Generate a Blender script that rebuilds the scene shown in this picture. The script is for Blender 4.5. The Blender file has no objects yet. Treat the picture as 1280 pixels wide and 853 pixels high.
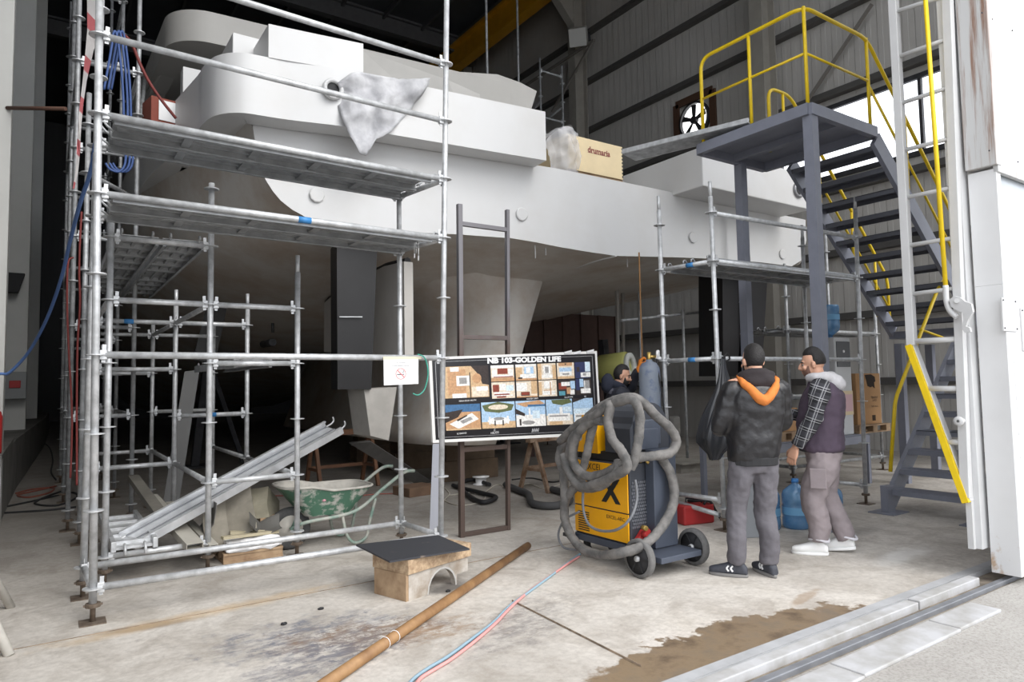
import bpy, bmesh, math, random
from mathutils import Vector, Matrix, noise
random.seed(7)
SC = bpy.context.scene
COL = SC.collection
V = Vector
PI = math.pi
R = math.radians

# ------------------------------------------------------------------ camera
F = 853.333
CAM_H = 1.5
PITCH, ROLL, YAW = R(3.6), R(1.0), R(34.3)
fwd = V((math.sin(YAW)*math.cos(PITCH), math.cos(YAW)*math.cos(PITCH), math.sin(PITCH)))
rt0 = V((math.cos(YAW), -math.sin(YAW), 0))
up0 = rt0.cross(fwd)
rt = rt0*math.cos(ROLL) - up0*math.sin(ROLL)
upv = rt0*math.sin(ROLL) + up0*math.cos(ROLL)
CAM = V((0, 0, CAM_H))
def ray(px, py): return fwd + rt*((px-640)/F) - upv*((py-426.5)/F)
def at_y(px, py, Y):
    d = ray(px, py); return CAM + d*(Y/d.y)
def at_x(px, py, X):
    d = ray(px, py); return CAM + d*(X/d.x)
def gnd(px, py, z=0.0):
    d = ray(px, py); return CAM + d*((z-CAM_H)/d.z)
def at_d(px, py, dep): return CAM + ray(px, py)*dep
cam = bpy.data.cameras.new('camera'); camo = bpy.data.objects.new('camera', cam)
COL.objects.link(camo)
cam.lens = 24; cam.sensor_width = 36; cam.clip_end = 500
m = Matrix((rt, upv, -fwd)).transposed().to_4x4(); m.translation = CAM
camo.matrix_world = m
SC.camera = camo

# ------------------------------------------------------------------ materials
_M = {}
def mat(name, col, rough=.6, metal=0., var=.0, vscale=4., bump=.0, bscale=30., col2=None, thr=None, spec=.5, alpha=1., trans=0., emis=0., detail=4, coat=0.):
    """principled with noise colour variation (col -> col2) and noise bump, object coordinates"""
    if name in _M: return _M[name]
    m = bpy.data.materials.new(name); m.use_nodes = True; nt = m.node_tree
    b = nt.nodes['Principled BSDF']
    c = (col[0], col[1], col[2], 1)
    b.inputs['Base Color'].default_value = c
    b.inputs['Roughness'].default_value = rough; b.inputs['Metallic'].default_value = metal
    b.inputs['Specular IOR Level'].default_value = spec
    if coat: b.inputs['Coat Weight'].default_value = coat
    if alpha < 1: b.inputs['Alpha'].default_value = alpha
    if trans: b.inputs['Transmission Weight'].default_value = trans
    if emis:
        b.inputs['Emission Color'].default_value = c; b.inputs['Emission Strength'].default_value = emis
    tc = nt.nodes.new('ShaderNodeTexCoord')
    if var or col2:
        n = nt.nodes.new('ShaderNodeTexNoise'); n.inputs['Scale'].default_value = vscale; n.inputs['Detail'].default_value = detail
        n.inputs['Roughness'].default_value = .6
        nt.links.new(tc.outputs['Object'], n.inputs['Vector'])
        r = nt.nodes.new('ShaderNodeValToRGB')
        if col2 is None: col2 = tuple(max(0, x*(1-var)) for x in col); c = tuple(min(1, x*(1+var*.6)) for x in col)+(1,)
        lo, hi = thr or (.35, .65)
        r.color_ramp.elements[0].position = lo; r.color_ramp.elements[1].position = hi
        r.color_ramp.elements[0].color = (*col2, 1); r.color_ramp.elements[1].color = c
        nt.links.new(n.outputs['Fac'], r.inputs['Fac']); nt.links.new(r.outputs['Color'], b.inputs['Base Color'])
    if bump:
        n2 = nt.nodes.new('ShaderNodeTexNoise'); n2.inputs['Scale'].default_value = bscale; n2.inputs['Detail'].default_value = 5
        nt.links.new(tc.outputs['Object'], n2.inputs['Vector'])
        bp = nt.nodes.new('ShaderNodeBump'); bp.inputs['Strength'].default_value = bump; bp.inputs['Distance'].default_value = .02
        nt.links.new(n2.outputs['Fac'], bp.inputs['Height']); nt.links.new(bp.outputs['Normal'], b.inputs['Normal'])
    _M[name] = m
    return m
def hexc(r, g, b):
    f = lambda v: ((v/255+.055)/1.055)**2.4 if v > 10 else v/255/12.92
    return (f(r), f(g), f(b))
class Nodes:
    """small helper to write node trees"""
    def __init__(s, name, rough=.7):
        s.m = bpy.data.materials.new(name); s.m.use_nodes = True; s.nt = s.m.node_tree
        s.b = s.nt.nodes['Principled BSDF']; s.b.inputs['Roughness'].default_value = rough
        s.tc = s.nt.nodes.new('ShaderNodeTexCoord'); s.co = s.tc.outputs['Object']
    def link(s, a, b): s.nt.links.new(a, b)
    def map(s, scale=(1,1,1), loc=(0,0,0), rot=(0,0,0), src=None):
        n = s.nt.nodes.new('ShaderNodeMapping'); n.inputs['Scale'].default_value = scale; n.inputs['Location'].default_value = loc; n.inputs['Rotation'].default_value = rot
        s.link(src or s.co, n.inputs['Vector']); return n.outputs['Vector']
    def noise(s, scale, detail=5, rough=.6, src=None, dist=0.):
        n = s.nt.nodes.new('ShaderNodeTexNoise'); n.inputs['Scale'].default_value = scale; n.inputs['Detail'].default_value = detail
        n.inputs['Roughness'].default_value = rough; n.inputs['Distortion'].default_value = dist
        s.link(src or s.co, n.inputs['Vector']); return n.outputs['Fac']
    def ramp(s, fac, *stops):
        r = s.nt.nodes.new('ShaderNodeValToRGB'); e = r.color_ramp.elements
        while len(e) < len(stops): e.new(.5)
        for k, (p, c) in enumerate(stops):
            e[k].position = p; e[k].color = (*c, 1) if not isinstance(c, (int, float)) else (c, c, c, 1)
        s.link(fac, r.inputs['Fac']); return r.outputs['Color']
    def mix(s, fac, a, b, mode='MIX'):
        n = s.nt.nodes.new('ShaderNodeMix'); n.data_type = 'RGBA'; n.blend_type = mode
        for k, v in ((0, fac), (6, a), (7, b)):
            if hasattr(v, 'is_linked'): s.link(v, n.inputs[k])
            elif isinstance(v, (int, float)): n.inputs[k].default_value = v if k == 0 else (v, v, v, 1)
            else: n.inputs[k].default_value = (*v, 1)
        return n.outputs[2]
    def math(s, op, a, b=0., c=None):
        n = s.nt.nodes.new('ShaderNodeMath'); n.operation = op
        for k, v in ((0, a), (1, b), (2, c)):
            if v is None: continue
            if hasattr(v, 'is_linked'): s.link(v, n.inputs[k])
            else: n.inputs[k].default_value = v
        return n.outputs[0]
    def xyz(s, src=None):
        n = s.nt.nodes.new('ShaderNodeSeparateXYZ'); s.link(src or s.co, n.inputs[0]); return n.outputs
    def bump(s, h, strength=.3, dist=.02):
        n = s.nt.nodes.new('ShaderNodeBump'); n.inputs['Strength'].default_value = strength; n.inputs['Distance'].default_value = dist
        s.link(h, n.inputs['Height']); s.link(n.outputs['Normal'], s.b.inputs['Normal'])
    def color(s, c): s.link(c, s.b.inputs['Base Color']); return s.m

# ------------------------------------------------------------------ geometry
def frame(d):
    d = d.normalized(); a = V((0, 0, 1)) if abs(d.z) < .9 else V((1, 0, 0))
    u = d.cross(a).normalized(); return u, u.cross(d).normalized()
def spline(pts, n=6, closed=False):
    pts = [V(p) for p in pts]; out = []; N = len(pts)
    seg = N if closed else N-1
    for i in range(seg):
        if closed: p0, p1, p2, p3 = pts[(i-1) % N], pts[i], pts[(i+1) % N], pts[(i+2) % N]
        else: p0, p1, p2, p3 = pts[max(i-1, 0)], pts[i], pts[i+1], pts[min(i+2, N-1)]
        for k in range(n):
            t = k/n
            out.append(.5*((2*p1)+(p2-p0)*t+(2*p0-5*p1+4*p2-p3)*t*t+(3*p1-p0-3*p2+p3)*t**3))
    if not closed: out.append(pts[-1])
    return out
class MB:
    def __init__(s): s.bm = bmesh.new(); s.mi = 0; s.sm = False
    def face(s, vs):
        try:
            f = s.bm.faces.new(vs); f.material_index = s.mi; f.smooth = s.sm; return f
        except ValueError: return None
    def poly(s, pts): return s.face([s.bm.verts.new(V(p)) for p in pts])
    def obox(s, c, ax, ay, az, bev=0.):
        """box from centre and three half-axis vectors"""
        c, ax, ay, az = V(c), V(ax), V(ay), V(az)
        vs = [s.bm.verts.new(c+ax*i+ay*j+az*k) for i in (-1, 1) for j in (-1, 1) for k in (-1, 1)]
        fs = [s.face([vs[q] for q in idx]) for idx in ((0,1,3,2),(4,6,7,5),(0,4,5,1),(2,3,7,6),(0,2,6,4),(1,5,7,3))]
        if bev:
            es = list({e for f in fs for e in f.edges})
            r = bmesh.ops.bevel(s.bm, geom=es, offset=bev, segments=2, affect='EDGES', profile=.5)
            for f in r['faces']: f.material_index = s.mi; f.smooth = s.sm
        return s
    def box(s, x0, x1, y0, y1, z0, z1, bev=0.):
        return s.obox(((x0+x1)/2, (y0+y1)/2, (z0+z1)/2), ((x1-x0)/2, 0, 0), (0, (y1-y0)/2, 0), (0, 0, (z1-z0)/2), bev)
    def bar(s, p, q, w, h, side=None, bev=0.):
        """rectangular bar from p to q; w across 'side', h across the other"""
        p, q = V(p), V(q); d = (q-p)
        if side is None: u, v = frame(d)
        else:
            v = d.cross(V(side)).normalized(); u = v.cross(d).normalized()
        return s.obox((p+q)/2, d/2, u*w/2, v*h/2, bev)
    def ring(s, c, u, v, n=12, ru=1., rv=None, sq=2.):
        rv = ru if rv is None else rv; out = []
        for k in range(n):
            a = 2*PI*k/n; ca, sa = math.cos(a), math.sin(a)
            out.append(s.bm.verts.new(V(c)+V(u)*ru*math.copysign(abs(ca)**(2/sq), ca)+V(v)*rv*math.copysign(abs(sa)**(2/sq), sa)))
        return out
    def skin(s, rings, cap=True, closed=False):
        n = len(rings[0])
        for a, b in list(zip(rings, rings[1:]))+([(rings[-1], rings[0])] if closed else []):
            for k in range(n): s.face([a[k], a[(k+1) % n], b[(k+1) % n], b[k]])
        if cap and not closed:
            sm, s.sm = s.sm, False
            s.face(rings[0][::-1]); s.face(rings[-1]); s.sm = sm
        return s
    def cyl(s, p, q, r, n=12, r2=None, cap=True):
        p, q = V(p), V(q); u, v = frame(q-p); sm = s.sm; s.sm = True
        s.skin([s.ring(p, u, v, n, r), s.ring(q, u, v, n, r if r2 is None else r2)], cap); s.sm = sm; return s
    def tube(s, pts, r, n=8, closed=False, cap=True, rs=None):
        pts = [V(p) for p in pts]; sm = s.sm; s.sm = True; rings = []; u = None; N = len(pts)
        for i, p in enumerate(pts):
            if closed: d = pts[(i+1) % N]-pts[i-1]
            else: d = pts[min(i+1, N-1)]-pts[max(i-1, 0)]
            if d.length < 1e-9: d = V((0, 0, 1))
            d.normalize()
            if u is None: u, v = frame(d)
            else:
                u = (u-d*u.dot(d)); u = u.normalized() if u.length > 1e-6 else frame(d)[0]
                v = u.cross(d)
            rings.append(s.ring(p, u, v, n, (rs[i] if rs else r)))
        s.skin(rings, cap, closed); s.sm = sm; return s
    def lathe(s, prof, c=(0,0,0), ax=(0,0,1), n=24, smooth=True, cap=False):
        ax = V(ax).normalized(); u, v = frame(ax); sm = s.sm; s.sm = smooth; c = V(c)
        s.skin([s.ring(c+ax*z, u, v, n, max(r, 1e-4)) for r, z in prof], cap); s.sm = sm; return s
    def prism(s, poly, d):
        """extrude a planar 3D polygon by vector d"""
        d = V(d); a = [s.bm.verts.new(V(p)) for p in poly]; b = [s.bm.verts.new(V(p)+d) for p in poly]; n = len(a)
        s.face(a[::-1]); s.face(b)
        for k in range(n): s.face([a[k], a[(k+1) % n], b[(k+1) % n], b[k]])
        return s
    def grid(s, fn, nu, nv, closed_u=False):
        vs = [[s.bm.verts.new(V(fn(i/(nu), j/(nv)))) for j in range(nv+1)] for i in range(nu+(0 if closed_u else 1))]
        N = len(vs)
        for i in range(N if closed_u else N-1):
            for j in range(nv): s.face([vs[i][j], vs[(i+1) % N][j], vs[(i+1) % N][j+1], vs[i][j+1]])
        return s
    def sphere(s, c, rx, ry=None, rz=None, nu=16, nv=10):
        ry = ry or rx; rz = rz or rx; sm = s.sm; s.sm = True; c = V(c)
        prof = []
        for j in range(nv+1):
            t = PI*(j/nv)-PI/2; q = max(math.cos(t), 1e-3)
            prof.append(s.ring(c+V((0, 0, rz*math.sin(t))), (1,0,0), (0,1,0), nu, rx*q, ry*q))
        s.skin(prof); s.sm = sm; return s
    def text(s, txt, o, u, v, size, lift=.002, align='CENTER', bold=0.):
        """lettering as mesh: origin o, reading direction u, up direction v"""
        c = bpy.data.curves.new('t', 'FONT'); c.body = txt; c.size = size; c.align_x = align; c.align_y = 'CENTER'; c.offset = bold; c.resolution_u = 3
        ob = bpy.data.objects.new('t', c); COL.objects.link(ob)
        bpy.context.view_layer.update()
        me = bpy.data.meshes.new_from_object(ob.evaluated_get(bpy.context.evaluated_depsgraph_get()))
        bpy.data.objects.remove(ob); bpy.data.curves.remove(c)
        o, u, v = V(o), V(u).normalized(), V(v).normalized(); w = u.cross(v)
        vs = [s.bm.verts.new(o+u*p.co.x+v*p.co.y+w*lift) for p in me.vertices]
        for p in me.polygons: s.face([vs[i] for i in p.vertices])
        bpy.data.meshes.remove(me); return s
    def jitter(s, amp, sc, seed=0.):
        s.bm.normal_update()
        for v in s.bm.verts: v.co += v.normal*amp*noise.noise(v.co*sc+V((seed, seed, seed)))
        return s
    def build(s, name, mats, parent=None, loc=None, local=False):
        """link as ONE mesh object. Coordinates are world ones unless local: they are made relative to the parent (or to loc)"""
        bmesh.ops.recalc_face_normals(s.bm, faces=s.bm.faces)
        me = bpy.data.meshes.new(name)
        if not isinstance(mats, (list, tuple)): mats = [mats]
        off = V((0, 0, 0))
        if not local:
            if parent is not None: off = wloc(parent)
            else:
                if loc is None:
                    xs = [v.co for v in s.bm.verts]
                    loc = V(((min(p.x for p in xs)+max(p.x for p in xs))/2, (min(p.y for p in xs)+max(p.y for p in xs))/2, min(p.z for p in xs)))
                off = V(loc)
            if off.length: bmesh.ops.translate(s.bm, verts=s.bm.verts, vec=-off)
        s.bm.to_mesh(me); s.bm.free()
        for q in mats: me.materials.append(q)
        o = bpy.data.objects.new(name, me); COL.objects.link(o)
        if parent is not None: o.parent = parent
        elif not local: o.location = off
        elif loc is not None: o.location = loc
        return o
def wloc(o):
    p = V(o.location)
    while o.parent is not None: o = o.parent; p += V(o.location)
    return p
def tag(o, label=None, cat=None, group=None, kind=None):
    if label: o['label'] = label
    if cat: o['category'] = cat
    if group: o['group'] = group
    if kind: o['kind'] = kind
    return o
def thing(name, label, cat, loc=(0,0,0), rz=0., group=None):
    o = bpy.data.objects.new(name, None); COL.objects.link(o); o.location = loc; o.rotation_euler = (0, 0, rz)
    o.empty_display_size = .1
    return tag(o, label, cat, group)
def struct(o): o['kind'] = 'structure'; return o
def copy_tree(o, parent=None):
    c = o.copy(); COL.objects.link(c)
    if parent is not None: c.parent = parent
    for ch in list(o.children): copy_tree(ch, c)
    return c
def share(proto, name, parent, loc, rot=None):
    """another part with the same mesh, at a world location"""
    c = bpy.data.objects.new(name, proto.data); COL.objects.link(c); c.parent = parent
    c.location = V(loc)-wloc(parent)
    if rot is not None: c.rotation_euler = rot
    return c
def recolor(o, *mats):
    o.data = o.data.copy()
    for k, q in enumerate(mats): o.data.materials[k] = q
# ------------------------------------------------------------------ world and light
w = bpy.data.worlds.new('overcast_sky'); SC.world = w; w.use_nodes = True
nt = w.node_tree; bg = nt.nodes['Background']
tcw = nt.nodes.new('ShaderNodeTexCoord'); sp = nt.nodes.new('ShaderNodeSeparateXYZ'); rmp = nt.nodes.new('ShaderNodeValToRGB')
nt.links.new(tcw.outputs['Generated'], sp.inputs[0]); nt.links.new(sp.outputs['Z'], rmp.inputs['Fac'])
rmp.color_ramp.elements[0].position = 0.; rmp.color_ramp.elements[0].color = (.80, .84, .90, 1)
rmp.color_ramp.elements[1].position = .8; rmp.color_ramp.elements[1].color = (1., 1.02, 1.06, 1)
nt.links.new(rmp.outputs['Color'], bg.inputs['Color']); bg.inputs['Strength'].default_value = 2.05
sun = bpy.data.lights.new('veiled_sun', 'SUN'); sun.energy = 1.7; sun.angle = R(40); sun.color = (1., .97, .92)
suno = bpy.data.objects.new('veiled_sun', sun); COL.objects.link(suno)
suno.rotation_euler = V((-.25, 1., -.85)).to_track_quat('-Z', 'Y').to_euler()   # from behind the camera, into the hangar
SC.view_settings.view_transform = 'Standard'; SC.view_settings.look = 'None'; SC.view_settings.gamma = 1; SC.view_settings.use_curve_mapping = False
SC.view_settings.exposure = .3
SC.cycles.use_denoising = True
SC.cycles.max_bounces = 8; SC.cycles.diffuse_bounces = 5

# ------------------------------------------------------------------ shared materials
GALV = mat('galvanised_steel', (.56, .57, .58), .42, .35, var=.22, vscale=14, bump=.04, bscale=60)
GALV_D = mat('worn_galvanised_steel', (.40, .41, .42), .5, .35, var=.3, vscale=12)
GALV_PL = mat('perforated_plank_steel', (.40, .41, .42), .5, .4, var=.2, vscale=9)
ALU = mat('aluminium', (.66, .67, .69), .38, .5, var=.12, vscale=10)
WHITE_P = mat('white_hull_primer', (.80, .80, .79), .55, var=.04, vscale=2.5, bump=.02, bscale=9)
GREY_P = mat('grey_steel_paint', hexc(128, 131, 143), .5, var=.08, vscale=5)
YEL = mat('yellow_paint', hexc(232, 198, 22), .45, var=.08, vscale=8)
WHITE_M = mat('white_door_paint', (.58, .58, .58), .5, var=.06, vscale=3)
BLACK = mat('black_rubber', (.018, .018, .02), .7)
DARK = mat('dark_steel', (.05, .05, .055), .6, .3, var=.3, vscale=6)
RUST = mat('rusty_steel', hexc(150, 98, 55), .7, .1, col2=hexc(104, 68, 42), vscale=9, bump=.1, bscale=50)
BROWN = mat('brown_primer_steel', hexc(92, 74, 66), .6, .2, col2=hexc(62, 52, 50), vscale=7)
WOOD = mat('raw_timber', hexc(178, 152, 122), .75, col2=hexc(140, 114, 88), vscale=6, bump=.1, bscale=25)
CARD = mat('cardboard', hexc(178, 138, 96), .8, var=.06, vscale=4)
BLUEPL = mat('blue_tape', (.05, .22, .55), .5)
WHITE = mat('plain_white', (.82, .82, .82), .5)
INK = mat('black_ink', (.015, .015, .015), .6)
RED = mat('red_paint', (.45, .03, .03), .5)
SHEET = mat('cloudy_plastic_sheet', (.72, .72, .73), .4, var=.1, vscale=8, bump=.2, bscale=20)

# ------------------------------------------------------------------ floor
def floor_mat():
    n = Nodes('stained_concrete', .8)
    big = n.noise(.55, 6, .65); mid = n.noise(2.3, 7, .7, dist=.5); fine = n.noise(22, 6, .7)
    c = n.ramp(big, (.3, hexc(176, 170, 162)), (.55, hexc(206, 200, 192)), (.75, hexc(190, 182, 170)))
    c = n.mix(n.ramp(mid, (.38, 0.55), (.55, 0.)), c, hexc(150, 141, 130))
    c = n.mix(n.ramp(fine, (.35, .28), (.6, 0.)), c, hexc(120, 112, 104))
    def blob(cx, cy, rx, ry, rot, rag, lo, hi, ns=3., st=1.):
        mp = n.map((1/rx, 1/ry, 0), (0, 0, 0), (0, 0, 0), n.map((1, 1, 1), (-cx*math.cos(rot)-cy*math.sin(rot), cx*math.sin(rot)-cy*math.cos(rot), 0), (0, 0, -rot)))
        ln = n.nt.nodes.new('ShaderNodeVectorMath'); ln.operation = 'LENGTH'; n.link(mp, ln.inputs[0])
        d = n.math('ADD', ln.outputs['Value'], n.math('MULTIPLY', n.math('SUBTRACT', n.noise(ns, 8, .65), .5), rag))
        return n.ramp(d, (lo, st), (hi, 0.))
    # grey blue paint and soot marks in the foreground
    speck = n.ramp(n.noise(17, 8, .75), (.47, 0.), (.60, 1.)); streak = n.ramp(n.noise(5, 7, .7, src=n.map((1, 3.2, 1), (0, 0, 0), (0, 0, R(-30)))), (.44, 0.), (.58, 1.))
    def spk(b): return n.math('MULTIPLY', b, n.math('MAXIMUM', n.math('MULTIPLY', speck, .8), n.math('MULTIPLY', streak, .75)))
    c = n.mix(spk(blob(1.45, 4.15, .75, .42, R(-20), 2.2, .5, 1.1, 6., 1.)), c, hexc(92, 98, 112))
    c = n.mix(spk(blob(1.75, 3.95, .75, .3, R(-20), 2.4, .4, 1.1, 7., 1.)), c, hexc(136, 106, 74))
    c = n.mix(spk(blob(1.3, 3.8, .6, .3, R(20), 2.4, .4, 1.1, 6., 1.)), c, hexc(104, 104, 112))
    c = n.mix(spk(blob(2.5, 3.6, .7, .3, R(30), 2.6, .3, 1.1, 7., .8)), c, hexc(112, 108, 108))
    c = n.mix(n.math('MULTIPLY', n.ramp(n.noise(9, 9, .8), (.56, 0.), (.68, .35)), 1.), c, hexc(118, 112, 108))
    c = n.mix(blob(.55, 5.0, .35, .09, R(-6), 1., .5, 1.0, 6., .7), c, hexc(120, 104, 90))
    c = n.mix(blob(.9, 5.05, 1.2, .12, R(6), 1.4, .3, 1.0, 5., .45), c, hexc(196, 164, 116))
    c = n.mix(blob(2.5, 4.55, .3, .14, R(10), 1.5, .4, 1.0, 7., .7), c, hexc(72, 68, 66))
    # wet brown patch beside the rail
    pud = n.mix(1., blob(3.45, 2.55, 1.15, .38, R(-4), 1.5, .82, .88, 4.5), blob(2.35, 2.55, .6, .3, R(0), 1.5, .72, .84, 5.), 'LIGHTEN')
    c = n.mix(pud, c, n.ramp(n.noise(3.5, 7, .7), (.3, hexc(88, 74, 60)), (.5, hexc(132, 114, 92)), (.7, hexc(112, 102, 90))))
    c = n.mix(blob(4.35, 2.85, .3, .06, R(12), 1.5, .5, .9, 6., .6), c, hexc(150, 128, 104))
    c = n.mix(blob(6.0, 3.0, .55, .16, R(5), 1.6, .4, 1.1, 5., .6), c, hexc(226, 224, 220))
    c = n.mix(blob(6.6, 3.7, .5, .14, R(5), 1., .3, 1.1, 4., .45), c, hexc(128, 122, 116))
    # the slab colour turns darker with depth into the hangar
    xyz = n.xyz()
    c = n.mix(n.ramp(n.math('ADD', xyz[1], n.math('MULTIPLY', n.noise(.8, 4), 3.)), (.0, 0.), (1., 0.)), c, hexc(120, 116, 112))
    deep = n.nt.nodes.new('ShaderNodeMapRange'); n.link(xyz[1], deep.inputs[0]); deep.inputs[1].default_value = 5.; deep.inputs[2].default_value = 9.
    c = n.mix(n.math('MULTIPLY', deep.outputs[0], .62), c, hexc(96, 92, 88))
    rg = n.nt.nodes.new('ShaderNodeMapRange'); n.link(pud, rg.inputs[0]); rg.inputs[3].default_value = .82; rg.inputs[4].default_value = .38
    n.link(rg.outputs[0], n.b.inputs['Roughness'])
    n.bump(n.noise(35, 6, .7), .12, .01)
    return n.color(c)
y0 = 2.47
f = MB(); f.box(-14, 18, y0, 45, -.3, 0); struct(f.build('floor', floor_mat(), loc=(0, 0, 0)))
# slab joints
f = MB()
for (a, b) in (((640, 752), (838, 853)),):
    p, q = gnd(*a), gnd(*b); q = p+(q-p)*.86
    f.bar(p+V((0, 0, .0005)), q+V((0, 0, .0005)), .022, .003, side=(0, 0, 1))
f.bar((-1, 5.03, .0005), (4.2, 5.07, .0005), .008, .003, side=(0, 0, 1))
struct(f.build('trim_1', mat('joint_dirt', hexc(140, 124, 106), .9, var=.4, vscale=12)))
n = Nodes('gravelly_asphalt', .9)
c = n.ramp(n.noise(1.2, 6), (.3, hexc(158, 154, 149)), (.7, hexc(174, 171, 166)))
c = n.mix(n.ramp(n.noise(60, 4, .8), (.36, .55), (.55, 0.)), c, hexc(116, 111, 106))
n.bump(n.noise(70, 5, .8), .35, .015)
f = MB(); f.box(-40, 40, -40, 2.15, -.3, -.005); struct(f.build('ground', n.color(c), loc=(0, 0, 0)))

# ------------------------------------------------------------------ sill with the door rails
RAILP = mat('grey_rail_paint', hexc(176, 177, 179), .55, .1, var=.12, vscale=6, bump=.05)
RAILD = mat('rail_groove_dirt', hexc(128, 118, 106), .9, var=.35, vscale=9, bump=.3, bscale=30)
def yline(px, py): return gnd(px, py).y
f = MB(); f.box(-.9, 13, 2.15, y0+.002, -.3, -.02); struct(f.build('floor_sill', RAILD, loc=(0, 0, 0)))
YI0, YI1 = 2.49, 2.385
f = MB(); f.box(-.9, 7.2, YI1+.03, YI0, -.02, .006); f.box(-.9, 7.2, YI1, YI1+.024, -.02, .008)
struct(f.build('trim_2', RAILP))
f = MB(); f.box(-.9, 9.5, 2.18, 2.225, -.03, .012, .004); f.box(-.9, 9.5, 2.225, 2.245, -.03, -.004); struct(f.build('trim_3', mat('rail_steel', hexc(136, 138, 143), .45, .3, var=.15, vscale=8)))
def plank(x0, x1, ya, yb, z0, z1, lab, rz=0.):
    f = MB(); f.box(x0, x1, ya, yb, z0, z1, .006)
    o = f.build('timber_plank', RAILP2); tag(o, lab, 'plank', 'white boards along the door rail'); o.rotation_euler.z = rz
    return o
RAILP2 = mat('weathered_white_board', hexc(184, 184, 186), .65, col2=hexc(158, 156, 153), vscale=5, bump=.1, bscale=18)
xb = gnd(1145, 758).x
plank(xb+.01, gnd(1217, 727).x, 2.285, 2.365, -.03, .035, 'short raised white board ending at the sliding door edge')
plank(.8, xb-.01, 2.285, 2.365, -.03, .03, 'long raised white board along the door rail, left of the short one')
p1 = gnd(1193, 787).x; p2 = gnd(1077, 846).x
plank(p1+.004, gnd(1252, 765).x, 1.935, 2.115, -.006, .016, 'loose flat white board on the asphalt nearest the sliding door', R(-.2))
plank(p2+.004, p1-.004, 1.93, 2.115, -.006, .014, 'loose flat white board on the asphalt, middle piece of three')
plank(1.6, p2-.004, 1.925, 2.115, -.006, .012, 'loose flat white board on the asphalt at the bottom edge of the photo')

# ------------------------------------------------------------------ hangar shell
def cladding(name, c, k, axis, rough=.6):
    n = Nodes(name, rough)
    x = n.xyz()[axis]
    s = n.math('SINE', n.math('MULTIPLY', x, 2*PI/.25))
    col = n.ramp(n.noise(.7, 5), (.3, tuple(v*.85 for v in c)), (.7, c))
    n.bump(n.ramp(s, (.0, 0.), (.25, 1.)), k, .02)
    return n.color(col)
WALLC = cladding('brown_grey_cladding', hexc(188, 185, 180), .5, 1)
DARKW = cladding('dark_cladding', hexc(70, 70, 72), .4, 0)
XR, XL, YB, ZT = 14.3, -.75, 42, 15.5
YD = 2.75                                            # plane of the front wall
# right wall with a long strip window
WZ0, WZ1, WY1 = 5.95, 7.5, 12.6
f = MB(); f.box(XR, XR+.12, YD, YB, 0, WZ0); f.box(XR, XR+.12, YD, YB, WZ1, ZT); f.box(XR, XR+.12, WY1, YB, WZ0, WZ1)
hole = at_x(870, 151, XR); hy, hz, hr = hole.y, hole.z, .42
struct(f.build('wall_right', WALLC, loc=(0, 0, 0)))
f = MB()
for z in (WZ0, WZ1): f.box(XR-.06, XR+.02, YD, WY1+.05, z-.05, z+.05)
for y in (3.2, 6.35, 9.5, 12.6): f.box(XR-.03, XR+.06, y-.03, y+.03, WZ0, WZ1)
struct(f.build('window_1', DARK))
for k, z in enumerate((12.75, 11.15, 9.55, 7.75, 5.6, 4.2, 2.8, 1.4)):
    f = MB(); f.box(XR-.16, XR, YD, YB, z-.05, z+.1); f.box(XR-.2, XR-.16, YD, YB, z-.05, z)
    struct(f.build('trim_%d' % (4+k), mat('girt_steel', hexc(84, 82, 80), .6, var=.1)))
COLM = mat('beige_steel_column', hexc(150, 146, 138), .6, var=.08, vscale=3)
for k, yc in enumerate((9.55, 16.3, 23.2, 30.)):
    f = MB(); x1 = XR-.2; f.box(x1-.5, x1-.46, yc-.17, yc+.17, 0, 14.4); f.box(x1-.04, x1, yc-.17, yc+.17, 0, 14.4); f.box(x1-.48, x1-.02, yc-.02, yc+.02, 0, 14.4)
    # bracket that carries the crane beam
    f.prism([(x1-.5, yc-.14, 12.9), (x1-1.15, yc-.14, 13.6), (x1-1.15, yc-.14, 13.95), (x1-.5, yc-.14, 13.95)], (0, .28, 0))
    struct(f.build('column_right', COLM))
f = MB()
xk = XR-1.1
for (zz, hw, hh) in ((14.05, .2, .05), (14.95, .2, .05)): f.box(xk-hw, xk+hw, 6.5, YB, zz-hh, zz+hh)
f.box(xk-.03, xk+.03, 6.5, YB, 14.05, 14.95)
struct(f.build('beam_crane_rail', mat('yellow_crane_paint', hexc(205, 150, 30), .5, var=.1, vscale=2)))
# diagonal wall brace
f = MB(); f.bar(at_x(1090, 5, XR-.25), at_x(1010, 125, XR-.25), .06, .06); f.bar(at_x(743, 50, 13.6), at_x(640, 118, 13.4), .07, .07); f.bar(at_x(741, 52, 13.6), at_x(690, 140, 13.6), .07, .07)
struct(f.build('trim_12', mat('brace_steel', hexc(120, 116, 110), .6)))
# left wall, columns and plinth
f = MB(); f.box(XL-.12, XL, YD, YB, 0, ZT); struct(f.build('wall_left', mat('left_cladding', hexc(110, 110, 110), .7, var=.15, vscale=1), loc=(0, 0, 0)))
COLL = mat('white_wall_column', hexc(196, 196, 192), .6, var=.05, vscale=1.5)
for yc, px, m_ in ((9.6, 10, COLL), (16.4, 38, COLL), (23., 52, COLL)):
    x1 = at_y(px, 300, yc).x
    f = MB(); f.box(XL, x1, yc, yc+.35, 0, ZT, .01); struct(f.build('column_left', m_))
f = MB(); f.prism([(XL, 9.3, 0), (-.42, 9.3, 0), (-.36, 13.4, 0), (-.02, 23., 0), (.1, 30, 0), (XL, 30, 0)], (0, 0, .78)); f.box(XL, -.38, 9.2, 12.6, .78, .83)
struct(f.build('baseboard_left', mat('plinth_concrete', hexc(120, 118, 114), .85, var=.2, vscale=2, bump=.2)))
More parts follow.
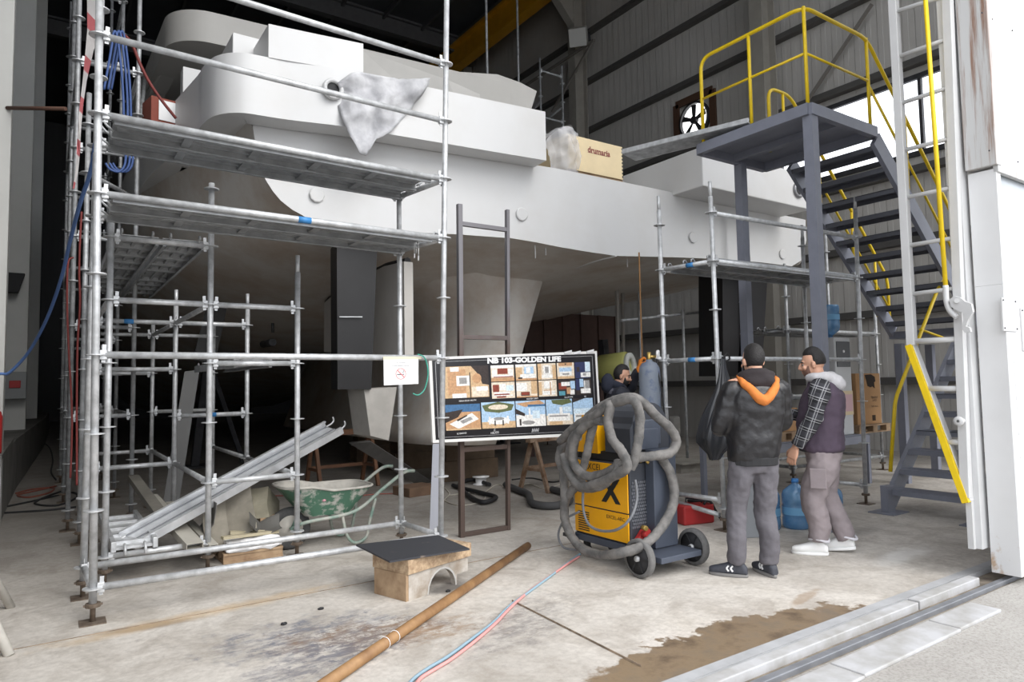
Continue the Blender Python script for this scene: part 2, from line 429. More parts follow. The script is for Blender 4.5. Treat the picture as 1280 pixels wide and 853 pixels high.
f = MB(); f.box(XL, XR, YB, YB+.2, 0, ZT); struct(f.build('wall_back', DARKW, loc=(0, 0, 0)))
# roof: dark sheet on purlins, with gutters of a truss
f = MB(); f.box(XL-.1, XR+.1, YD, YB, ZT, ZT+.15); struct(f.build('ceiling', mat('dark_roof_sheet', hexc(70, 72, 76), .6, var=.15, vscale=1), loc=(0, 0, 0)))
for k, y in enumerate((9.55, 16.3, 23.2, 30.)):
    f = MB(); f.box(XL, XR, y-.15, y+.15, ZT-.7, ZT-.62); f.box(XL, XR, y-.15, y+.15, ZT-.08, ZT); f.box(XL, XR, y-.02, y+.02, ZT-.65, ZT)
    struct(f.build('beam_roof', mat('roof_steel', hexc(92, 92, 94), .6, var=.1)))
f = MB()
for x in (0.6, 2.2, 3.8, 5.4, 7., 8.6, 10.2, 11.8, 13.4): f.box(x-.04, x+.04, YD, YB, ZT-.2, ZT)
struct(f.build('beam_purlins', mat('roof_steel', (.1, .1, .1))))
# unseen front wall: header raised and a gap right of the door, for light
HZ = 12.5
f = MB(); f.box(XL-.2, XR+.1, YD, YD+.15, HZ, ZT+.2); f.box(12.6, XR+.1, YD-.15, YD, 0, HZ); f.box(-13.5, XL, YD, YD+.2, 0, ZT+.2)
struct(f.build('wall_front', WALLC, loc=(0, 0, 0)))

# ------------------------------------------------------------------ sliding door panel (front right) with its rusty edge
DX, DY0, DY1 = 5.80, 2.08, 2.27
def door_mat():
    n = Nodes('white_door_sheet', .45)
    x = n.xyz()
    rust = n.ramp(n.math('ADD', n.noise(5, 7, .7), n.math('MULTIPLY', x[2], -.18)), (.42, 0.), (.62, .9))
    c = n.ramp(n.noise(1.1, 4), (.3, hexc(206, 206, 206)), (.7, hexc(218, 218, 218)))
    low = n.nt.nodes.new('ShaderNodeMapRange'); n.link(x[2], low.inputs[0]); low.inputs[1].default_value = .55; low.inputs[2].default_value = .15
    c = n.mix(n.math('MULTIPLY', n.ramp(n.noise(3.3, 6, .7), (.52, 0.), (.6, .8)), low.outputs[0]), c, hexc(168, 134, 96))
    return n.color(c)
DOORM = door_mat()
EDGE = Nodes('rust_streaked_edge', .55)
xz = EDGE.xyz()
stre = EDGE.noise(1., 6, .7, src=EDGE.map((14, 14, .5)))
hi = EDGE.nt.nodes.new('ShaderNodeMapRange'); EDGE.link(xz[2], hi.inputs[0]); hi.inputs[1].default_value = 2.9; hi.inputs[2].default_value = 3.2
EDGE.color(EDGE.mix(EDGE.math('MULTIPLY', EDGE.ramp(stre, (.5, 0.), (.62, .85)), hi.outputs[0]), hexc(188, 188, 187), hexc(124, 80, 48)))
door = thing('door_1', None, None, (DX, DY0, 0)); del_keys = None
struct(door)
def dpt(px, py): return at_y(px, py, DY0)
z_pane1 = dpt(1232, 205).z; z_pane0 = dpt(1232, 348).z
X1 = 9.6
f = MB(); f.box(DX, X1, DY0, DY1, .05, z_pane0-.02, .004); f.box(DX, DX+.075, DY0, DY1, z_pane0-.02, z_pane1, .003); f.box(7.4, X1, DY0, DY1, z_pane0-.02, z_pane1); f.box(DX+.045, X1, DY0-.01, DY1, z_pane1+.02, 9.2, .004)
struct(f.build('door_panel', DOORM, door))
f = MB(); f.box(DX-.04, DX+.05, DY0-.02, DY1, z_pane1+.02, 9.2, .004); f.box(DX, X1, DY0-.015, DY0+.02, z_pane1-.03, z_pane1+.02, .003); struct(f.build('door_edge_strip', EDGE.m, door))
n = Nodes('frosted_pane', .25); n.b.inputs['Specular IOR Level'].default_value = .6
f = MB(); f.box(DX+.07, 7.42, DY0+.03, DY0+.05, z_pane0-.04, z_pane1); struct(f.build('door_pane', n.color(n.ramp(n.noise(2.2, 4), (.3, hexc(158, 165, 172)), (.7, hexc(178, 184, 190)))), door))
# cover plates with bolts
for (px0, py0, px1, py1) in ((1250, 372, 1270, 415), (1274, 385, 1310, 440)):
    a, b = dpt(px0, py0), dpt(px1, py1)
    f = MB(); f.box(a.x, b.x, DY0-.012, DY0, b.z, a.z, .002)
    pl = f.build('cover_plate', WHITE_M, door)
    for (x, z) in ((a.x+.015, a.z-.02), (b.x-.015, a.z-.02), (a.x+.015, b.z+.02), (b.x-.015, b.z+.02)):
        f = MB(); f.cyl((x, DY0-.012, z), (x, DY0-.018, z), .006, 8); f.build('bolt', DARK, pl)
# screws on the upper sheet
for (px, py) in ((1225, 17), (1238, 25), (1263, 39), (1234, 189), (1246, 194), (1270, 203)):
    a = dpt(px, py); f = MB(); f.cyl((a.x, DY0-.01, a.z), (a.x, DY0-.017, a.z), .006, 8); f.build('screw', DARK, door)
# dents of the corrugated lower sheet
f = MB()
for k in range(15):
    z = .38+k*.085
    f.box(DX+.1, X1-.1, DY0-.004, DY0, z, z+.035, .002)
f.build('door_ribs', DOORM, door)
# second leaf just behind
f = MB(); f.box(DX-.075, DX+.05, DY1+.02, DY1+.1, .22, 9.2, .004); f.box(DX-.115, DX-.075, DY1+.06, DY1+.1, .22, 9.2)
struct(f.build('door_2', WHITE_M))
# ------------------------------------------------------------------ the yacht
boat = thing('motor_yacht', 'large unfinished white motor yacht filling the hangar, stern towards the door', 'yacht', (6.1, 7., 0))
HULLB = Nodes('hull_primer', .5)
hx = HULLB.xyz()
HULLB.color(HULLB.mix(HULLB.ramp(HULLB.noise(1.3, 5), (.45, 0.), (.7, .5)), hexc(206, 206, 206), hexc(196, 194, 191)))
HULLM = HULLB.m
BOTM = Nodes('tan_bottom_primer', .55)
BOTM = BOTM.color(BOTM.mix(BOTM.ramp(BOTM.noise(.9, 6, .7), (.42, 0.), (.66, .6)), hexc(212, 207, 200), hexc(176, 152, 128)))
def lerp(a, b, t): return a+(b-a)*t
def ss(a, b, x):
    t = max(0, min(1, (x-a)/(b-a))); return t*t*(3-2*t)
def Ytr(px): return 7.42+(6.98-7.42)*max(0, min(1, (px-316)/(700-316)))
edge_px = [(316, 159), (321, 190), (332, 225), (341, 239), (351, 251), (365, 262), (381, 271), (410, 279), (440, 284), (500, 290), (570, 293), (640, 298), (670, 303), (700, 309), (735, 315), (770, 320), (810, 321), (850, 322), (900, 324), (950, 328), (990, 333), (1003, 325), (1008, 300)]
EP = [at_y(px, py, Ytr(px)) for px, py in edge_px]
XE0, XE1 = EP[0].x, EP[-1].x
def zdeck(X): return 4.34
# transom: strips from the bottom edge up to the deck
f = MB(); f.sm = True
cols = []
for p in EP:
    t = (p.x-XE0)/(XE1-XE0)
    zt = max(4.34, p.z)
    cols.append([f.bm.verts.new((p.x, p.y-.0*math.sin(PI*k/4), lerp(p.z, zt, k/4))) for k in range(5)])
for a, b in zip(cols, cols[1:]):
    for k in range(4): f.face([a[k], b[k], b[k+1], a[k+1]])
f.sm = False
# deck behind the transom
f.poly([(XE0, 7.42, 4.34), (XE1, 6.98, 4.34), (XE1+.1, 12, 4.34), (XE0-.3, 12, 4.34)])
hull = f.build('transom', HULLM, boat)
# bottom and sides: sections marching forward
def section(s):
    out = []
    N = len(EP)
    for i, p in enumerate(EP):
        X, z = p.x, p.z
        out_l = ss(3.2, 1.7, X); out_r = ss(9., 10.5, X)
        flare = ss(0, 4., s)
        X2 = X-out_l*flare*.72+out_r*flare*.5
        zz = z-(.28*ss(0, 4, s)+.10*max(0, s-3))*(1-.75*max(out_l, out_r))
        zz -= (1-abs((X-6.1)/4.6))*.35*ss(0, 5, s) if abs(X-6.1) < 4.6 else 0
        out.append(V((X2, p.y+s, zz)))
    return out
f = MB(); f.sm = True
ST = [0, .25, .5, .8, 1.2, 1.7, 2.4, 3.4, 5, 7, 10, 14, 19, 25]
# finer points across
def resample(sec, k=3):
    return spline(sec, k)
rows = [[f.bm.verts.new(p) for p in resample(section(s))] for s in ST]
for a, b in zip(rows, rows[1:]):
    for k in range(len(a)-1): f.face([a[k], a[k+1], b[k+1], b[k]])
# topsides above the bilge, both sides
for side in (0, -1):
    prev = None
    for r_, s in zip(rows, ST):
        q = r_[side]; up = f.bm.verts.new((q.co.x+(-.05 if side == 0 else .05), q.co.y, 4.36))
        if prev: f.face([prev[0], q, up, prev[1]])
        prev = (q, up)
bottom = f.build('hull_bottom', BOTM, boat)
# central deadwood: a deep faired keel
kx = []
def kw(z):   # half widths by height
    return z
f = MB(); f.sm = True
ringsK = []
yk = [8.05, 8.35, 8.6, 8.8, 8.95]
KT, KB = at_y(682, 346, 8.5), at_y(655, 440, 8.5)
for j in range(14):
    t = j/13; z = lerp(3.3, .62, t)
    xr = KT.x+(KB.x-KT.x)*(KT.z-z)/(KT.z-KB.z) if z < KT.z else KT.x+.02
    fl = max(0, 1-t*2.6)**2                               # flares into the bottom at the top
    xl = lerp(xr-.95, xr-2.3, fl)
    ring = []
    for (x, y) in ((xr+.0, 10.2), (xr, 9.3), (xr, 8.56), (xr-.03, 8.5), (xr-.34, 8.55-.12*fl), (lerp(xr, xl, .62), 8.75-.25*fl), (lerp(xr, xl, .88), 9.15), (xl, 9.8), (xl-.05, 16), (xr, 16)):
        ring.append(f.bm.verts.new((x, y, z)))
    ringsK.append(ring)
for a, b in zip(ringsK, ringsK[1:]):
    for k in range(len(a)): f.face([a[k], a[(k+1) % len(a)], b[(k+1) % len(a)], b[k]])
f.sm = False; f.face(ringsK[-1])
f.build('keel', BOTM, boat)
# raised hull seam (chine) running forward from the transom knuckle
f = MB(); f.tube([at_y(770, 319.5, 6.97), at_y(742, 327, 7.4), at_y(711, 338, 8.), at_y(681, 348, 8.5)], .018, 6); f.build('chine_bead', HULLM, boat)
# bulwark band with rounded quarter
def crisp(o):
    for q in o.data.polygons: q.use_smooth = True
    o.data.set_sharp_from_angle(angle=R(35)); return o
def band(path, z0, z1, th, name, m_, zt=None):
    f = MB(); f.sm = True; n_ = len(path); out, inn = [], []
    for i, p in enumerate(path):
        d = (V(path[min(i+1, n_-1)])-V(path[max(i-1, 0)])).normalized(); nn = V((-d.y, d.x, 0))
        out.append(V(p)); inn.append(V(p)+nn*th)
    rings = []
    for i in range(n_):
        zz1 = zt[i] if zt else z1
        rings.append([f.bm.verts.new((q.x, q.y, z)) for q, z in ((out[i], z0), (out[i], zz1), (inn[i], zz1), (inn[i], z0))])
    # sharp edges: faces duplicated per side
    f.sm = True; f.skin(rings)
    return crisp(f.build(name, m_, boat))
zb, ztp = 4.30, 4.93
br = at_y(683, 204, 6.70)
bpx = [(426, 157.5), (392, 153.5), (359, 149.5), (340, 146.6), (324, 144), (311, 142), (299, 141), (284, 141.5), (271, 144), (263, 147.5), (257, 152), (251, 158), (246, 165)]
path = [V((lerp(br.x, 2.56, t), lerp(6.70, 6.94, t), 0)) for t in (0, .3, .6, .8, .9)]+[V((gnd(x, y, zb).x, gnd(x, y, zb).y, 0)) for x, y in bpx]
path += [V((1.18, 8.9, 0)), V((1.04, 10.2, 0)), V((.96, 13, 0)), V((.96, 20, 0))]
0 and print('BULW', [(round(p.x, 2), round(p.y, 2)) for p in path], [tuple(round(c, 2) for c in gnd(x, y, ztp)[:2]) for x, y in ((275, 72), (338, 76.5), (539, 109.5), (683, 138))])
path = spline(path[:1]+path[1:], 3)[::-1]
band(path, zb, ztp, .3, 'bulwark', HULLM)
# overhang soffit under the bulwark out to the hull
f = MB()
sof = [V((p.x, p.y, zb+.002)) for p in path[::-1]]
inner = [V((max(p.x, XE0+.04), p.y+.5, 4.37)) if p.y < 7.12 else V((max(p.x+.55, XE0+.04) if p.y < 8.5 else p.x+.55, max(p.y+.1, 7.55), 4.37)) for k, p in enumerate(sof)]
for k in range(len(sof)-1):
    f.poly([sof[k], sof[k+1], inner[k+1], inner[k]])
f.poly([(br.x, 6.7, zb), (br.x, 7.0, zb), (br.x, 7.0, ztp), (br.x, 6.7, ztp)])
f.build('soffit', HULLM, boat)
# upstand block on the bulwark and the small box beside it
b0, b1 = at_y(336, 37, 7.07), at_y(452, 57, 6.96)
f = MB(); f.prism([(b0.x, 7.078, ztp-.002), (2.28, 7.002, ztp-.002), (b1.x, 6.912, ztp-.002), (b1.x, 6.912, b1.z), (2.28, 7.002, b1.z+.01), (b0.x, 7.078, b1.z+.02)], (0, 1.1, 0)); f.build('upstand', HULLM, boat)
c0, c1 = at_y(291, 40, 7.7), at_y(328, 46, 7.7)
f = MB(); f.box(c0.x, c1.x, 7.7, 8.6, 4.9, c0.z, .01); f.build('locker', HULLM, boat)
c0 = at_y(229, 83, 9.3); f = MB(); f.box(c0.x, c0.x+.9, 9.3, 9.5, 4.3, c0.z); f.build('cabin_pillar', HULLM, boat)
GREYC = mat('grey_filler', hexc(176, 174, 170), .6, var=.06, vscale=2)
# cockpit coaming behind the bulwark, right of the block
f = MB()
q0, q1, q2, q3 = at_y(452, 62, 8.3), at_y(560, 100, 7.9), at_y(600, 118, 7.8), at_y(452, 95, 8.3)
f.prism([q0, q1, (q2.x, q2.y, q2.z), (q2.x, q2.y, 4.6), (q0.x, q0.y, 4.6)], (.25, 2.6, 0)); f.build('coaming', GREYC, boat)
e0 = at_y(568, 105, 9); pts = [at_y(*q, 9.5) for q in ((556, 100), (576, 90), (622, 93), (650, 103), (671, 114), (664, 137), (560, 137))]
f = MB(); f.prism(pts, (.4, 1.6, 0)); f.build('hard_top_cover', GREYC, boat)
# superstructure: overhanging rounded roof slab on a set-back cabin
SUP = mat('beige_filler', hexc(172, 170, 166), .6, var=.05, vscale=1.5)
L0 = at_y(212, 45, 9.6); Rr = at_y(342, 60, 9.6)
zt_, zl_ = at_y(250, 11, 9.6).z, at_y(250, 50, 9.6).z
pp = []
rx = .55; xl0 = L0.x
for k in range(13):
    a = R(180+k*90/12); pp.append((xl0+rx+rx*math.cos(a), 9.6+rx+rx*math.sin(a)))
pp += [(6.4, 9.3), (6.4, 22), (xl0-.3, 22)]
f = MB(); f.prism([(x, y, zl_) for x, y in pp], (0, 0, zt_-zl_)); crisp(f.build('flybridge_overhang', SUP, boat))
f = MB(); f.box(xl0+.55, 6., 10.8, 22, 4.3, zl_+.02); f.build('cabin', mat('cabin_shade_tone', hexc(52, 52, 54), .6), boat)  # shade of the opening under the overhang is put into the cabin colour
f = MB()
for k in range(3): f.box(xl0+.53, xl0+.55, 11.3+k*2, 12.9+k*2, 5.1, 6.2)
f.box(xl0+.9, 3.6, 10.78, 10.8, 5.0, 6.1); f.build('cabin_window', mat('dark_glass', (.02, .022, .025), .15), boat)
# sweeping side pillar from the overhang down to the side deck
S0, S1 = at_y(227, 42, 10.3), at_y(178, 138, 12.6)
f = MB(); f.bar(S0, S1, .24, .5, side=(1, 0, 0), bev=.03); f.build('side_pillar', SUP, boat)
# right quarter: boxed wing
w0 = at_y(877, 183, 6.4); w1 = at_y(1010, 226, 6.4)
zw1, zw0 = w0.z, at_y(877, 232, 6.4).z
f = MB(); f.box(w0.x, w1.x+.05, 6.4, 13, zw0, zw1, .015); f.build('wing_box', HULLM, boat)
RINGM = mat('fairlead_steel', (.30, .30, .31), .4, .6)
def fairlead(px, py, Y, r, m_=RINGM):
    c = at_y(px, py, Y)
    f = MB(); f.lathe([(r, -.01), (r, .03), (r*.86, .045), (r*.62, .03), (r*.6, -.02)], c, (0, -1, 0), 20); o = f.build('fairlead', m_, boat)
    f = MB(); f.cyl(c+V((0, -.008, 0)), c+V((0, -.012, 0)), r*.62, 20); f.build('fairlead_hole', BLACK, o)
fairlead(416, 112, 6.935, .115, WHITE_M); fairlead(997, 238, 6.4, .13)
# round plates on the transom
for (px, py) in ((396, 244), (652, 268), (866, 297), (978, 318)):
    c = at_y(px, py, Ytr(px)-.01); f = MB(); f.lathe([(.085, 0), (.085, .012), (.075, .018), (.0, .018)], c, (0, -1, 0), 10 if px < 400 else 20, False); f.build('blanking_plate', HULLM, boat)
# hanging studs under the bottom
for (px, py) in ((669, 320), (682, 316), (784, 332), (799, 330), (520, 312), (523, 318)):
    c = at_y(px, py-8, 7.15); f = MB(); f.cyl(c+V((0, 0, .08)), c+V((0, 0, -.12)), .008, 6); f.build('stud', WHITE_M, boat)
# rudders: black upper stock, pale lower skeg
BLKP = mat('black_primer', hexc(30, 29, 31), .5, var=.2, vscale=3)
def rudder(px0, px1, py0, py1, Y, dx=.12):
    a0, a1, b0, b1 = at_y(px0, py0, Y), at_y(px1, py0, Y), at_y(px0+1, py1, Y), at_y(px1-8, py1, Y)
    f = MB(); f.prism([a0, a1, b1, b0], (dx, .55, 0)); return f.build('rudder', BLKP, boat)
r1 = rudder(421, 472, 300, 487, 7.55)
c = at_y(440, 397, 7.53); f = MB(); f.bar(c+V((-.15, 0, 0)), c+V((.12, -.01, .01)), .012, .012); f.build('anode_strap', GALV, r1)
a0, a1, b1, b0 = at_y(455, 487, 7.6), at_y(496, 484, 7.6), at_y(486, 551, 7.6), at_y(463, 545, 7.6)
f = MB(); f.prism([a0, a1, b1, b0], (-.05, .4, 0)); f.build('rudder_heel', mat('pale_heel', hexc(186, 182, 176), .6, var=.12, vscale=4), r1)
rudder(938, 960, 335, 470, 7.3, .1); rudder(903, 930, 335, 470, 7.5, .04)
# white bilge keel behind the left rudder with a dark top edge
FINM = mat('pale_fin_primer', hexc(196, 192, 186), .6, var=.08, vscale=2)
xf = at_y(500, 330, 7.7).x
fp = [at_x(505, 327, xf), at_x(480, 333, xf), at_x(450, 348, xf), at_x(420, 366, xf), at_x(405, 379, xf), at_x(405, 440, xf), at_x(506, 446, xf)]
f = MB(); f.prism(fp, (.12, 0, 0)); fin = f.build('bilge_keel', FINM, boat)
f = MB(); f.tube([p+V((.05, 0, .01)) for p in fp[:5]], .045, 8); f.build('edge_seal', BLKP, fin)
c = at_y(320, 483, 12.); 
f = MB(); f.cyl(at_y(341, 428, 9.5), at_y(341, 428, 9.5)+V((0, .5, 0)), .05, 14); f.cyl(at_y(341, 416, 9.5), at_y(341, 404, 9.5), .02, 8); f.build('shaft_tube', BLKP, boat)
# blocks the keel stands on
for k, y in enumerate((9.4, 11.2, 13.)):
    f = MB(); f.box(5.1, 6.1, y, y+.35, 0, .31, .01); f.box(5.15, 6.05, y+.02, y+.33, .31, .615, .01)
    o = f.build('keel_block', mat('dark_baulk', hexc(96, 80, 64), .85, var=.25, vscale=4)); tag(o, 'stack of timber baulks under the yacht keel', 'keel block', 'keel blocks under the yacht')
# steel props against the bilges
for k, (x, y) in enumerate(((9.4, 10.2), (2.4, 14.5), (9.6, 14.5))):
    f = MB(); f.bar((x, y, 0), (x+(.25 if x < 6 else -.25), y, 2.35), .14, .14); f.box(x-.3, x+.3, y-.3, y+.3, 0, .03); f.bar((x+(.9 if x < 6 else -.9), y, 0.03), (x+.2*(1 if x < 6 else -1), y, 2.2), .08, .08)
    o = f.build('hull_prop', DARK); tag(o, 'dark steel prop standing under the yacht bilge', 'prop', 'steel props under the yacht')
# ------------------------------------------------------------------ ring-lock scaffolding
f = MB(); f.lathe([(.024, -.004), (.061, -.004), (.061, .004), (.024, .004)], n=20, smooth=False)
for k in range(4):
    a = PI/4+k*PI/2; f.cyl((math.cos(a)*.043, math.sin(a)*.043, -.0045), (math.cos(a)*.043, math.sin(a)*.043, .0045), .009, 6)
ROS = f.build('rosette', GALV, local=True); COL.objects.unlink(ROS)
f = MB(); f.box(.022, .065, -.02, .02, -.032, .032, .004); f.bar((.045, 0, -.05), (.05, 0, .07), .006, .024); HEAD = f.build('wedge_head', GALV, local=True); COL.objects.unlink(HEAD)
f = MB(); f.box(-.075, .075, -.075, .075, 0, .008); f.cyl((0, 0, .008), (0, 0, .22), .017, 10); f.lathe([(.02, .1), (.045, .1), (.045, .125), (.02, .125)], n=12, smooth=False); f.bar((-.055, 0, .112), (.055, 0, .112), .015, .012)
JACK = f.build('base_jack', mat('rusty_jack_steel', hexc(120, 108, 96), .6, .3, col2=hexc(92, 78, 66), vscale=14), local=True); COL.objects.unlink(JACK)
class Scaf:
    def __init__(s, name, label, cat, loc, group=None, m_=GALV):
        s.root = thing(name, label, cat, loc, 0, group); s.m = m_
    def post(s, p, q, jack=True, ros=None, r=.0242, spig=False, name='standard'):
        p, q = V(p), V(q); base = p.copy()
        if jack:
            share(JACK, 'base_jack', s.root, (p.x, p.y, p.z))
            p = p+(q-p)*(.12/(q.z-p.z))
        f = MB(); f.cyl(p, q, r, 14)
        if spig: f.cyl(q, q+(q-p).normalized()*.16, r*.78, 12)
        # joint collar every 2 m
        o = f.build(name, s.m, s.root)
        if not isinstance(ros, list): ros = [(.22 if ros is None else ros)+.5*k for k in range(40)]
        for z in ros:
            if z > q.z-.03: break
            t = (z-base.z)/(q.z-base.z); share(ROS, 'rosette', o, base+(q-base)*t)
        return o
    def ledger(s, p, q, r=.0242, heads=True, name='ledger'):
        p, q = V(p), V(q); d = (q-p).normalized()
        f = MB(); f.cyl(p+d*.055, q-d*.055, r, 14); o = f.build(name, s.m, s.root)
        if heads:
            a = math.atan2(d.y, d.x)
            share(HEAD, 'wedge_head', o, p, (0, 0, a)); share(HEAD, 'wedge_head', o, q, (0, 0, a+PI))
        return o
def plank_mesh(L, w=.32, nh=46):
    """perforated steel plank along +X, hooks at both ends, top at z=0"""
    f = MB()
    prof = [(-w/2, -.07), (-w/2, 0), (w/2, 0), (w/2, -.07), (w/2-.025, -.07), (w/2-.025, -.06), (w/2-.004, -.06), (w/2-.004, -.006), (-w/2+.004, -.006), (-w/2+.004, -.06), (-w/2+.025, -.06), (-w/2+.025, -.07)]
    f.prism([(0.05, y, z) for y, z in prof], (L-.1, 0, 0))
    for k in range(1, 5): f.box(.05+(L-.1)*k/5-.03, .05+(L-.1)*k/5+.03, -w/2+.004, w/2-.004, -.045, -.006)
    for y in (-.09, 0, .09): f.box(.08, L-.08, y-.012, y+.012, -.03, -.006)
    return f
def plank_proto(L, w, m_=GALV_PL):
    root = bpy.data.objects.new('scaffold_plank', None); root.empty_display_size = .1
    f = plank_mesh(L, w); f.mi = 1
    nh = int((L-.2)/.055)
    for j in (-1, 1):
        for k in range(nh): f.cyl((.1+k*.055, j*(w/2-.05), -.0065), (.1+k*.055, j*(w/2-.05), -.0085), .012, 6)
    f.build('deck', [m_, mat('pale_hole_rim', (.75, .75, .74), .5)], root, local=True)
    for e in (0, L):
        sg = 1 if e == 0 else -1
        for y in (-w/2+.05, w/2-.05):
            f = MB(); f.tube([(e+sg*.06, y, -.03), (e+sg*.02, y, .0), (e-sg*.005, y, .03), (e-sg*.03, y, .02), (e-sg*.035, y, -.01)], .009, 6)
            f.build('hook', m_, root, local=True)
    return root
PL25 = plank_proto(2.51, .32); PL20 = plank_proto(2.02, .32)
def put_plank(proto, loc, rz, label, group='scaffold planks', extra=None):
    c = bpy.data.objects.new('scaffold_plank', None); COL.objects.link(c); c.empty_display_size = .1
    for ch in proto.children: copy_tree(ch, c)
    c.location = loc; c.rotation_euler = (0, 0, rz)
    if extra: c.rotation_euler = extra
    return tag(c, label, 'plank', group)
# --- front left scaffold, by the door
A1, A2, A3, A4 = V((.28, 5.30, 0)), V((.25, 5.97, 0)), V((2.80, 5.24, 0)), V((2.77, 5.95, 0))
s1 = Scaf('scaffold_bay', 'tall galvanised scaffold bay at the left with two plank decks, nearest the camera', 'scaffold', (1.5, 5.6, 0))
T1, T3 = at_y(125, -60, 5.24), at_y(559, -60, 5.22)
RS1 = [.22, .72, 1.22, 1.74, 2.28, 2.82, 3.36, 3.90, 4.44]; RS3 = [.22, .72, 1.22, 1.735, 2.26, 2.79, 3.32, 3.845, 4.37]
s1.post(A1, T1, ros=RS1); s1.post(A2, V((A2.x+.04, A2.y, 4.9)), ros=RS1)
s1.post(A3, T3, ros=RS3); s1.post(A4, V((A4.x, A4.y, 3.36)), ros=RS3)
def on(p, q, z): p, q = V(p), V(q); return p+(q-p)*((z-p.z)/(q.z-p.z))
T2, T4 = V((A2.x+.04, A2.y, 4.9)), V((A4.x, A4.y, 5.))
def zn(z): return z if z < 1 else 1.74+(z-1.72)*1.082
def zf(z): return z if z < 1 else 1.735+(z-1.72)*1.055
for z in (.22, 1.72, 2.72, 3.22, 3.72, 4.22): s1.ledger(on(A1, T1, zn(z)), on(A3, T3, zf(z)))
s1.ledger(on(A2, T2, .22), on(A4, T4, .22)); s1.ledger(on(A2, T2, zn(2.72)), on(A4, T4, zf(2.72))); s1.ledger(on(A2, T2, zn(3.22)), on(A4, T4, zf(3.22)))
for z in (.22, 2.72, 3.22): s1.ledger(on(A3, T3, zf(z)), on(A4, T4, zf(z))); s1.ledger(on(A1, T1, zn(z)), on(A2, T2, zn(z)))
for z, nm in ((2.72, 'lower'), (3.22, 'upper')):
    for k, yy in enumerate((5.45, 5.79)):
        put_plank(PL25, (.30, yy-.0, zn(z)+.03), 0, 'perforated steel plank of the %s deck of the left scaffold, %s side' % (nm, ('camera', 'yacht')[k]), 'planks on the left scaffold', (0, math.atan2(zn(z)-zf(z), 2.5), R(-.8)))
# --- inner scaffold beneath the hull quarter
B = {}
s2 = Scaf('scaffold_bay', 'lower galvanised scaffold standing behind the left plank decks, under the hull quarter', 'scaffold', (1.1, 7.5, 0))
XS, YS = (.40, 1.14, 1.88), (6.22, 8.10, 10.0)
topz = {(0, 0): 2.9, (1, 0): 3.27, (2, 0): 2.55}
for i, x in enumerate(XS):
    for j, y in enumerate(YS):
        s2.post((x, y, 0), (x, y, topz.get((i, j), 2.42 if i else 2.6)), spig=(i, j) in ((2, 0), (1, 1), (2, 1)))
for j, y in enumerate(YS):
    for i in (0, 1): s2.ledger((XS[i], y, 2.22), (XS[i+1], y, 2.22))
for j in (0, 1):
    for x in XS[:2]: s2.ledger((x, YS[j], 2.22), (x, YS[j+1], 2.22))
    s2.ledger((XS[2], YS[j], .72), (XS[2], YS[j+1], .72)); s2.ledger((XS[1], YS[j], .72), (XS[1], YS[j+1], .72))
s2.ledger((XS[1], YS[0], .72), (XS[2], YS[0], .72)); s2.ledger((XS[0], YS[0], .22), (XS[1], YS[0], .22))
for y in YS[1:]: s2.ledger((XS[1], y, 1.22), (XS[2], y, 1.22)); s2.ledger((XS[0], y, .72), (XS[1], y, .72)); s2.ledger((XS[0], y, 1.72), (XS[1], y, 1.72))
s2.ledger((XS[0], YS[0], 2.72), (XS[1], YS[0], 2.72)); s2.ledger((XS[1], YS[0], 1.72), (XS[2], YS[0], 1.72))
for j, nm in ((0, 'near'), (1, 'far')):
    for k, x in enumerate((.58, .93)):
        put_plank(PL20, (x, YS[j]-.05, 2.755), R(90), 'steel plank on the inner scaffold under the hull side, %s %s' % (nm, ('outer', 'inner')[k]), 'planks running along the hull side')
put_plank(PL20, (1.5, YS[0]-.03, 1.755), R(90), 'dusty steel plank at rail height inside the inner scaffold', 'planks running along the hull side')
# --- tall tower further back along the left side
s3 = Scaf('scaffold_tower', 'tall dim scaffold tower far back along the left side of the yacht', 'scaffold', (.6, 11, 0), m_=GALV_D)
XT, YT = (.22, .82), (8.9, 11.2, 13.6)
for i, x in enumerate(XT):
    for y in YT: s3.post((x, y, 0), (x, y, 8.6 if i else 8.2), ros=.22)
s3.post((.30, 8.05, 0), (.30, 8.05, 4.55)); s3.ledger((.30, 8.05, 3.72), (.82, 8.9, 3.72), heads=False)
for z in (1.22, 2.22, 3.22, 4.22, 5.22, 6.22, 7.22):
    for y in YT: s3.ledger((XT[0], y, z), (XT[1], y, z))
for z in (1.22, 3.22, 5.22, 7.22):
    for j in (0, 1):
        for x in XT: s3.ledger((x, YT[j], z), (x, YT[j+1], z))
s3.ledger((XT[1], YT[0], 4.3), (XT[1]+.3, YT[1], 6.2), heads=False, name='diagonal_brace')
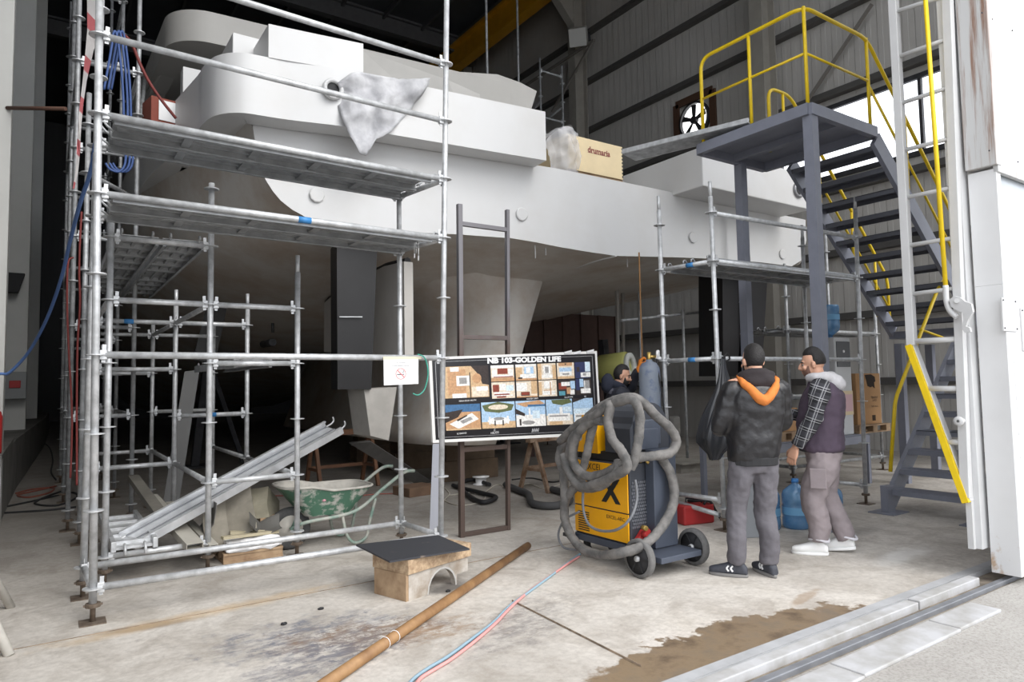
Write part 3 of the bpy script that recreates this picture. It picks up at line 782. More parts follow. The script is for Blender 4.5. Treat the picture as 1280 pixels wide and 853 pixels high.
# --- right scaffold under the transom, beside the welder and the men
s4 = Scaf('scaffold_bay', 'galvanised scaffold bay with one plank deck behind the two standing men', 'scaffold', (6.8, 4.8, 0))
C1, C2, C3, C4 = V((5.64, 4.55, 0)), V((5.58, 5.22, 0)), V((8.10, 4.45, 0)), V((8.04, 5.10, 0))
D1, D2, D3, D4 = at_y(888, 246, 4.55), at_y(823.5, 263, 5.22), at_y(1069, 262, 4.45), at_y(1003, 297, 5.10)
for c, d in ((C1, D1), (C2, D2), (C3, D3), (C4, D4)): s4.post(c, d, spig=True)
s4.ledger(on(C1, D1, 2.72), on(C2, D2, 2.72)); s4.ledger(on(C1, D1, 2.72), on(C3, D3, 2.72)); s4.ledger(on(C2, D2, 2.72), on(C4, D4, 2.72)); s4.ledger(on(C3, D3, 2.72), on(C4, D4, 2.72))
s4.ledger(on(C1, D1, 3.22), on(C3, D3, 3.22)); s4.ledger(on(C1, D1, 1.72), on(C3, D3, 1.72)); s4.ledger(on(C2, D2, 1.72), on(C1, D1, 1.72)); s4.ledger(on(C3, D3, .22), on(C4, D4, .22))
s4.ledger(on(C1, D1, .30), on(C2, D2, .30)); s4.ledger(on(C2, D2, .22), on(C1, D1, .14), heads=False)
for k, yy in enumerate((4.70, 5.02)):
    put_plank(PL25, (5.61, yy, 2.755), R(-2.2), 'steel plank on the right scaffold deck below the stern, %s side' % ('camera', 'yacht')[k], 'planks on the right scaffold')
# --- scaffold beyond the stairs
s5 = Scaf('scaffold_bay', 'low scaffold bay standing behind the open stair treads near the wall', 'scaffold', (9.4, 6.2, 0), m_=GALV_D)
E1 = [V((9.0, 6.0, 0)), V((11.3, 5.9, 0)), V((9.0, 6.75, 0)), V((11.3, 6.7, 0))]
for p, h in zip(E1, (3.05, 2.8, 4.1, 4.3)): s5.post(p, p+V((0, 0, h)), spig=True)
for z in (.22, 1.22, 2.22):
    s5.ledger(E1[0]+V((0, 0, z)), E1[1]+V((0, 0, z))); s5.ledger(E1[2]+V((0, 0, z)), E1[3]+V((0, 0, z)))
    s5.ledger(E1[0]+V((0, 0, z)), E1[2]+V((0, 0, z))); s5.ledger(E1[1]+V((0, 0, z)), E1[3]+V((0, 0, z)))
s5.ledger(E1[2]+V((0, 0, 3.22)), E1[3]+V((0, 0, 3.22)))
for k, yy in enumerate((6.18, 6.52)): put_plank(PL25, (8.9, yy, 2.255), R(-1.5), 'dark steel plank on the low scaffold behind the stairs, %s side' % ('stair', 'wall')[k], 'planks behind the stairs')
# --- slim tower high up by the far wall
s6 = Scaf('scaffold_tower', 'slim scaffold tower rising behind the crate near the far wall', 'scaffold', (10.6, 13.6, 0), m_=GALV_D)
q1, q2 = at_y(676, 140, 13.4), at_y(704, 160, 13.4)
for q, h in ((q1, 9.5), (q2, 9.35)): s6.post((q.x, 13.4, 0), (q.x, 13.4, at_y(672, 72, 13.4).z if q is q1 else at_y(700, 82, 13.4).z), ros=.22)
for z in (8.1, 9.3, 6.9): s6.ledger((q1.x, 13.4, z+.1), (q2.x, 13.4, z+.1)); 
for z in (7.3, 8.6): s6.ledger((q1.x, 13.4, z), (q2.x-.1, 15.2, z+.1), heads=False); s6.ledger((q2.x, 13.4, z), (q2.x+.3, 15.2, z), heads=False)
def blue_label(s, p, q, t, ln=.09):
    p, q = V(p), V(q); c = p+(q-p)*t; d = (q-p).normalized()*ln/2
    f = MB(); f.cyl(c-d, c+d, .0252, 14); f.build('blue_label', mat('blue_label_film', hexc(60, 130, 190), .5), s.root)
blue_label(s4, on(C1, D1, 2.72), on(C2, D2, 2.72), .42); blue_label(s4, on(C2, D2, 1.72), on(C1, D1, 1.72), .55); blue_label(s1, on(A1, T1, zn(2.72)), on(A3, T3, zf(2.72)), .53, .10); blue_label(s2, (XS[0], YS[1], 2.22), (XS[1], YS[1], 2.22), .4); blue_label(s2, (XS[1], YS[1], 1.22), (XS[2], YS[1], 1.22), .5)
# thin rods hanging from the roof
for k, px in enumerate((609, 648)):
    p = at_y(px, 95, 13.+k); f = MB(); f.cyl((p.x, p.y, 4.36), (p.x, p.y, ZT), .03, 8); o = f.build('steel_rod', GALV_D)
    tag(o, 'thin upright steel rod above the hard top, %s of two' % ('left', 'right')[k], 'rod')
# ------------------------------------------------------------------ grey steel staircase with yellow rails
ZP = 4.33
pc = [gnd(1018, 128, ZP), gnd(1094, 152, ZP), gnd(990, 188, ZP), gnd(875, 180, ZP)]
PX0, PX1, PY0, PY1 = 6.42, 7.70, 3.92, 5.36
st = thing('steel_staircase', 'grey steel staircase with high platform and yellow tube handrails', 'staircase', (7.2, 4.4, 0))
f = MB(); f.box(PX0, PX1, PY0, PY1, ZP-.02, ZP-.005)
for (a, b) in (((PX0, PY0), (PX1, PY0)), ((PX1, PY0), (PX1, PY1)), ((PX1, PY1), (PX0, PY1)), ((PX0, PY1), (PX0, PY0))):
    f.bar((a[0], a[1], ZP-.06), (b[0], b[1], ZP-.06), .07, .12, side=(1, 0, 0) if a[0] == b[0] else (0, 1, 0))
f.bar(((PX0+PX1)/2, PY0, ZP-.06), ((PX0+PX1)/2, PY1, ZP-.06), .06, .08, side=(1, 0, 0))
f.build('platform', GREY_P, st)
def col(x, y, z1):
    f = MB(); f.box(x-.055, x+.055, y-.055, y+.055, .012, z1, .004); f.box(x-.12, x+.12, y-.12, y+.12, 0, .012); f.build('column', GREY_P, st)
c2 = at_y(925, 200, 5.36)
col(PX0+.06, PY0+.03, ZP-.1); col(c2.x, 5.36, ZP-.1)
DGREY = mat('dark_grey_tread_paint', hexc(98, 100, 108), .55, var=.08, vscale=6)
def flight(x0, z0, x1, z1, ya, yb, n, nm, m_=GREY_P, mt=DGREY):
    """stringers from (x0,z0) to (x1,z1); treads span ya..yb"""
    d = V((x1-x0, 0, z1-z0)).normalized()
    for y in (ya, yb):
        f = MB(); f.bar((x0, y, z0), (x1, y, z1), .05, .2, side=(0, 1, 0)); f.build('stringer', m_, st)
    for k in range(n):
        t = (k+.5)/n; x, z = lerp(x0, x1, t), lerp(z0, z1, t)
        f = MB(); f.box(x-.14, x+.14, ya+.025, yb-.025, z+.02, z+.028); f.box(x-.14, x-.132, ya+.025, yb-.025, z-.03, z+.028); f.box(x+.132, x+.14, ya+.025, yb-.025, z-.03, z+.028)
        f.build('tread', mt, st)
flight(PX1+.03, ZP-.12, 10.05, 2.15, PY0+.02, 5.0, 10, 'upper')
# landing, hidden for the most part by the door
f = MB(); f.box(10.02, 11.1, 3.0, 5.05, 2.05, 2.15); f.build('landing', GREY_P, st)
for (x, y) in ((11., 3.02), (11., 4.95), (10.1, 4.95)):
    f = MB(); f.box(x-.05, x+.05, y-.05, y+.05, 0, 1.98); f.build('column', GREY_P, st)
lo = gnd(1112, 632)
LX0, LY1 = 7.82, 4.02
flight(LX0, .12, 9.98, 2.2, 3.1, LY1, 10, 'lower', GREY_P, GREY_P)
for y_ in (LY1, 3.1):
    f = MB(); f.box(LX0-.13, LX0+.03, y_-.04, y_+.04, 0, .3, .004); f.box(LX0-.22, LX0+.12, y_-.14, y_+.14, 0, .012); f.build('foot', GREY_P, st)
# yellow rails
rr_ = .021
HR = ZP+1.05
def rail(pts, name='handrail', r=rr_, n=10):
    f = MB(); f.tube(pts, r, n); return f.build(name, YEL, st)
def bend(pts, rad=.12):
    """polyline with rounded corners"""
    pts = [V(p) for p in pts]; out = [pts[0]]
    for a, b, c in zip(pts, pts[1:], pts[2:]):
        u, v = (a-b), (c-b); q = min(rad, u.length*.45, v.length*.45); u.normalize(); v.normalize()
        for k in range(7):
            t = k/6; out.append((b+u*q)*(1-t)**2+b*2*t*(1-t)+(b+v*q)*t*t)
    return out+[pts[-1]]
A_, B_, C_, D_ = (PX0+.03, PY1-.05), (PX0+.03, PY0+.03), (PX1-.03, PY0+.03), (PX1-.03, PY1-.05)
sl = (2.15-ZP+.12)/(10.05-PX1-.03)
rail(bend([(*A_, ZP), (*A_, HR), (*B_, HR), (*C_, HR), (9.95, PY0+.03, 2.2+1.02), (9.95, PY0+.03, 2.1)], .16))
rail([(*A_, ZP+.55), (*B_, ZP+.55), (*C_, ZP+.55)], 'mid_rail', .015)
rail([(C_[0], C_[1], ZP+.5), (9.95, PY0+.03, 2.2+.52)], 'mid_rail', .015)
for (x, y) in (((A_[0]), (A_[1]+B_[1])/2), B_, C_): rail([(x, y, ZP-.02), (x, y, HR)], 'rail_post', .019)
for t in (.35, .68):
    x = lerp(C_[0], 9.95, t); z = lerp(ZP, 2.2, t); rail([(x, C_[1], z-.1), (x, C_[1], z+1.05)], 'rail_post', .018)
# far stringer rail with its hooped start
yF = 5.02
rail(bend([(PX1-.35, yF, ZP-.02), (PX1-.35, yF, ZP+.8), (PX1+.1, yF, ZP+.8), (10.0, yF, 2.15+.78), (10.0, yF, 2.1)], .16))
rail([(PX1-.05, yF, ZP), (PX1-.05, yF, ZP+.78)], 'rail_post', .018)
rail([(PX1+.1, yF, ZP+.35), (10., yF, 2.5)], 'mid_rail', .015)
for t in (.3, .62, .86):
    x = lerp(PX1, 10.0, t); z = lerp(ZP, 2.15, t); rail([(x, yF, z-.1), (x, yF, z+.8)], 'rail_post', .018)
# lower flight rail on its far stringer
g0, g1, g2 = at_y(1113, 590, LY1+.03), at_y(1119, 500, LY1+.03), at_y(1172, 362, LY1+.03)
rail(bend([g0, g1, g2, g2+V((.35, 0, .25))], .1))
rail([at_y(1150, 412, LY1+.03), at_y(1186, 425, LY1+.03)], 'mid_rail', .015)

# gangway channel from the platform towards the yacht deck
g0, g1 = gnd(942, 156, ZP+.08), gnd(786, 194, ZP+.08)
d = (g1-g0).normalized()
f = MB(); sd = V((-d.y, d.x, 0))
for k in (-1, 1): f.bar(g0+sd*.17*k, g1+sd*.17*k, .03, .055, side=(0, 0, 1).__class__((sd.x, sd.y, 0)))
gw = thing('gangway', 'long galvanised gangway laid from the stair platform to the yacht deck', 'gangway', g0)
tmp = f; tmp.build('side_rail', GALV, gw)
f = MB(); f.bar(g0-V((0, 0, .02)), g1-V((0, 0, .02)), .32, .02, side=(sd.x, sd.y, 0)); f.build('tread_board', GALV_D, gw)

# ------------------------------------------------------------------ ladder frame fixed to the sliding door edge
LXX = 5.68
lad = thing('door_ladder', 'white ladder frame with a yellow diagonal foot at the edge of the sliding door', 'ladder', (LXX, 2.5, 0))
def lp(px, py): return at_x(px, py, LXX)
tl, bl_ = lp(1114.5, -40), lp(1140, 432); tr, br_ = lp(1183, -40), lp(1208, 622)
f = MB(); f.bar(tl, bl_, .062, .062, side=(0, 1, 0), bev=.004); f.build('rail', WHITE_M, lad)
f = MB(); f.bar(tr, br_, .062, .062, side=(0, 1, 0), bev=.004); f.build('rail', WHITE_M, lad)
dg0, dg1 = lp(1138, 430), lp(1210, 627)
f = MB(); f.bar(dg0+V((.02, .0, 0)), dg1+V((.02, 0, 0)), .05, .07, side=(0, 1, 0), bev=.003); f.build('brace', WHITE_M, lad)
f = MB(); o_ = V((-.012, .004, -.01)); f.bar(dg0+o_, dg1+o_, .05, .05, side=(0, 1, 0), bev=.003); f.build('brace_face', YEL, lad)
for (xa, ya, xb_, yb_) in ((1121, 14, 1187, -7), (1125, 70, 1189, 47), (1127, 129, 1190, 108), (1130, 188, 1192, 172), (1133, 247, 1194, 234), (1136, 307, 1196, 297), (1138, 368, 1199, 360), (1140, 427, 1201, 424), (1162, 486, 1205, 486), (1186, 553, 1208, 553)):
    f = MB(); f.cyl(lp(xa, ya), lp(xb_, yb_), .0165 if yb_ < 420 else .022, 10); f.build('rung', WHITE_M, lad)
f = MB(); c = lp(1206, 526); f.cyl(c, c+V((-.09, 0, .0)), .018, 10); f.lathe([(.01, 0), (.035, .0), (.035, .02), (.01, .02)], c+V((-.09, 0, 0)), (-1, 0, 0), 12); f.build('stop', WHITE_M, lad)
# yellow drop bar with the white hook catch
bar = thing('latch_bar', 'yellow drop bar with white hook catch beside the sliding door', 'latch', (LXX-.1, 2.4, 1.5))
def bp_(px, py): return at_x(px, py, LXX-.09)
f = MB(); f.cyl(bp_(1154, -40), bp_(1182, 358), .0165, 10); f.build('bar', YEL, bar)
f = MB(); f.tube(spline([bp_(1182, 357), bp_(1183, 376), bp_(1187, 388), bp_(1196, 397)], 4), .02, 10); f.build('bar_foot', WHITE_M, bar)
hk = [(1186, 375), (1193, 370), (1200, 372), (1206, 377), (1214, 380), (1216, 390), (1210, 400), (1207, 408), (1212, 410), (1213, 415), (1206, 416), (1202, 411), (1204, 400), (1203, 391), (1196, 388), (1189, 384)]
f = MB(); f.prism([at_x(px, py, LXX-.11) for px, py in hk], (.03, 0, 0)); f.cyl(at_x(1196, 376, LXX-.125), at_x(1196, 376, LXX-.07), .018, 12); f.build('hook', WHITE_M, bar)
# ------------------------------------------------------------------ welding set on its trolley
def tube_thing(name, label, cat, pts, r, m_, n=8, group=None, sm=8, closed=False, loc=None):
    f = MB(); f.tube(spline(pts, sm, closed), r, n, closed); o = f.build(name, m_)
    return tag(o, label, cat, group)
WX0, WX1, WY0, WY1_ = 3.86, 4.27, 4.03, 4.72
MYEL = mat('machine_yellow', hexc(238, 170, 10), .4, var=.05, vscale=5)
MGREY = mat('machine_blue_grey', hexc(72, 78, 90), .45, var=.1, vscale=5)
MDARK = mat('machine_dark_grey', hexc(58, 61, 68), .5, var=.1, vscale=5)
wd = thing('welding_machine', 'yellow and grey wheeled welding machine wrapped in a thick grey hose', 'welder', (4.05, 4.3, 0))
f = MB(); f.box(WX0, WX1, WY0, WY1_, .2, .84, .012); body = f.build('cabinet', MDARK, wd)
f = MB(); f.box(WX0-.012, WX0, WY0+.015, WY1_-.01, .45, .83, .004); f.build('side_panel', MYEL, body)
f = MB(); f.box(WX0-.012, WX0, WY0+.015, WY1_-.01, .215, .44, .004); f.build('side_panel', MYEL, body)
f = MB()
f.mi = 0
for k in range(9): f.box(WX0-.016, WX0-.011, WY1_-.2, WY1_-.06, .235+k*.019, .243+k*.019)
f.build('louvre', INK, body)
f = MB(); f.text('X', (WX0-.014, WY0+.21, .60), (0, -1, 0), (0, 0, 1), .26, .001, bold=.012); f.build('emblem', INK, body)
f = MB(); f.text('EXCEL', (WX0-.014, WY0+.42, .785), (0, -1, 0), (0, 0, 1), .075, .001); f.build('lettering', INK, body)
f = MB(); f.text('EXCEL-ARC', (WX0-.014, WY0+.16, .395), (0, -1, 0), (0, 0, 1), .042, .001); f.build('lettering', INK, body)
# mesh back
f = MB()
for i in range(8):
    for j in range(14):
        x, z = WX0+.02+i*.021+(j % 2)*.01, .34+j*.027
        f.obox((x, WY0-.004, z), (.007, 0, 0), (0, .004, 0), (0, 0, .009))
f.build('vent_mesh', mat('mesh_grey', hexc(96, 98, 104), .5), body)
# bottle rack column and tray, axle with two large wheels
f = MB(); f.box(WX0+.17, WX1+.02, WY0-.1, WY0-.006, .17, .95, .006); f.build('rack_column', MGREY, wd)
f = MB(); f.box(WX0+.0, WX1+.04, WY0-.32, WY0+.0, .12, .165, .005); f.box(WX0-.01, WX1+.02, WY0, WY1_, .14, .2, .006); tray = f.build('tray', MGREY, wd)
AX0, AX1, AY, RW = WX0-.07, WX1+.13, WY0-.16, .148
f = MB(); f.cyl((AX0, AY, RW), (AX1, AY, RW), .014, 10); f.build('axle', DARK, wd)
for x, s in ((AX0, -1), (AX1, 1)):
    f = MB(); f.lathe([(RW*.8, -.028), (RW*.97, -.026), (RW, -.012), (RW, .012), (RW*.97, .026), (RW*.8, .028)], (x, AY, RW), (1, 0, 0), 28); wh = f.build('wheel', mat('worn_tyre', hexc(104, 103, 102), .8, var=.2, vscale=20), wd)
    f = MB(); f.lathe([(.0, -.02), (RW*.8, -.022), (RW*.8, .022), (.0, .02)], (x, AY, RW), (1, 0, 0), 28)
    for k in range(6):
        a = k*PI/3; f.bar((x, AY+math.cos(a)*.03, RW+math.sin(a)*.03), (x, AY+math.cos(a)*RW*.75, RW+math.sin(a)*RW*.75), .056, .014, side=(1, 0, 0))
    f.build('rim', BLACK, wh)
    f = MB(); f.lathe([(.0, -.04), (.022, -.04), (.024, -.02), (.024, .02), (.022, .04), (.0, .04)], (x, AY, RW), (1, 0, 0), 14); f.build('hub', GALV, wh)
for x in (WX0+.06, WX1-.06):
    f = MB(); f.lathe([(.03, -.018), (.05, -.015), (.05, .015), (.03, .018)], (x, WY1_-.08, .05), (1, 0, 0), 16, cap=True); f.bar((x, WY1_-.08, .06), (x, WY1_-.08, .14), .05, .04); f.build('caster', BLACK, wd)
f = MB(); f.bar((WX0-.05, WY1_-.05, .17), (WX0-.05, WY1_+.1, .17), .03, .03); f.build('tow_eye', DARK, wd)
# red valve and hose stub low on the back
f = MB(); c = V((WX0+.08, WY0-.03, .27)); f.bar(c+V((-.05, 0, -.06)), c+V((.06, -.01, .06)), .05, .07, bev=.008); f.cyl(c+V((.0, -.03, .02)), c+V((0, -.08, .03)), .03, 12); f.build('regulator', RED, wd)
f = MB(); f.cyl(c+V((-.02, -.04, .08)), c+V((-.03, -.09, .08)), .02, 10); f.build('brass_gauge', mat('brass', (.55, .38, .12), .35, .8), wd)
# wire feeder with rounded cover on top
f = MB(); zf = .92
pr = [(WX0+.02, WY0+.0, zf), (WX1+.05, WY0+.0, zf), (WX1+.05, WY0, zf+.22)]
for k in range(11):
    a = k*PI/10; pr.append(((WX0+WX1)/2+.04+.195*math.cos(a), WY0, zf+.24+.17*math.sin(a)))
pr += [(WX0+.02, WY0, zf+.2)]
f.prism(pr, (0, .3, 0)); fd = f.build('wire_feeder', MDARK, wd)
f = MB(); f.box(WX0+.06, WX1-.06, WY0-.02, WY0, zf+.06, zf+.27, .01); f.box(WX0+.1, WX1-.1, WY0-.032, WY0-.018, zf+.03, zf+.2, .008); f.build('feeder_lid', MGREY, fd)
f = MB(); f.prism([(WX0-.0, WY1_-.05, .9), (WX0, WY1_-.32, .9), (WX0, WY1_-.30, 1.22), (WX0, WY1_-.12, 1.22)], (.34, 0, 0)); f.build('control_head', MYEL, wd)
f = MB(); f.box(WX0+.03, WX1-.03, WY0+.02, WY1_-.04, .84, .92, .01); f.build('top_tray', INK, wd)
for k, (dx, cc) in enumerate(((.08, .0), (.16, .0), (.25, .0))):
    f = MB(); f.cyl((WX0+dx, WY0+.005, .9), (WX0+dx+.01, WY0-.05, .86-.02*k), .014, 8); f.build('plug', mat('brass', (.5, .35, .1), .4, .8), wd)
# spare wire drum on the right shoulder
f = MB(); f.lathe([(.13, -.05), (.15, -.05), (.15, .05), (.13, .05)], (WX1+.14, WY0+.2, 1.0), (1, .3, 0), 24); f.lathe([(.03, -.045), (.13, -.045), (.13, .045), (.03, .045)], (WX1+.14, WY0+.2, 1.0), (1, .3, 0), 24); f.build('wire_drum', MGREY, wd)
# the thick sleeve: loops traced over the front of the machine
HOSE = mat('grey_hose_sleeve', hexc(122, 119, 116), .85, col2=hexc(84, 83, 82), vscale=9, bump=.35, bscale=26)
def hd(px, off=0.): 
    if px < 783: b = lerp(5.93, 5.34, (px-700)/83)
    else: b = lerp(5.34, 5.56, (px-783)/60)
    return b-off
def hose(pts, r, name, m_, off=.1, n=10):
    P3 = []
    for q in pts:
        o_ = q[2] if len(q) > 2 else off
        P3.append(at_d(q[0], q[1], hd(q[0], o_)))
    f = MB(); f.tube(spline(P3, 8), r, n)
    f.jitter(r*.18, 30); return f.build(name, m_, wd)
hose([(736, 612, .1), (720, 596, .12), (712, 566, .14), (720, 540, .14), (742, 516, .1), (766, 502, .1), (790, 497, .12), (806, 506, .14), (822, 522, .16), (838, 536, .18), (845, 552, .18), (838, 566, .18), (818, 570, .16), (795, 573, .14), (775, 582, .15), (752, 594, .16), (730, 594, .16), (716, 574, .18), (721, 545, .2), (738, 528, .2), (754, 526, .2)], 0.0385, 'hose_sleeve', HOSE)
hose([(724, 546, .04), (708, 552, .06), (699, 570, .08), (704, 592, .08), (706, 620, .1), (706, 648, .1), (714, 670, .12), (728, 686, .14), (750, 694, .16), (774, 692, .2), (800, 684, .2), (822, 666, .18), (838, 640, .14), (843, 618, .1), (838, 592, .06), (826, 572, .02)], 0.0377, 'hose_sleeve', HOSE)
hose([(700, 552, .1), (722, 532, .16), (744, 520, .22), (762, 506, .2), (760, 528, .22), (766, 550, .22), (778, 566, .24), (784, 584, .24), (770, 594, .24), (748, 604, .2), (726, 608, .16), (712, 592, .18), (704, 568, .16)], 0.0377, 'hose_sleeve', HOSE)
hose([(768, 504, .16), (790, 500, .2), (799, 516, .24), (799, 540, .24), (796, 562, .24), (792, 578, .22), (788, 586, .2)], 0.0361, 'hose_sleeve', HOSE)
hose([(744, 524, .1), (738, 545, .12), (734, 566, .12), (728, 588, .1), (722, 604, .1), (712, 618, .08), (704, 632, .06)], 0.0344, 'hose_sleeve', HOSE)
hose([(720, 610, .06), (738, 612, .14), (756, 606, .18), (770, 590, .2), (772, 576, .14)], 0.0295, 'hose_sleeve', HOSE)
THIN = mat('thin_grey_cable', hexc(110, 112, 116), .6)
hose([(729, 612, .06), (729, 636, .08), (736, 656, .1), (752, 664, .12), (772, 662, .14), (788, 648, .12), (796, 624, .1), (794, 600, .08)], .011, 'thin_cable', THIN)
hose([(724, 640, .04), (706, 650, .06), (698, 668, .06), (704, 684, .05), (722, 688, .04)], .01, 'thin_cable', THIN)

# ------------------------------------------------------------------ gas bottle standing behind the welder
cb = at_d(817, 640, 7.35); cb.z = 0
gb = thing('gas_cylinder', 'scuffed blue grey gas cylinder standing behind the welder beside the scaffold', 'gas cylinder', cb)
CYLM = mat('scuffed_blue_grey', hexc(118, 126, 138), .55, col2=hexc(66, 84, 120), vscale=7, thr=(.3, .48))
f = MB(); f.lathe([(.0, 0), (.105, 0), (.115, .02), (.115, 1.60), (.108, 1.655), (.08, 1.70), (.035, 1.72), (.035, 1.74), (0, 1.74)], cb, n=28); f.build('bottle', CYLM, gb)
f = MB(); f.cyl(cb+V((0, 0, 1.7)), cb+V((0, 0, 1.82)), .022, 10); f.cyl(cb+V((0, 0, 1.77)), cb+V((.07, -.03, 1.77)), .018, 10); f.build('valve', mat('brass', (.5, .35, .1), .4, .8), gb)
f = MB(); f.lathe([(.04, -.015), (.045, 0), (.04, .015)], cb+V((.1, -.04, 1.8)), (.6, -1, 0), 16, cap=True); f.cyl(cb+V((.07, -.03, 1.77)), cb+V((.16, -.05, 1.74)), .02, 10); f.build('gauge', WHITE, gb)
f = MB(); f.tube(spline([cb+V((.06, -.05, 1.74)), cb+V((.02, -.13, 1.5)), cb+V((.06, -.14, 1.2)), cb+V((.09, -.13, .8)), cb+V((.1, -.14, .5))], 6), .008, 6); f.build('gas_hose', BLACK, gb)

# ------------------------------------------------------------------ poster board
PY_ = 5.80
def pp_(px, py): return at_y(px, py, PY_)
ptl, ptr, pbr, pbl = pp_(536, 447), pp_(746, 439), pp_(752, 544), pp_(541, 554)
po = thing('poster_board', 'black poster board of yacht interior pictures leaning on the brown steel frame', 'poster', (3.95, PY_, .9))
ux = (ptr-ptl); 
def pq(u, v, lift=0.):
    a = ptl+(ptr-ptl)*u; b = pbl+(pbr-pbl)*u; p = a+(b-a)*v; return V((p.x, PY_-lift, p.z))
def pquad(f, u0, u1, v0, v1, lift): f.poly([pq(u0, v0, lift), pq(u1, v0, lift), pq(u1, v1, lift), pq(u0, v1, lift)])
f = MB(); f.prism([pq(0, 0), pq(1, 0), pq(1, 1), pq(0, 1)], (0, .03, 0)); f.build('backing', mat('white_foam_edge', (.72, .71, .69), .6), po)
f = MB(); pquad(f, .015, .985, .03, .965, .002); f.build('print', mat('poster_black', hexc(34, 33, 36), .3, var=.1, vscale=6), po)
f = MB(); pm = mat('poster_hairline', hexc(190, 190, 192), .4)
for (a, b, c, d) in ((.03, .965, .055, .058), (.03, .032, .055, .94), (.03, .965, .94, .943), (.963, .965, .055, .94)): pquad(f, a, b, c, d, .003)
f.build('print_border', pm, po)
tx = pq(.53, .075, .003); udir = (pq(1, .08)-pq(0, .08)).normalized()
f = MB(); f.text('NB 103-GOLDEN LIFE', tx, udir, (0, 0, 1), .072, .001, bold=.004)
wd_ = [v.co for v in f.bm.verts]; sx = 1.0
tw = max(p.x for p in wd_)-min(p.x for p in wd_); want = (ptr.x-ptl.x)*.445
for v in f.bm.verts: v.co.x = tx.x+(v.co.x-tx.x)*want/tw
f.build('title', WHITE, po)
PC = {k: mat('print_'+k, hexc(*v), .35, var=.2, vscale=45, detail=3) for k, v in dict(cream=(222, 208, 188), wood=(192, 150, 112), red=(136, 66, 52), white=(232, 230, 226), sky=(168, 196, 222), pale=(206, 222, 232), navy=(52, 58, 92), dark=(58, 50, 48), teal=(90, 150, 165), green=(96, 104, 70), tan=(204, 172, 134), grey=(150, 148, 146), blue=(70, 110, 150)).items()}
PK = list(PC)
def picture(u0, u1, v0, v1, rects):
    """one printed picture: background and colour areas (colour, u0, u1, v0, v1) in its own 0..1 square"""
    f = MB(); mats = []
    for k, q in enumerate(rects):
        m_ = PC[q[0]]
        if m_ not in mats: mats.append(m_)
        f.mi = mats.index(m_)
        if len(q) == 5: pquad(f, lerp(u0, u1, q[1]), lerp(u0, u1, q[2]), lerp(v0, v1, q[3]), lerp(v0, v1, q[4]), .003+k*.0003)
        else: f.poly([pq(lerp(u0, u1, a), lerp(v0, v1, b), .003+k*.0003) for a, b in q[1]])
    return f.build('picture', mats, po)
def ell(cx, cy, rx, ry, n=14): return [(cx+rx*math.cos(2*PI*k/n), cy+ry*math.sin(2*PI*k/n)) for k in range(n)]
picture(.06, .31, .12, .49, [('tan', 0, 1, 0, 1), ('dark', [(.62, 0), (1, 0), (1, .62), (.86, .58), (.78, .28)]), ('wood', .12, .5, .1, .9), ('white', .18, .36, .02, .16), ('white', .3, .58, .3, .62), ('grey', .36, .52, .36, .56), ('cream', .62, .98, .66, .98), ('white', .72, .98, .66, .8), ('dark', .58, .6, .2, 1), ('wood', [(a, b) for a, b in ell(.74, .4, .1, .16)]), ('white', .2, .5, .86, 1)])
rooms = [
 [('cream', 0, 1, 0, 1), ('white', 0, 1, 0, .18), ('red', .28, .72, .2, .55), ('white', .05, .25, .25, .7), ('white', .75, .95, .25, .7), ('wood', 0, 1, .78, 1), ('red', .1, .95, .7, .76), ('white', .1, .9, .6, .7)],
 [('cream', 0, 1, 0, 1), ('white', 0, 1, 0, .14), ('sky', .4, .86, .16, .6), ('white', .5, .7, .2, .55), ('tan', .0, .3, .2, .85), ('white', .2, .95, .62, .86), ('wood', 0, 1, .88, 1), ('dark', .1, .3, .8, .9)],
 [('cream', 0, 1, 0, 1), ('tan', 0, .2, 0, 1), ('white', .3, .7, .12, .7), ('grey', .4, .6, .2, .6), ('white', .2, .9, .7, .9), ('tan', .8, 1, .1, 1)],
 [('cream', 0, 1, 0, 1), ('wood', .1, .9, 0, .2), ('sky', .12, .85, .3, .62), ('white', .15, .85, .55, .8), ('grey', .3, .7, .66, .76), ('tan', 0, 1, .86, 1), ('dark', .45, .55, .05, .12)],
 [('navy', 0, 1, 0, 1), ('pale', .62, 1, 0, .6), ('navy', .6, .66, 0, 1), ('white', .35, 1, .65, .95), ('dark', .1, .3, .3, .6), ('grey', .5, .7, .7, .85)],
 [('cream', 0, 1, 0, 1), ('red', .05, .32, .15, .6), ('white', .35, .6, .1, .5), ('pale', .62, .95, .2, .55), ('red', .1, .75, .72, .8), ('white', .1, .8, .6, .72), ('red', .2, .6, .86, .96), ('white', .0, .9, .8, .86)],
 [('cream', 0, 1, 0, 1), ('white', .0, .5, .1, .6), ('tan', .7, 1, 0, .8), ('dark', .2, .62, .66, .9), ('red', .22, .6, .68, .86), ('wood', 0, 1, .92, 1)],
 [('cream', 0, 1, 0, 1), ('tan', .0, .18, .1, .9), ('white', .3, .75, .05, .5), ('wood', .3, .7, .6, .64), ('white', .2, .9, .66, .9), ('wood', .62, .68, .1, .9)],
 [('dark', 0, 1, 0, 1), ('red', .05, .5, .2, .6), ('white', .2, .7, .15, .4), ('sky', .72, 1, .1, .6), ('teal', .05, .4, .72, .98), ('wood', .5, .75, .5, .9), ('white', .7, .95, .65, .95)],
 [('dark', 0, 1, 0, 1), ('sky', .1, .5, .0, .5), ('grey', .5, .9, .1, .6), ('white', .3, .95, .6, .9), ('navy', 0, .25, 0, .7), ('white', .55, .6, .1, .6)]]
UE = [.325, .458, .468, .594, .602, .716, .724, .836, .842, .945]
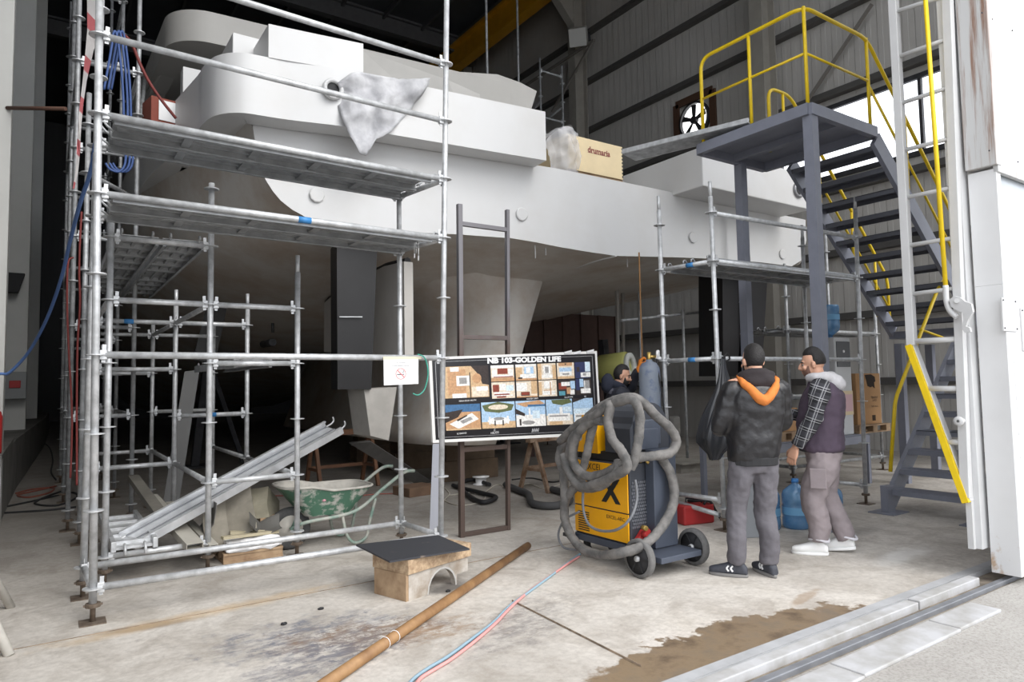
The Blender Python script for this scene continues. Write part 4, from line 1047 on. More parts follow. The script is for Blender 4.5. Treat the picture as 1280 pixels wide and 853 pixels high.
for k in range(10):
    r_, c_ = divmod(k, 5)
    vo = .013*(2-c_) if r_ == 0 else .01*(2-c_)
    picture(UE[2*c_], UE[2*c_+1], (.125 if r_ == 0 else .325)+0, (.315 if r_ == 0 else .515), rooms[k])
decks = [
 [('wood', 0, 1, 0, 1), ('blue', 0, 1, 0, .3), ('dark', [(0, .3), (.5, .2), (.35, .5), (0, .7)]), ('white', [(.1, .75), (.75, .35), (.95, .6), (.35, .95)]), ('grey', [(.4, .65), (.7, .5), (.78, .6), (.48, .76)]), ('dark', [(.3, .6), (.6, .42), (.62, .46), (.34, .66)]), ('tan', 0, 1, .94, 1)],
 [('sky', 0, 1, 0, 1), ('tan', 0, 1, .75, 1), ('green', [(.02, .12), (.5, .0), (.98, .12), (.9, .34), (.5, .42), (.1, .34)]), ('cream', ell(.5, .2, .3, .1)), ('white', ell(.5, .72, .34, .14)), ('grey', ell(.5, .64, .16, .06)), ('white', .2, .26, .55, .85), ('white', .74, .8, .55, .85), ('dark', .36, .4, .7, .9), ('dark', .6, .64, .7, .9)],
 [('sky', 0, 1, 0, 1), ('wood', [(.0, .1), (.8, .0), (1, .14), (.3, .24)]), ('blue', .4, 1, .16, .24), ('white', 0, 1, .55, 1), ('dark', [(0, .3), (.3, .5), (.28, .6), (0, .5)]), ('grey', ell(.4, .85, .22, .08)), ('pale', .55, .8, .4, .7), ('white', .42, .48, .3, .7), ('dark', .1, .16, .7, .95)],
 [('sky', 0, 1, 0, 1), ('green', [(.2, .02), (.9, 0), (1, .14), (.6, .24), (.25, .16)]), ('cream', 0, 1, .62, 1), ('white', .05, .9, .55, .85), ('grey', .1, .8, .62, .68), ('tan', .1, .6, .86, 1), ('white', .5, .62, .3, .6), ('pale', .65, .95, .3, .5)],
 [('sky', 0, 1, 0, 1), ('dark', [(0, 0), (.6, 0), (.0, .16)]), ('pale', 0, 1, .4, .6), ('white', .05, .8, .6, .9), ('grey', .1, .5, .66, .74), ('tan', 0, 1, .92, 1)]]
UD = [.07, .255, .262, .452, .458, .636, .642, .81, .816, .95]
for k in range(5): picture(UD[2*k], UD[2*k+1], .555-(.0 if k else -.01), .865-.01*k*.3, decks[k])
f = MB()
for (t, u, v, s_) in (('MAIN DECK SALON', .19, .525, .022), ('MASTER CABIN', .56, .535, .022), ('SALON BAR', .79, .535, .022), ('VIP', .9, .535, .022), ('FLYBRIDGE', .15, .905, .022), ('HELIOS', .33, .915, .03), ('C', .33, .885, .03)):
    f.text(t, pq(u, v, .003), udir, (0, 0, 1), s_, .001)
f.build('caption', WHITE, po)
f = MB()
for k in range(4):
    u = .545+k*.012; f.poly([pq(u, .93, .004), pq(u+.004, .93, .004), pq(u+.010, .885, .004), pq(u+.006, .885, .004)])
for k in range(3):
    u = .549+k*.012; f.poly([pq(u+.002, .888, .004), pq(u+.006, .888, .004), pq(u+.012, .93, .004), pq(u+.008, .93, .004)])
f.build('emblem', pm, po)
f = MB()
for u, v in ((.8, .0), (.86, .01), (.95, .0)): f.obox(pq(u, v, .01), (.05, 0, .01), (0, .004, 0), (.0, 0, .012))
f.build('crumpled_tape', SHEET, po)

# ------------------------------------------------------------------ tall brown steel frame behind it
FY = 5.94
fr = thing('steel_stand', 'tall brown steel frame stand upright behind the poster board', 'stand', (3.7, FY, 0))
def fpnt(px, py): return at_y(px, py, FY)
p0, p1_ = gnd(577, 672), gnd(636, 663); p0.y = p1_.y = FY
FRM = Nodes('brown_to_bare_steel', .45); FRM.b.inputs['Metallic'].default_value = .35
zr = FRM.nt.nodes.new('ShaderNodeMapRange'); FRM.link(FRM.math('ADD', FRM.xyz()[2], FRM.math('MULTIPLY', FRM.noise(5, 4), .8)), zr.inputs[0]); zr.inputs[1].default_value = 2.2; zr.inputs[2].default_value = 2.9
FRM = FRM.color(FRM.mix(zr.outputs[0], hexc(96, 82, 76), hexc(118, 116, 120)))
xa, xb_ = p0.x, p1_.x; ta, tb = fpnt(571, 255), fpnt(631, 262)
f = MB(); f.bar((xa, FY, 0), (ta.x+.03, FY, ta.z), .05, .05, side=(1, 0, 0), bev=.003); f.build('upright', FRM, fr)
f = MB(); f.bar((xb_, FY, 0), (tb.x+.03, FY, tb.z), .035, .05, side=(1, 0, 0), bev=.003); f.build('upright', FRM, fr)
for z in (.025, fpnt(600, 561).z, fpnt(600, 422).z, fpnt(600, 283).z):
    f = MB(); t = z/ta.z; f.bar((lerp(xa, ta.x+.03, t)+.02, FY, z), (lerp(xb_, tb.x+.03, t)-.015, FY, z), .04, .045, side=(0, 1, 0), bev=.003); f.build('crossbar', FRM, fr)

# ------------------------------------------------------------------ paper sign on the scaffold rail
sg = thing('paper_sign', 'white no smoking paper sign hung on the scaffold rail', 'sign', (2.3, 5.2, 1.5))
SY = 5.205
def sp_(px, py, l=0.): p = at_y(px, py, SY); p.y -= l; return p
f = MB(); f.prism([sp_(479.5, 448), sp_(523, 447), sp_(523, 480), sp_(480, 482)], (0, .003, 0)); f.build('paper', mat('paper', (.8, .8, .8), .7), sg)
f = MB(); c = sp_(501, 467.5, .001); rad = .047; f.lathe([(rad*.88, 0), (rad, 0), (rad, .001), (rad*.88, .001), (rad*.88, 0)], c, (0, -1, 0), 28, False)
f.bar(c+V((-rad*.64, -.001, rad*.64)), c+V((rad*.64, -.001, -rad*.64)), .008, .001, side=(1, 0, 1)); f.build('ban_ring', mat('faded_red', hexc(214, 120, 120), .6), sg)
f = MB(); f.bar(c+V((-.034, 0, -.006)), c+V((.018, 0, -.006)), .002, .009, side=(0, 1, 0)); f.bar(c+V((.021, 0, -.006)), c+V((.03, 0, -.006)), .002, .009, side=(0, 1, 0))
f.tube(spline([c+V((.024, 0, .003)), c+V((.018, 0, .012)), c+V((.028, 0, .018)), c+V((.02, 0, .028))], 5), .0022, 6); f.build('cigarette', mat('grey_ink', hexc(110, 110, 114), .7), sg)
f = MB(); f.text('LUTFEN SIGARA ICMEYINIZ', sp_(501, 457.5, .001), (1, 0, 0), (0, 0, 1), .0135, .0005); f.text('NO SMOKING', sp_(501, 453.5, .001), (1, 0, 0), (0, 0, 1), .0135, .0005); f.build('lettering', mat('grey_ink', (.2, .2, .2), .7), sg)
f = MB(); f.prism([sp_(479, 446), sp_(527, 446), sp_(527, 449), sp_(479, 450)], (0, -.001, 0)); f.build('tape', mat('cream_tape', hexc(214, 206, 178), .5), sg)
tube_thing('green_wire', 'thin green wire loop hanging beside the paper sign', 'wire', [at_y(522, 443, 5.18), at_y(531, 448, 5.19), at_y(535, 466, 5.2), at_y(531, 486, 5.2), at_y(523, 494, 5.2), at_y(516, 492, 5.2)], .006, mat('green_plastic', hexc(60, 150, 130), .5), 6)
# ------------------------------------------------------------------ wheelbarrow
wb = thing('wheelbarrow', 'mortar-splashed green wheelbarrow standing behind the lower scaffold rails', 'wheelbarrow', (2.4, 6.62, 0))
WGR = mat('splashed_green', hexc(74, 112, 92), .6, col2=hexc(176, 176, 168), vscale=9, thr=(.40, .5), detail=7)
WIN = mat('dried_mortar', hexc(176, 172, 164), .85, var=.15, vscale=12, bump=.2)
wx, wy = 1.90, 6.52
def tray_fn(inn):
    def g(u, v):
        a = 2*PI*u; s = .55+.45*v if not inn else .5+.45*v
        cx = lerp(2.24, 2.22, v); X = cx+math.copysign(abs(math.cos(a))**.5, math.cos(a))*lerp(.22, .44, v)*(1 if not inn else .96)
        Y = wy+math.copysign(abs(math.sin(a))**.5, math.sin(a))*lerp(.16, .30, v)*(1 if not inn else .95)
        z = lerp(.30 if not inn else .315, .545 if X > 2.2 else .59, v)
        return (X, Y, z)
    return g
f = MB(); f.sm = True; f.grid(tray_fn(False), 32, 6, True)
f.poly([tray_fn(False)(k/32, 0) for k in range(32)]); f.build('tray', WGR, wb)
f = MB(); f.sm = True; f.grid(tray_fn(True), 32, 6, True); f.poly([tray_fn(True)(k/32, 0) for k in range(32)]); f.tube([tray_fn(False)(k/32, 1.0) for k in range(32)], .012, 8, True); f.build('tray_lining', WIN, wb)
PIPEG = mat('green_grey_pipe', hexc(112, 140, 128), .55, col2=hexc(170, 168, 160), vscale=9)
for s in (-1, 1):
    f = MB(); f.tube(spline([(wx, wy+s*.07, .2), (2.02, wy+s*.16, .26), (2.45, wy+s*.2, .31), (2.72, wy+s*.25, .5), (2.94, wy+s*.26, .64), (3.06, wy+s*.26, .65)], 6), .017, 10); f.build('handle', PIPEG, wb)
    f = MB(); f.tube(spline([(2.34, wy+s*.18, .31), (2.38, wy+s*.2, .1), (2.46, wy+s*.21, .018), (2.57, wy+s*.21, .06), (2.61, wy+s*.2, .2), (2.66, wy+s*.23, .42)], 6), .015, 10); f.build('leg', PIPEG, wb)
    f = MB(); f.tube([(wx, wy+s*.065, .2), (1.98, wy+s*.12, .42)], .012, 8); f.build('strut', PIPEG, wb)
f = MB(); f.lathe([(.12, -.03), (.165, -.042), (.19, -.025), (.195, 0), (.19, .025), (.165, .042), (.12, .03)], (wx, wy, .196), (0, 1, 0), 28); wl = f.build('wheel', mat('dusty_tyre', hexc(74, 74, 74), .85, var=.3, vscale=15), wb)
f = MB(); f.lathe([(0, -.03), (.12, -.028), (.12, .028), (0, .03)], (wx, wy, .196), (0, 1, 0), 20); f.build('rim', WIN, wl)
f = MB(); f.cyl((wx, wy-.09, .198), (wx, wy+.09, .198), .012, 8); f.build('axle', PIPEG, wb)
for k, (x, c) in enumerate(((2.06, (.03, .1, .4)), (2.32, hexc(206, 150, 160)))):
    f = MB(); f.sphere((x-.17, wy-.235-.055*(k == 0), .55 if k == 0 else .46), .022, .012, .02, 8, 6); f.build('paint_blob', mat('splash_%d' % k, c, .6), wb)

# ------------------------------------------------------------------ planks, sheets and scrap under the left scaffold
for (o_, lab) in ():
    pass
# leaning aluminium plank
p, q = V((.58, 6.48, .24)), V((2.45, 6.84, 1.06)); d = (q-p)
lp_ = thing('scaffold_plank', 'new aluminium plank leaning diagonally upside down through the inner scaffold', 'plank', p)
L = d.length; u = d.normalized(); sv = V((-.22, .9, .18)); sv = (sv-u*sv.dot(u)).normalized(); nv = u.cross(sv)
f = MB()
prof = [(-.16, 0), (.16, 0), (.16, .07), (.13, .07), (.13, .06), (.152, .06), (.152, .008), (-.152, .008), (-.152, .06), (-.13, .06), (-.13, .07), (-.16, .07)]
nn_ = -nv if nv.y > 0 else nv
f.prism([p+sv*a+nn_*b for a, b in prof], d); f.build('deck', ALU, lp_)
for k in (-.13, .0, .13):
    f = MB(); f.bar(p+sv*k+nn_*.012, q+sv*k+nn_*.012, .012, .012, side=sv); f.build('rib', mat('groove_grey', hexc(120, 122, 126), .5), lp_)
for a in (-.1, .1):
    for (e, g_) in ((q, 1), (p, -1)):
        f = MB(); f.tube(spline([e+sv*a+u*-.03*g_+nn_*.03, e+sv*a+u*.03*g_+nn_*.03, e+sv*a+u*.07*g_+nn_*.05, e+sv*a+u*.075*g_+nn_*.09], 5), .009, 8); f.build('hook', GALV, lp_)
# flat plank with rungs, lying on the lower rail
fp_ = thing('scaffold_plank', 'perforated plank lying flat on the lower rail at the foot of the scaffold', 'plank', (.60, 7., .25))
f = MB(); f.box(.47, .73, 6.20, 7.7, .262, .285)
for k in range(5): f.box(.47, .73, 6.3+k*.32, 6.34+k*.32, .285, .31)
for x in (.455, .745): f.box(x-.018, x+.018, 6.18, 7.72, .25, .33, .004)
f.build('deck', GALV, fp_)
for x in (.53, .67):
    f = MB(); f.tube(spline([(x, 6.2, .3), (x, 6.16, .3), (x, 6.13, .27), (x, 6.135, .23)], 4), .011, 8); f.build('hook', GALV, fp_)
BEIGE = mat('beige_grey_profile', hexc(168, 164, 154), .6, var=.1, vscale=6)
def profile(p, q, w, h, lab, name='hollow_profile', m_=BEIGE):
    p, q = V(p), V(q); d = q-p; s = d.cross(V((0, 0, 1))).normalized(); n_ = s.cross(d).normalized()
    f = MB(); o_ = [(-w/2, 0), (w/2, 0), (w/2, h), (-w/2, h)]; t = .006; i_ = [(-w/2+t, t), (w/2-t, t), (w/2-t, h-t), (-w/2+t, h-t)]
    for k in range(4):
        a, b, c, e = o_[k], o_[(k+1) % 4], i_[(k+1) % 4], i_[k]
        f.prism([p+s*x+n_*z for x, z in (a, b, c, e)], d)
    return tag(f.build(name, m_), lab, 'profile', 'hollow profiles in the scrap heap')
profile((1.02, 6.1, .20), (.86, 7.6, .42), .13, .06, 'thick hollow profile pointing at the camera, left one in the scrap heap')
profile((1.17, 6.14, .17), (1.02, 7.5, .36), .07, .05, 'thin hollow profile beside the thick one in the scrap heap')
profile((.87, 6.9, .35), (.78, 8.3, .55), .1, .06, 'dull hollow profile lying at the back of the scrap heap', m_=mat('dull_profile', hexc(120, 116, 108), .7, var=.2))
def bent(c, du, dv, fold, lab, m_, seed):
    """crumpled sheet: spanned by du and dv around c, folded along the middle"""
    f = MB(); c, du, dv = V(c), V(du), V(dv); n_ = du.cross(dv).normalized()
    f.grid(lambda u, v: c+du*(u-.5)+dv*(v-.5)+n_*(fold*(abs(u-.5)-.25)+.02*math.sin(v*5+seed)), 10, 10)
    f.jitter(.016, 5, seed); bmesh.ops.solidify(f.bm, geom=f.bm.faces[:], thickness=.006)
    return tag(f.build('metal_sheet', m_), lab, 'sheet', 'bent sheets in the scrap heap')
SHM = mat('dusty_sheet', hexc(138, 132, 120), .65, var=.25, vscale=4)
bent((1.36, 6.50, .34), (.42, .06, .14), (.0, .22, .36), .22, 'tall dusty folded sheet at the left of the scrap heap', SHM, 1)
bent((1.70, 6.62, .40), (.34, .0, -.14), (.06, .26, .24), -.3, 'broad dusty sheet sloping over the right of the scrap heap', mat('beige_sheet', hexc(150, 144, 126), .65, var=.25, vscale=4), 2)
bent((1.62, 6.36, .28), (.26, .02, -.05), (.0, .12, .1), .25, 'small dark sheet at the front of the scrap heap', mat('dark_sheet', hexc(92, 90, 86), .6, var=.2), 3)
bent((1.20, 6.6, .36), (.12, .0, .32), (.06, .5, .0), .1, 'dark narrow sheet standing beside the hollow profiles', mat('dark_sheet', (.1, .1, .1)), 5)
# wrapped pack on a short pallet
f = MB(); f.box(1.28, 1.78, 6.30, 6.75, 0, .022)
for y in (6.34, 6.52, 6.70): f.box(1.28, 1.78, y-.03, y+.03, .022, .07)
f.box(1.28, 1.78, 6.30, 6.38, .07, .09); f.box(1.28, 1.78, 6.48, 6.56, .07, .09); f.box(1.28, 1.78, 6.66, 6.74, .07, .09)
tag(f.build('pallet', WOOD), 'short timber pallet under the plastic wrapped pack', 'pallet')
f = MB(); f.box(1.30, 1.76, 6.29, 6.76, .09, .20, .02); bmesh.ops.subdivide_edges(f.bm, edges=f.bm.edges[:], cuts=5, use_grid_fill=True); f.jitter(.028, 12, 4); f.jitter(.014, 30, 1)
tag(f.build('wrapped_pack', SHEET), 'crumpled plastic wrapped pack on the pallet under the scaffold', 'pack')
f = MB(); f.box(1.62, 1.78, 6.45, 6.60, .23, .33, .004); tag(f.build('timber_offcut', WOOD), 'small timber offcut on the wrapped pack', 'offcut')
for k, (x, y, r_, l) in enumerate(((1.5, 6.3, 12, .5), (1.56, 6.42, -8, .4))):
    f = MB(); f.obox((0, 0, .012), (l/2, 0, 0), (0, .03, 0), (0, 0, .012)); o = f.build('timber_lath', mat('pale_lath', hexc(176, 166, 140), .8, var=.15), local=True, loc=(x, y, .215)); o.rotation_euler = (0, R(3), R(r_)); tag(o, ('longer', 'shorter')[k]+' pale lath lying across the wrapped pack', 'lath')

# ------------------------------------------------------------------ cradle block with black sheet on top
FR0, FR1 = gnd(511, 752), gnd(585, 726)
ux_ = (FR1-FR0).normalized(); uy_ = V((-ux_.y, ux_.x, 0)); Lb = (FR1-FR0).length; HB = .285
cbk = thing('cradle_block', 'timber cradle block with a half-round cutout under the black sheet', 'block', (FR0+FR1)/2)
f = MB(); poly = [(0, 0), (Lb*.32, 0)]
for k in range(11):
    a = PI-k*PI/10; poly.append((Lb*.54+Lb*.23*math.cos(a), .15*math.sin(a)))
poly += [(Lb*.80, .0), (Lb*.80, .075), (Lb, .075), (Lb, HB-.1), (0, HB-.1)]
f.prism([FR0+ux_*a+V((0, 0, b)) for a, b in poly], uy_*.04); f.build('front_board', mat('whitewashed_board', hexc(190, 184, 176), .8, col2=hexc(150, 138, 124), vscale=7, bump=.15), cbk)
f = MB(); f.prism([FR0+ux_*a+V((0, 0, b)) for a, b in poly], uy_*.04); 
for v in f.bm.verts: v.co += uy_*.30
f.build('back_board', WOOD, cbk)
f = MB(); f.obox(FR0+uy_*.17+V((0, 0, HB/2-.05))+ux_*-.012, ux_*.012, uy_*.17, V((0, 0, HB/2-.05)), .003); f.build('end_board', WOOD, cbk)
OSB = mat('strand_board', hexc(192, 168, 138), .8, col2=hexc(148, 122, 96), vscale=30, detail=6)
f = MB(); f.obox(FR0+ux_*Lb/2+uy_*.17+V((0, 0, HB-.05)), ux_*(Lb/2+.02), uy_*.19, V((0, 0, .05)), .003); f.build('top_boards', OSB, cbk)
f = MB(); 
for k in range(9):
    a0, a1 = PI-k*PI/9, PI-(k+1)*PI/9
    f.poly([FR0+ux_*(Lb*.54+Lb*.23*math.cos(a0))+V((0, 0, .15*math.sin(a0)))-uy_*.003, FR0+ux_*(Lb*.54+Lb*.23*math.cos(a1))+V((0, 0, .15*math.sin(a1)))-uy_*.003, FR0+ux_*(Lb*.54+Lb*.25*math.cos(a1))+V((0, 0, .165*math.sin(a1)))-uy_*.003, FR0+ux_*(Lb*.54+Lb*.25*math.cos(a0))+V((0, 0, .165*math.sin(a0)))-uy_*.003])
f.build('foam_lining', mat('dusty_foam', hexc(190, 188, 184), .8, var=.1), cbk)
zpl = HB+.004
cs = [gnd(445, 683, zpl), gnd(487, 704, zpl), gnd(587, 688, zpl), gnd(548, 671, zpl)]
f = MB(); f.prism(cs, (0, 0, .012)); tag(f.build('plywood_sheet', mat('worn_black_film', hexc(52, 53, 58), .6, col2=hexc(150, 132, 116), vscale=3.5, thr=(.30, .38))), 'worn black coated plywood sheet lying on the cradle block', 'board')
# rusty pipe and the twin hose on the floor
p, q = gnd(392, 874), gnd(660, 687); p.z = q.z = .033
pi_ = thing('steel_pipe', 'long rusty pipe lying on the floor in front of the cradle block', 'pipe', (p+q)/2)
f = MB(); f.cyl(p, q, .032, 18); f.build('barrel', mat('rusty_pipe', hexc(160, 124, 84), .6, .1, col2=hexc(126, 92, 60), vscale=5, bump=.06, bscale=40), pi_)
f = MB(); f.cyl(q-(q-p)*.0005, q+(q-p).normalized()*.002, .026, 16); f.build('bore', INK, pi_)
for t in (.150, .185):
    c = p+(q-p)*(t+.06); f = MB(); f.tube([c+V((0, 0, .0345*math.sin(a)))+frame(q-p)[0]*.0345*math.cos(a) for a in [k*PI/10 for k in range(20)]], .002, 5, True); f.build('chalk_ring', WHITE, pi_)
for (dx, nm, cc, lab) in ((0, 'pink_hose', hexc(214, 150, 146), 'pink hose of the twin hose running to the welder caster'), (1, 'blue_hose', hexc(140, 166, 180), 'pale blue hose of the twin hose running to the welder caster')):
    pts = [gnd(x, y, .012) for x, y in (((508, 860), (517, 849), (535, 836), (560, 821), (590, 799), (617, 778), (637, 758), (660, 741), (690, 719), (712, 702), (726, 692)) if dx else ((516, 862), (526, 848), (545, 836), (566, 823), (596, 800), (620, 779), (637, 761), (657, 743), (684, 723), (710, 705), (724, 696)))]
    tube_thing(nm, lab, 'hose', pts, .0095, mat(nm, cc, .5), 8, 'twin hose on the floor')
# small dark chips on the floor
for k, (px, py) in enumerate(((401, 761), (355, 780), (538, 716), (560, 739), (857, 652))):
    f = MB(); c = gnd(px, py, .008); f.sphere(c, .022, .015, .009, 7, 5); f.jitter(.006, 60, k); tag(f.build('floor_crumb', BLACK), ('dark crumb on the floor near the sooty patch', 'dark crumb in the blue grey paint smear on the floor', 'dark crumb beside the left end of the cradle block', 'dark crumb in the cradle block cutout', 'dark crumb near the red toolbox')[k], 'crumb')

# ------------------------------------------------------------------ under the hull: trestles, boards, cables
def trestle(c, L, H, lab, m_, rz=0):
    t = thing('trestle', lab, 'trestle', c, rz)
    f = MB(); f.obox((0, 0, H), (L/2, 0, 0), (0, .05, 0), (0, 0, .04)); f.build('beam', m_, t, local=True)
    for x in (-L/2+.1, L/2-.1):
        for s in (-1, 1):
            f = MB(); f.bar((x+.0, s*.28, 0), (x, s*.04, H-.03), .05, .05); f.build('leg', m_, t, local=True)
        f = MB(); f.bar((x, -.17, .3), (x, .17, .3), .03, .04); f.build('cross_tie', m_, t, local=True)
    f = MB(); f.bar((-L/2+.1, .2, .3), (L/2-.1, .2, .3), .04, .05); f.build('stretcher', m_, t, local=True)
    return t
TRR = mat('pale_rusted_trestle', hexc(164, 142, 122), .7, col2=hexc(120, 88, 62), vscale=6)
trestle((6.3, 7.9, 0), 1.5, .72, 'pale rusty trestle standing behind the poster board', TRR, R(8))
trestle((3.7, 10.0, 0), 1.1, .82, 'orange-brown trestle in the dark behind the wheelbarrow', mat('orange_brown_timber', hexc(112, 78, 56), .7, var=.25), R(4))
p0, p1_ = at_y(450, 553, 8.4), gnd(530, 606); p1_.z = .03
d = p1_-p0; s = V((.35, .12, .0)).normalized()*.17; nrm = d.cross(s).normalized()*.02
f = MB(); f.obox((p0+p1_)/2, d/2, s, nrm); o = f.build('ramp_board', mat('dark_board', hexc(84, 82, 80), .7, var=.2, vscale=5)); tag(o, 'dark grey board sloping down to the floor behind the wheelbarrow handles', 'board')
f = MB(); c = gnd(520, 618); f.obox(c+V((0, 0, .06)), (.24, .03, 0), (-.03, .2, 0), (0, 0, .06), .004); tag(f.build('timber_offcut', mat('dark_timber', hexc(112, 88, 70), .8, var=.25)), 'brown timber offcut under the low end of the dark ramp board', 'offcut')
# grey boards leaning in the dark
p0, p1_ = gnd(212, 566), at_y(240, 464, 9.6); p0 = at_y(212, 572, 9.0); p0.z = .02
f = MB(); d = p1_-p0; s = V((.16, 0, .02)); f.obox((p0+p1_)/2, d/2, s*.55, d.cross(s).normalized()*.012); tag(f.build('leaning_board', mat('dim_grey_board', hexc(92, 92, 92), .6)), 'grey board leaning in the dark inside the scaffold bays', 'board')
f = MB(); f.bar(at_y(255, 452, 10.9), at_y(272, 380, 11.6), .3, .03, side=(1, 0, 0)); 
bd = f.build('leaning_board', mat('dim_grey_board', (.2, .2, .2))); tag(bd, 'dim grey board propped high under the hull between scaffold posts', 'board')
# white cable reel
c = gnd(601, 606); rl = thing('cable_reel', 'small white cable reel on the floor seen through the steel frame', 'reel', c)
f = MB(); f.lathe([(0, 0), (.12, 0), (.12, .012), (.08, .02), (.08, .1), (.12, .108), (.13, .125), (0, .125)], c, n=24); f.build('spool', WHITE, rl)
CABB = mat('black_cable', (.02, .02, .022), .6)
tube_thing('black_hose', 'fat black hose end curled on the floor left of the welder', 'hose', [gnd(x, y, .05) for x, y in ((632, 606), (645, 612), (660, 618), (664, 628), (676, 632), (696, 632), (712, 626), (706, 617), (690, 612))], .045, mat('dusty_black_hose', (.07, .07, .072), .8), 10)
tube_thing('black_hose', 'black hoses lying in a heap left of the white reel', 'hose', [gnd(x, y, .04) for x, y in ((566, 607), (584, 612), (604, 617), (620, 622), (604, 628), (586, 620), (574, 606), (590, 600), (612, 606))], .03, CABB, 8)
tube_thing('white_cable', 'thin white cable looped on the floor behind the scaffold foot', 'cable', [gnd(x, y, .008) for x, y in ((556, 610), (562, 618), (556, 626), (575, 632), (600, 628), (606, 620), (590, 616), (560, 620))], .008, mat('off_white_cable', hexc(190, 184, 172), .6), 6)
tube_thing('white_cable', 'pale cable running along the floor towards the welder', 'cable', [gnd(x, y, .008) for x, y in ((606, 616), (622, 606), (640, 612), (660, 605), (680, 611), (700, 606))], .008, mat('off_white_cable', (1, 1, 1)), 6)
tube_thing('black_cable', 'black cable wandering over the floor behind the welder', 'cable', [gnd(x, y, .01) for x, y in ((640, 600), (664, 598), (690, 603), (712, 600), (726, 606))], .012, CABB, 6)
tube_thing('red_cable', 'thin red cable along the floor behind the wheelbarrow', 'cable', [gnd(x, y, .008) for x, y in ((318, 622), (350, 620), (420, 623), (470, 618), (520, 617), (545, 614))], .008, mat('dull_red_cable', hexc(150, 84, 74), .6), 6)
# cables on the floor of the left aisle
tube_thing('orange_cable', 'coil of orange-red cable on the floor of the dark left aisle', 'cable', [gnd(x, y, .012) for x, y in ((20, 617), (40, 612), (66, 610), (62, 616), (36, 622), (22, 619), (44, 614), (70, 608))], .013, mat('orange_red_cable', hexc(138, 78, 64), .6), 6)
for k, (pts, lab) in enumerate(((((-4, 636), (30, 629), (62, 622), (90, 616), (96, 622), (72, 632), (44, 630), (56, 622), (84, 612)), 'black cable curling over the left aisle floor nearest the camera'), (((-4, 642), (30, 640), (60, 638), (95, 634)), 'black cable crossing the left aisle floor at the photo edge'), (((70, 600), (64, 590), (66, 575), (62, 560), (52, 552)), 'black cable running back along the left aisle'))):
    tube_thing('black_cable', lab, 'cable', [gnd(x, y, .012) for x, y in pts], .014, CABB, 6, 'black cables in the left aisle')
# brown panels hung below the bottom, two pale props beside
f = MB(); a, b = at_y(655, 372, 11.5), at_y(768, 365, 11.5)
f.box(a.x, b.x, 11.5, 11.56, .5, 3.0)
for k in range(6): x = lerp(a.x, b.x, k/5); f.box(x-.03, x+.03, 11.46, 11.5, .5, 3.0)
f.box(a.x+.1, a.x+.2, 11.5, 11.56, 0, .5); f.box(b.x-.2, b.x-.1, 11.5, 11.56, 0, .5)
tag(f.build('partition_panel', mat('red_brown_panel', hexc(86, 66, 60), .7, var=.2, vscale=2)), 'dark red-brown ribbed panel standing under the hull bottom', 'panel')
for k, px in enumerate((771, 777)):
    p = at_y(px, 443, 9.2+k*.25); q = at_y(px+(1 if k else 0), 352, 9.2+k*.25)
    f = MB(); f.bar((p.x, p.y, 0), (q.x, q.y, q.z), .05, .05, bev=.004); tag(f.build('hull_prop', mat('pale_prop', hexc(150, 146, 140), .6, var=.1)), ('left', 'right')[k]+' one of two pale square props touching the hull bottom', 'prop')
for k, px in enumerate((803, 857)):
    p = at_y(px, 500, 8.2); f = MB(); f.cyl((p.x, 8.2, 0), (p.x, 8.2, 3.0 if k == 0 else 2.75), .025, 10); f.lathe([(.03, 1.9), (.06, 1.9), (.06, 1.91), (.03, 1.91)], (p.x, 8.2, 0), n=14)
    tag(f.build('scaffold_tube', GALV_D), ('dark scaffold tube standing right of the raised glove', 'thin dark scaffold tube between the right scaffold posts')[k], 'tube')
f = MB(); a, b = at_y(776, 401, 8.25), at_y(890, 389, 8.25); f.cyl(a, b, .025, 10); tag(f.build('scaffold_tube', GALV_D), 'dark horizontal scaffold tube under the stern right of the props', 'tube')
# white roll with a yellow-green sleeve on a stand
rc = at_y(786, 458, 8.6); ro = thing('pipe_roll', 'white hollow roll with yellow-green sleeve behind the bearded worker', 'roll', (rc.x, 8.6, 0))
axr = V((.45, -1, .1)).normalized()
f = MB(); f.lathe([(.13, 0), (.23, 0), (.23, .06), (.13, .06), (.12, .03), (.13, 0)], rc, axr, 28); f.lathe([(.12, -.5), (.12, .01)], rc, axr, 24); f.build('end_ring', mat('pale_foam', hexc(206, 208, 204), .7), ro)
f = MB(); f.lathe([(.235, .0), (.26, -.03), (.26, -.5), (.2, -.5)], rc, axr, 28, cap=True); f.build('sleeve', mat('yellow_green_sleeve', hexc(176, 176, 104), .7, var=.1), ro)
f = MB(); 
for s in (-.2, .2): f.box(rc.x+s-.03, rc.x+s+.03, 8.75, 8.81, 0, rc.z-.2)
f.box(rc.x-.3, rc.x+.3, 8.6, 9.1, rc.z-.33, rc.z-.27); f.build('stand', DARK, ro)
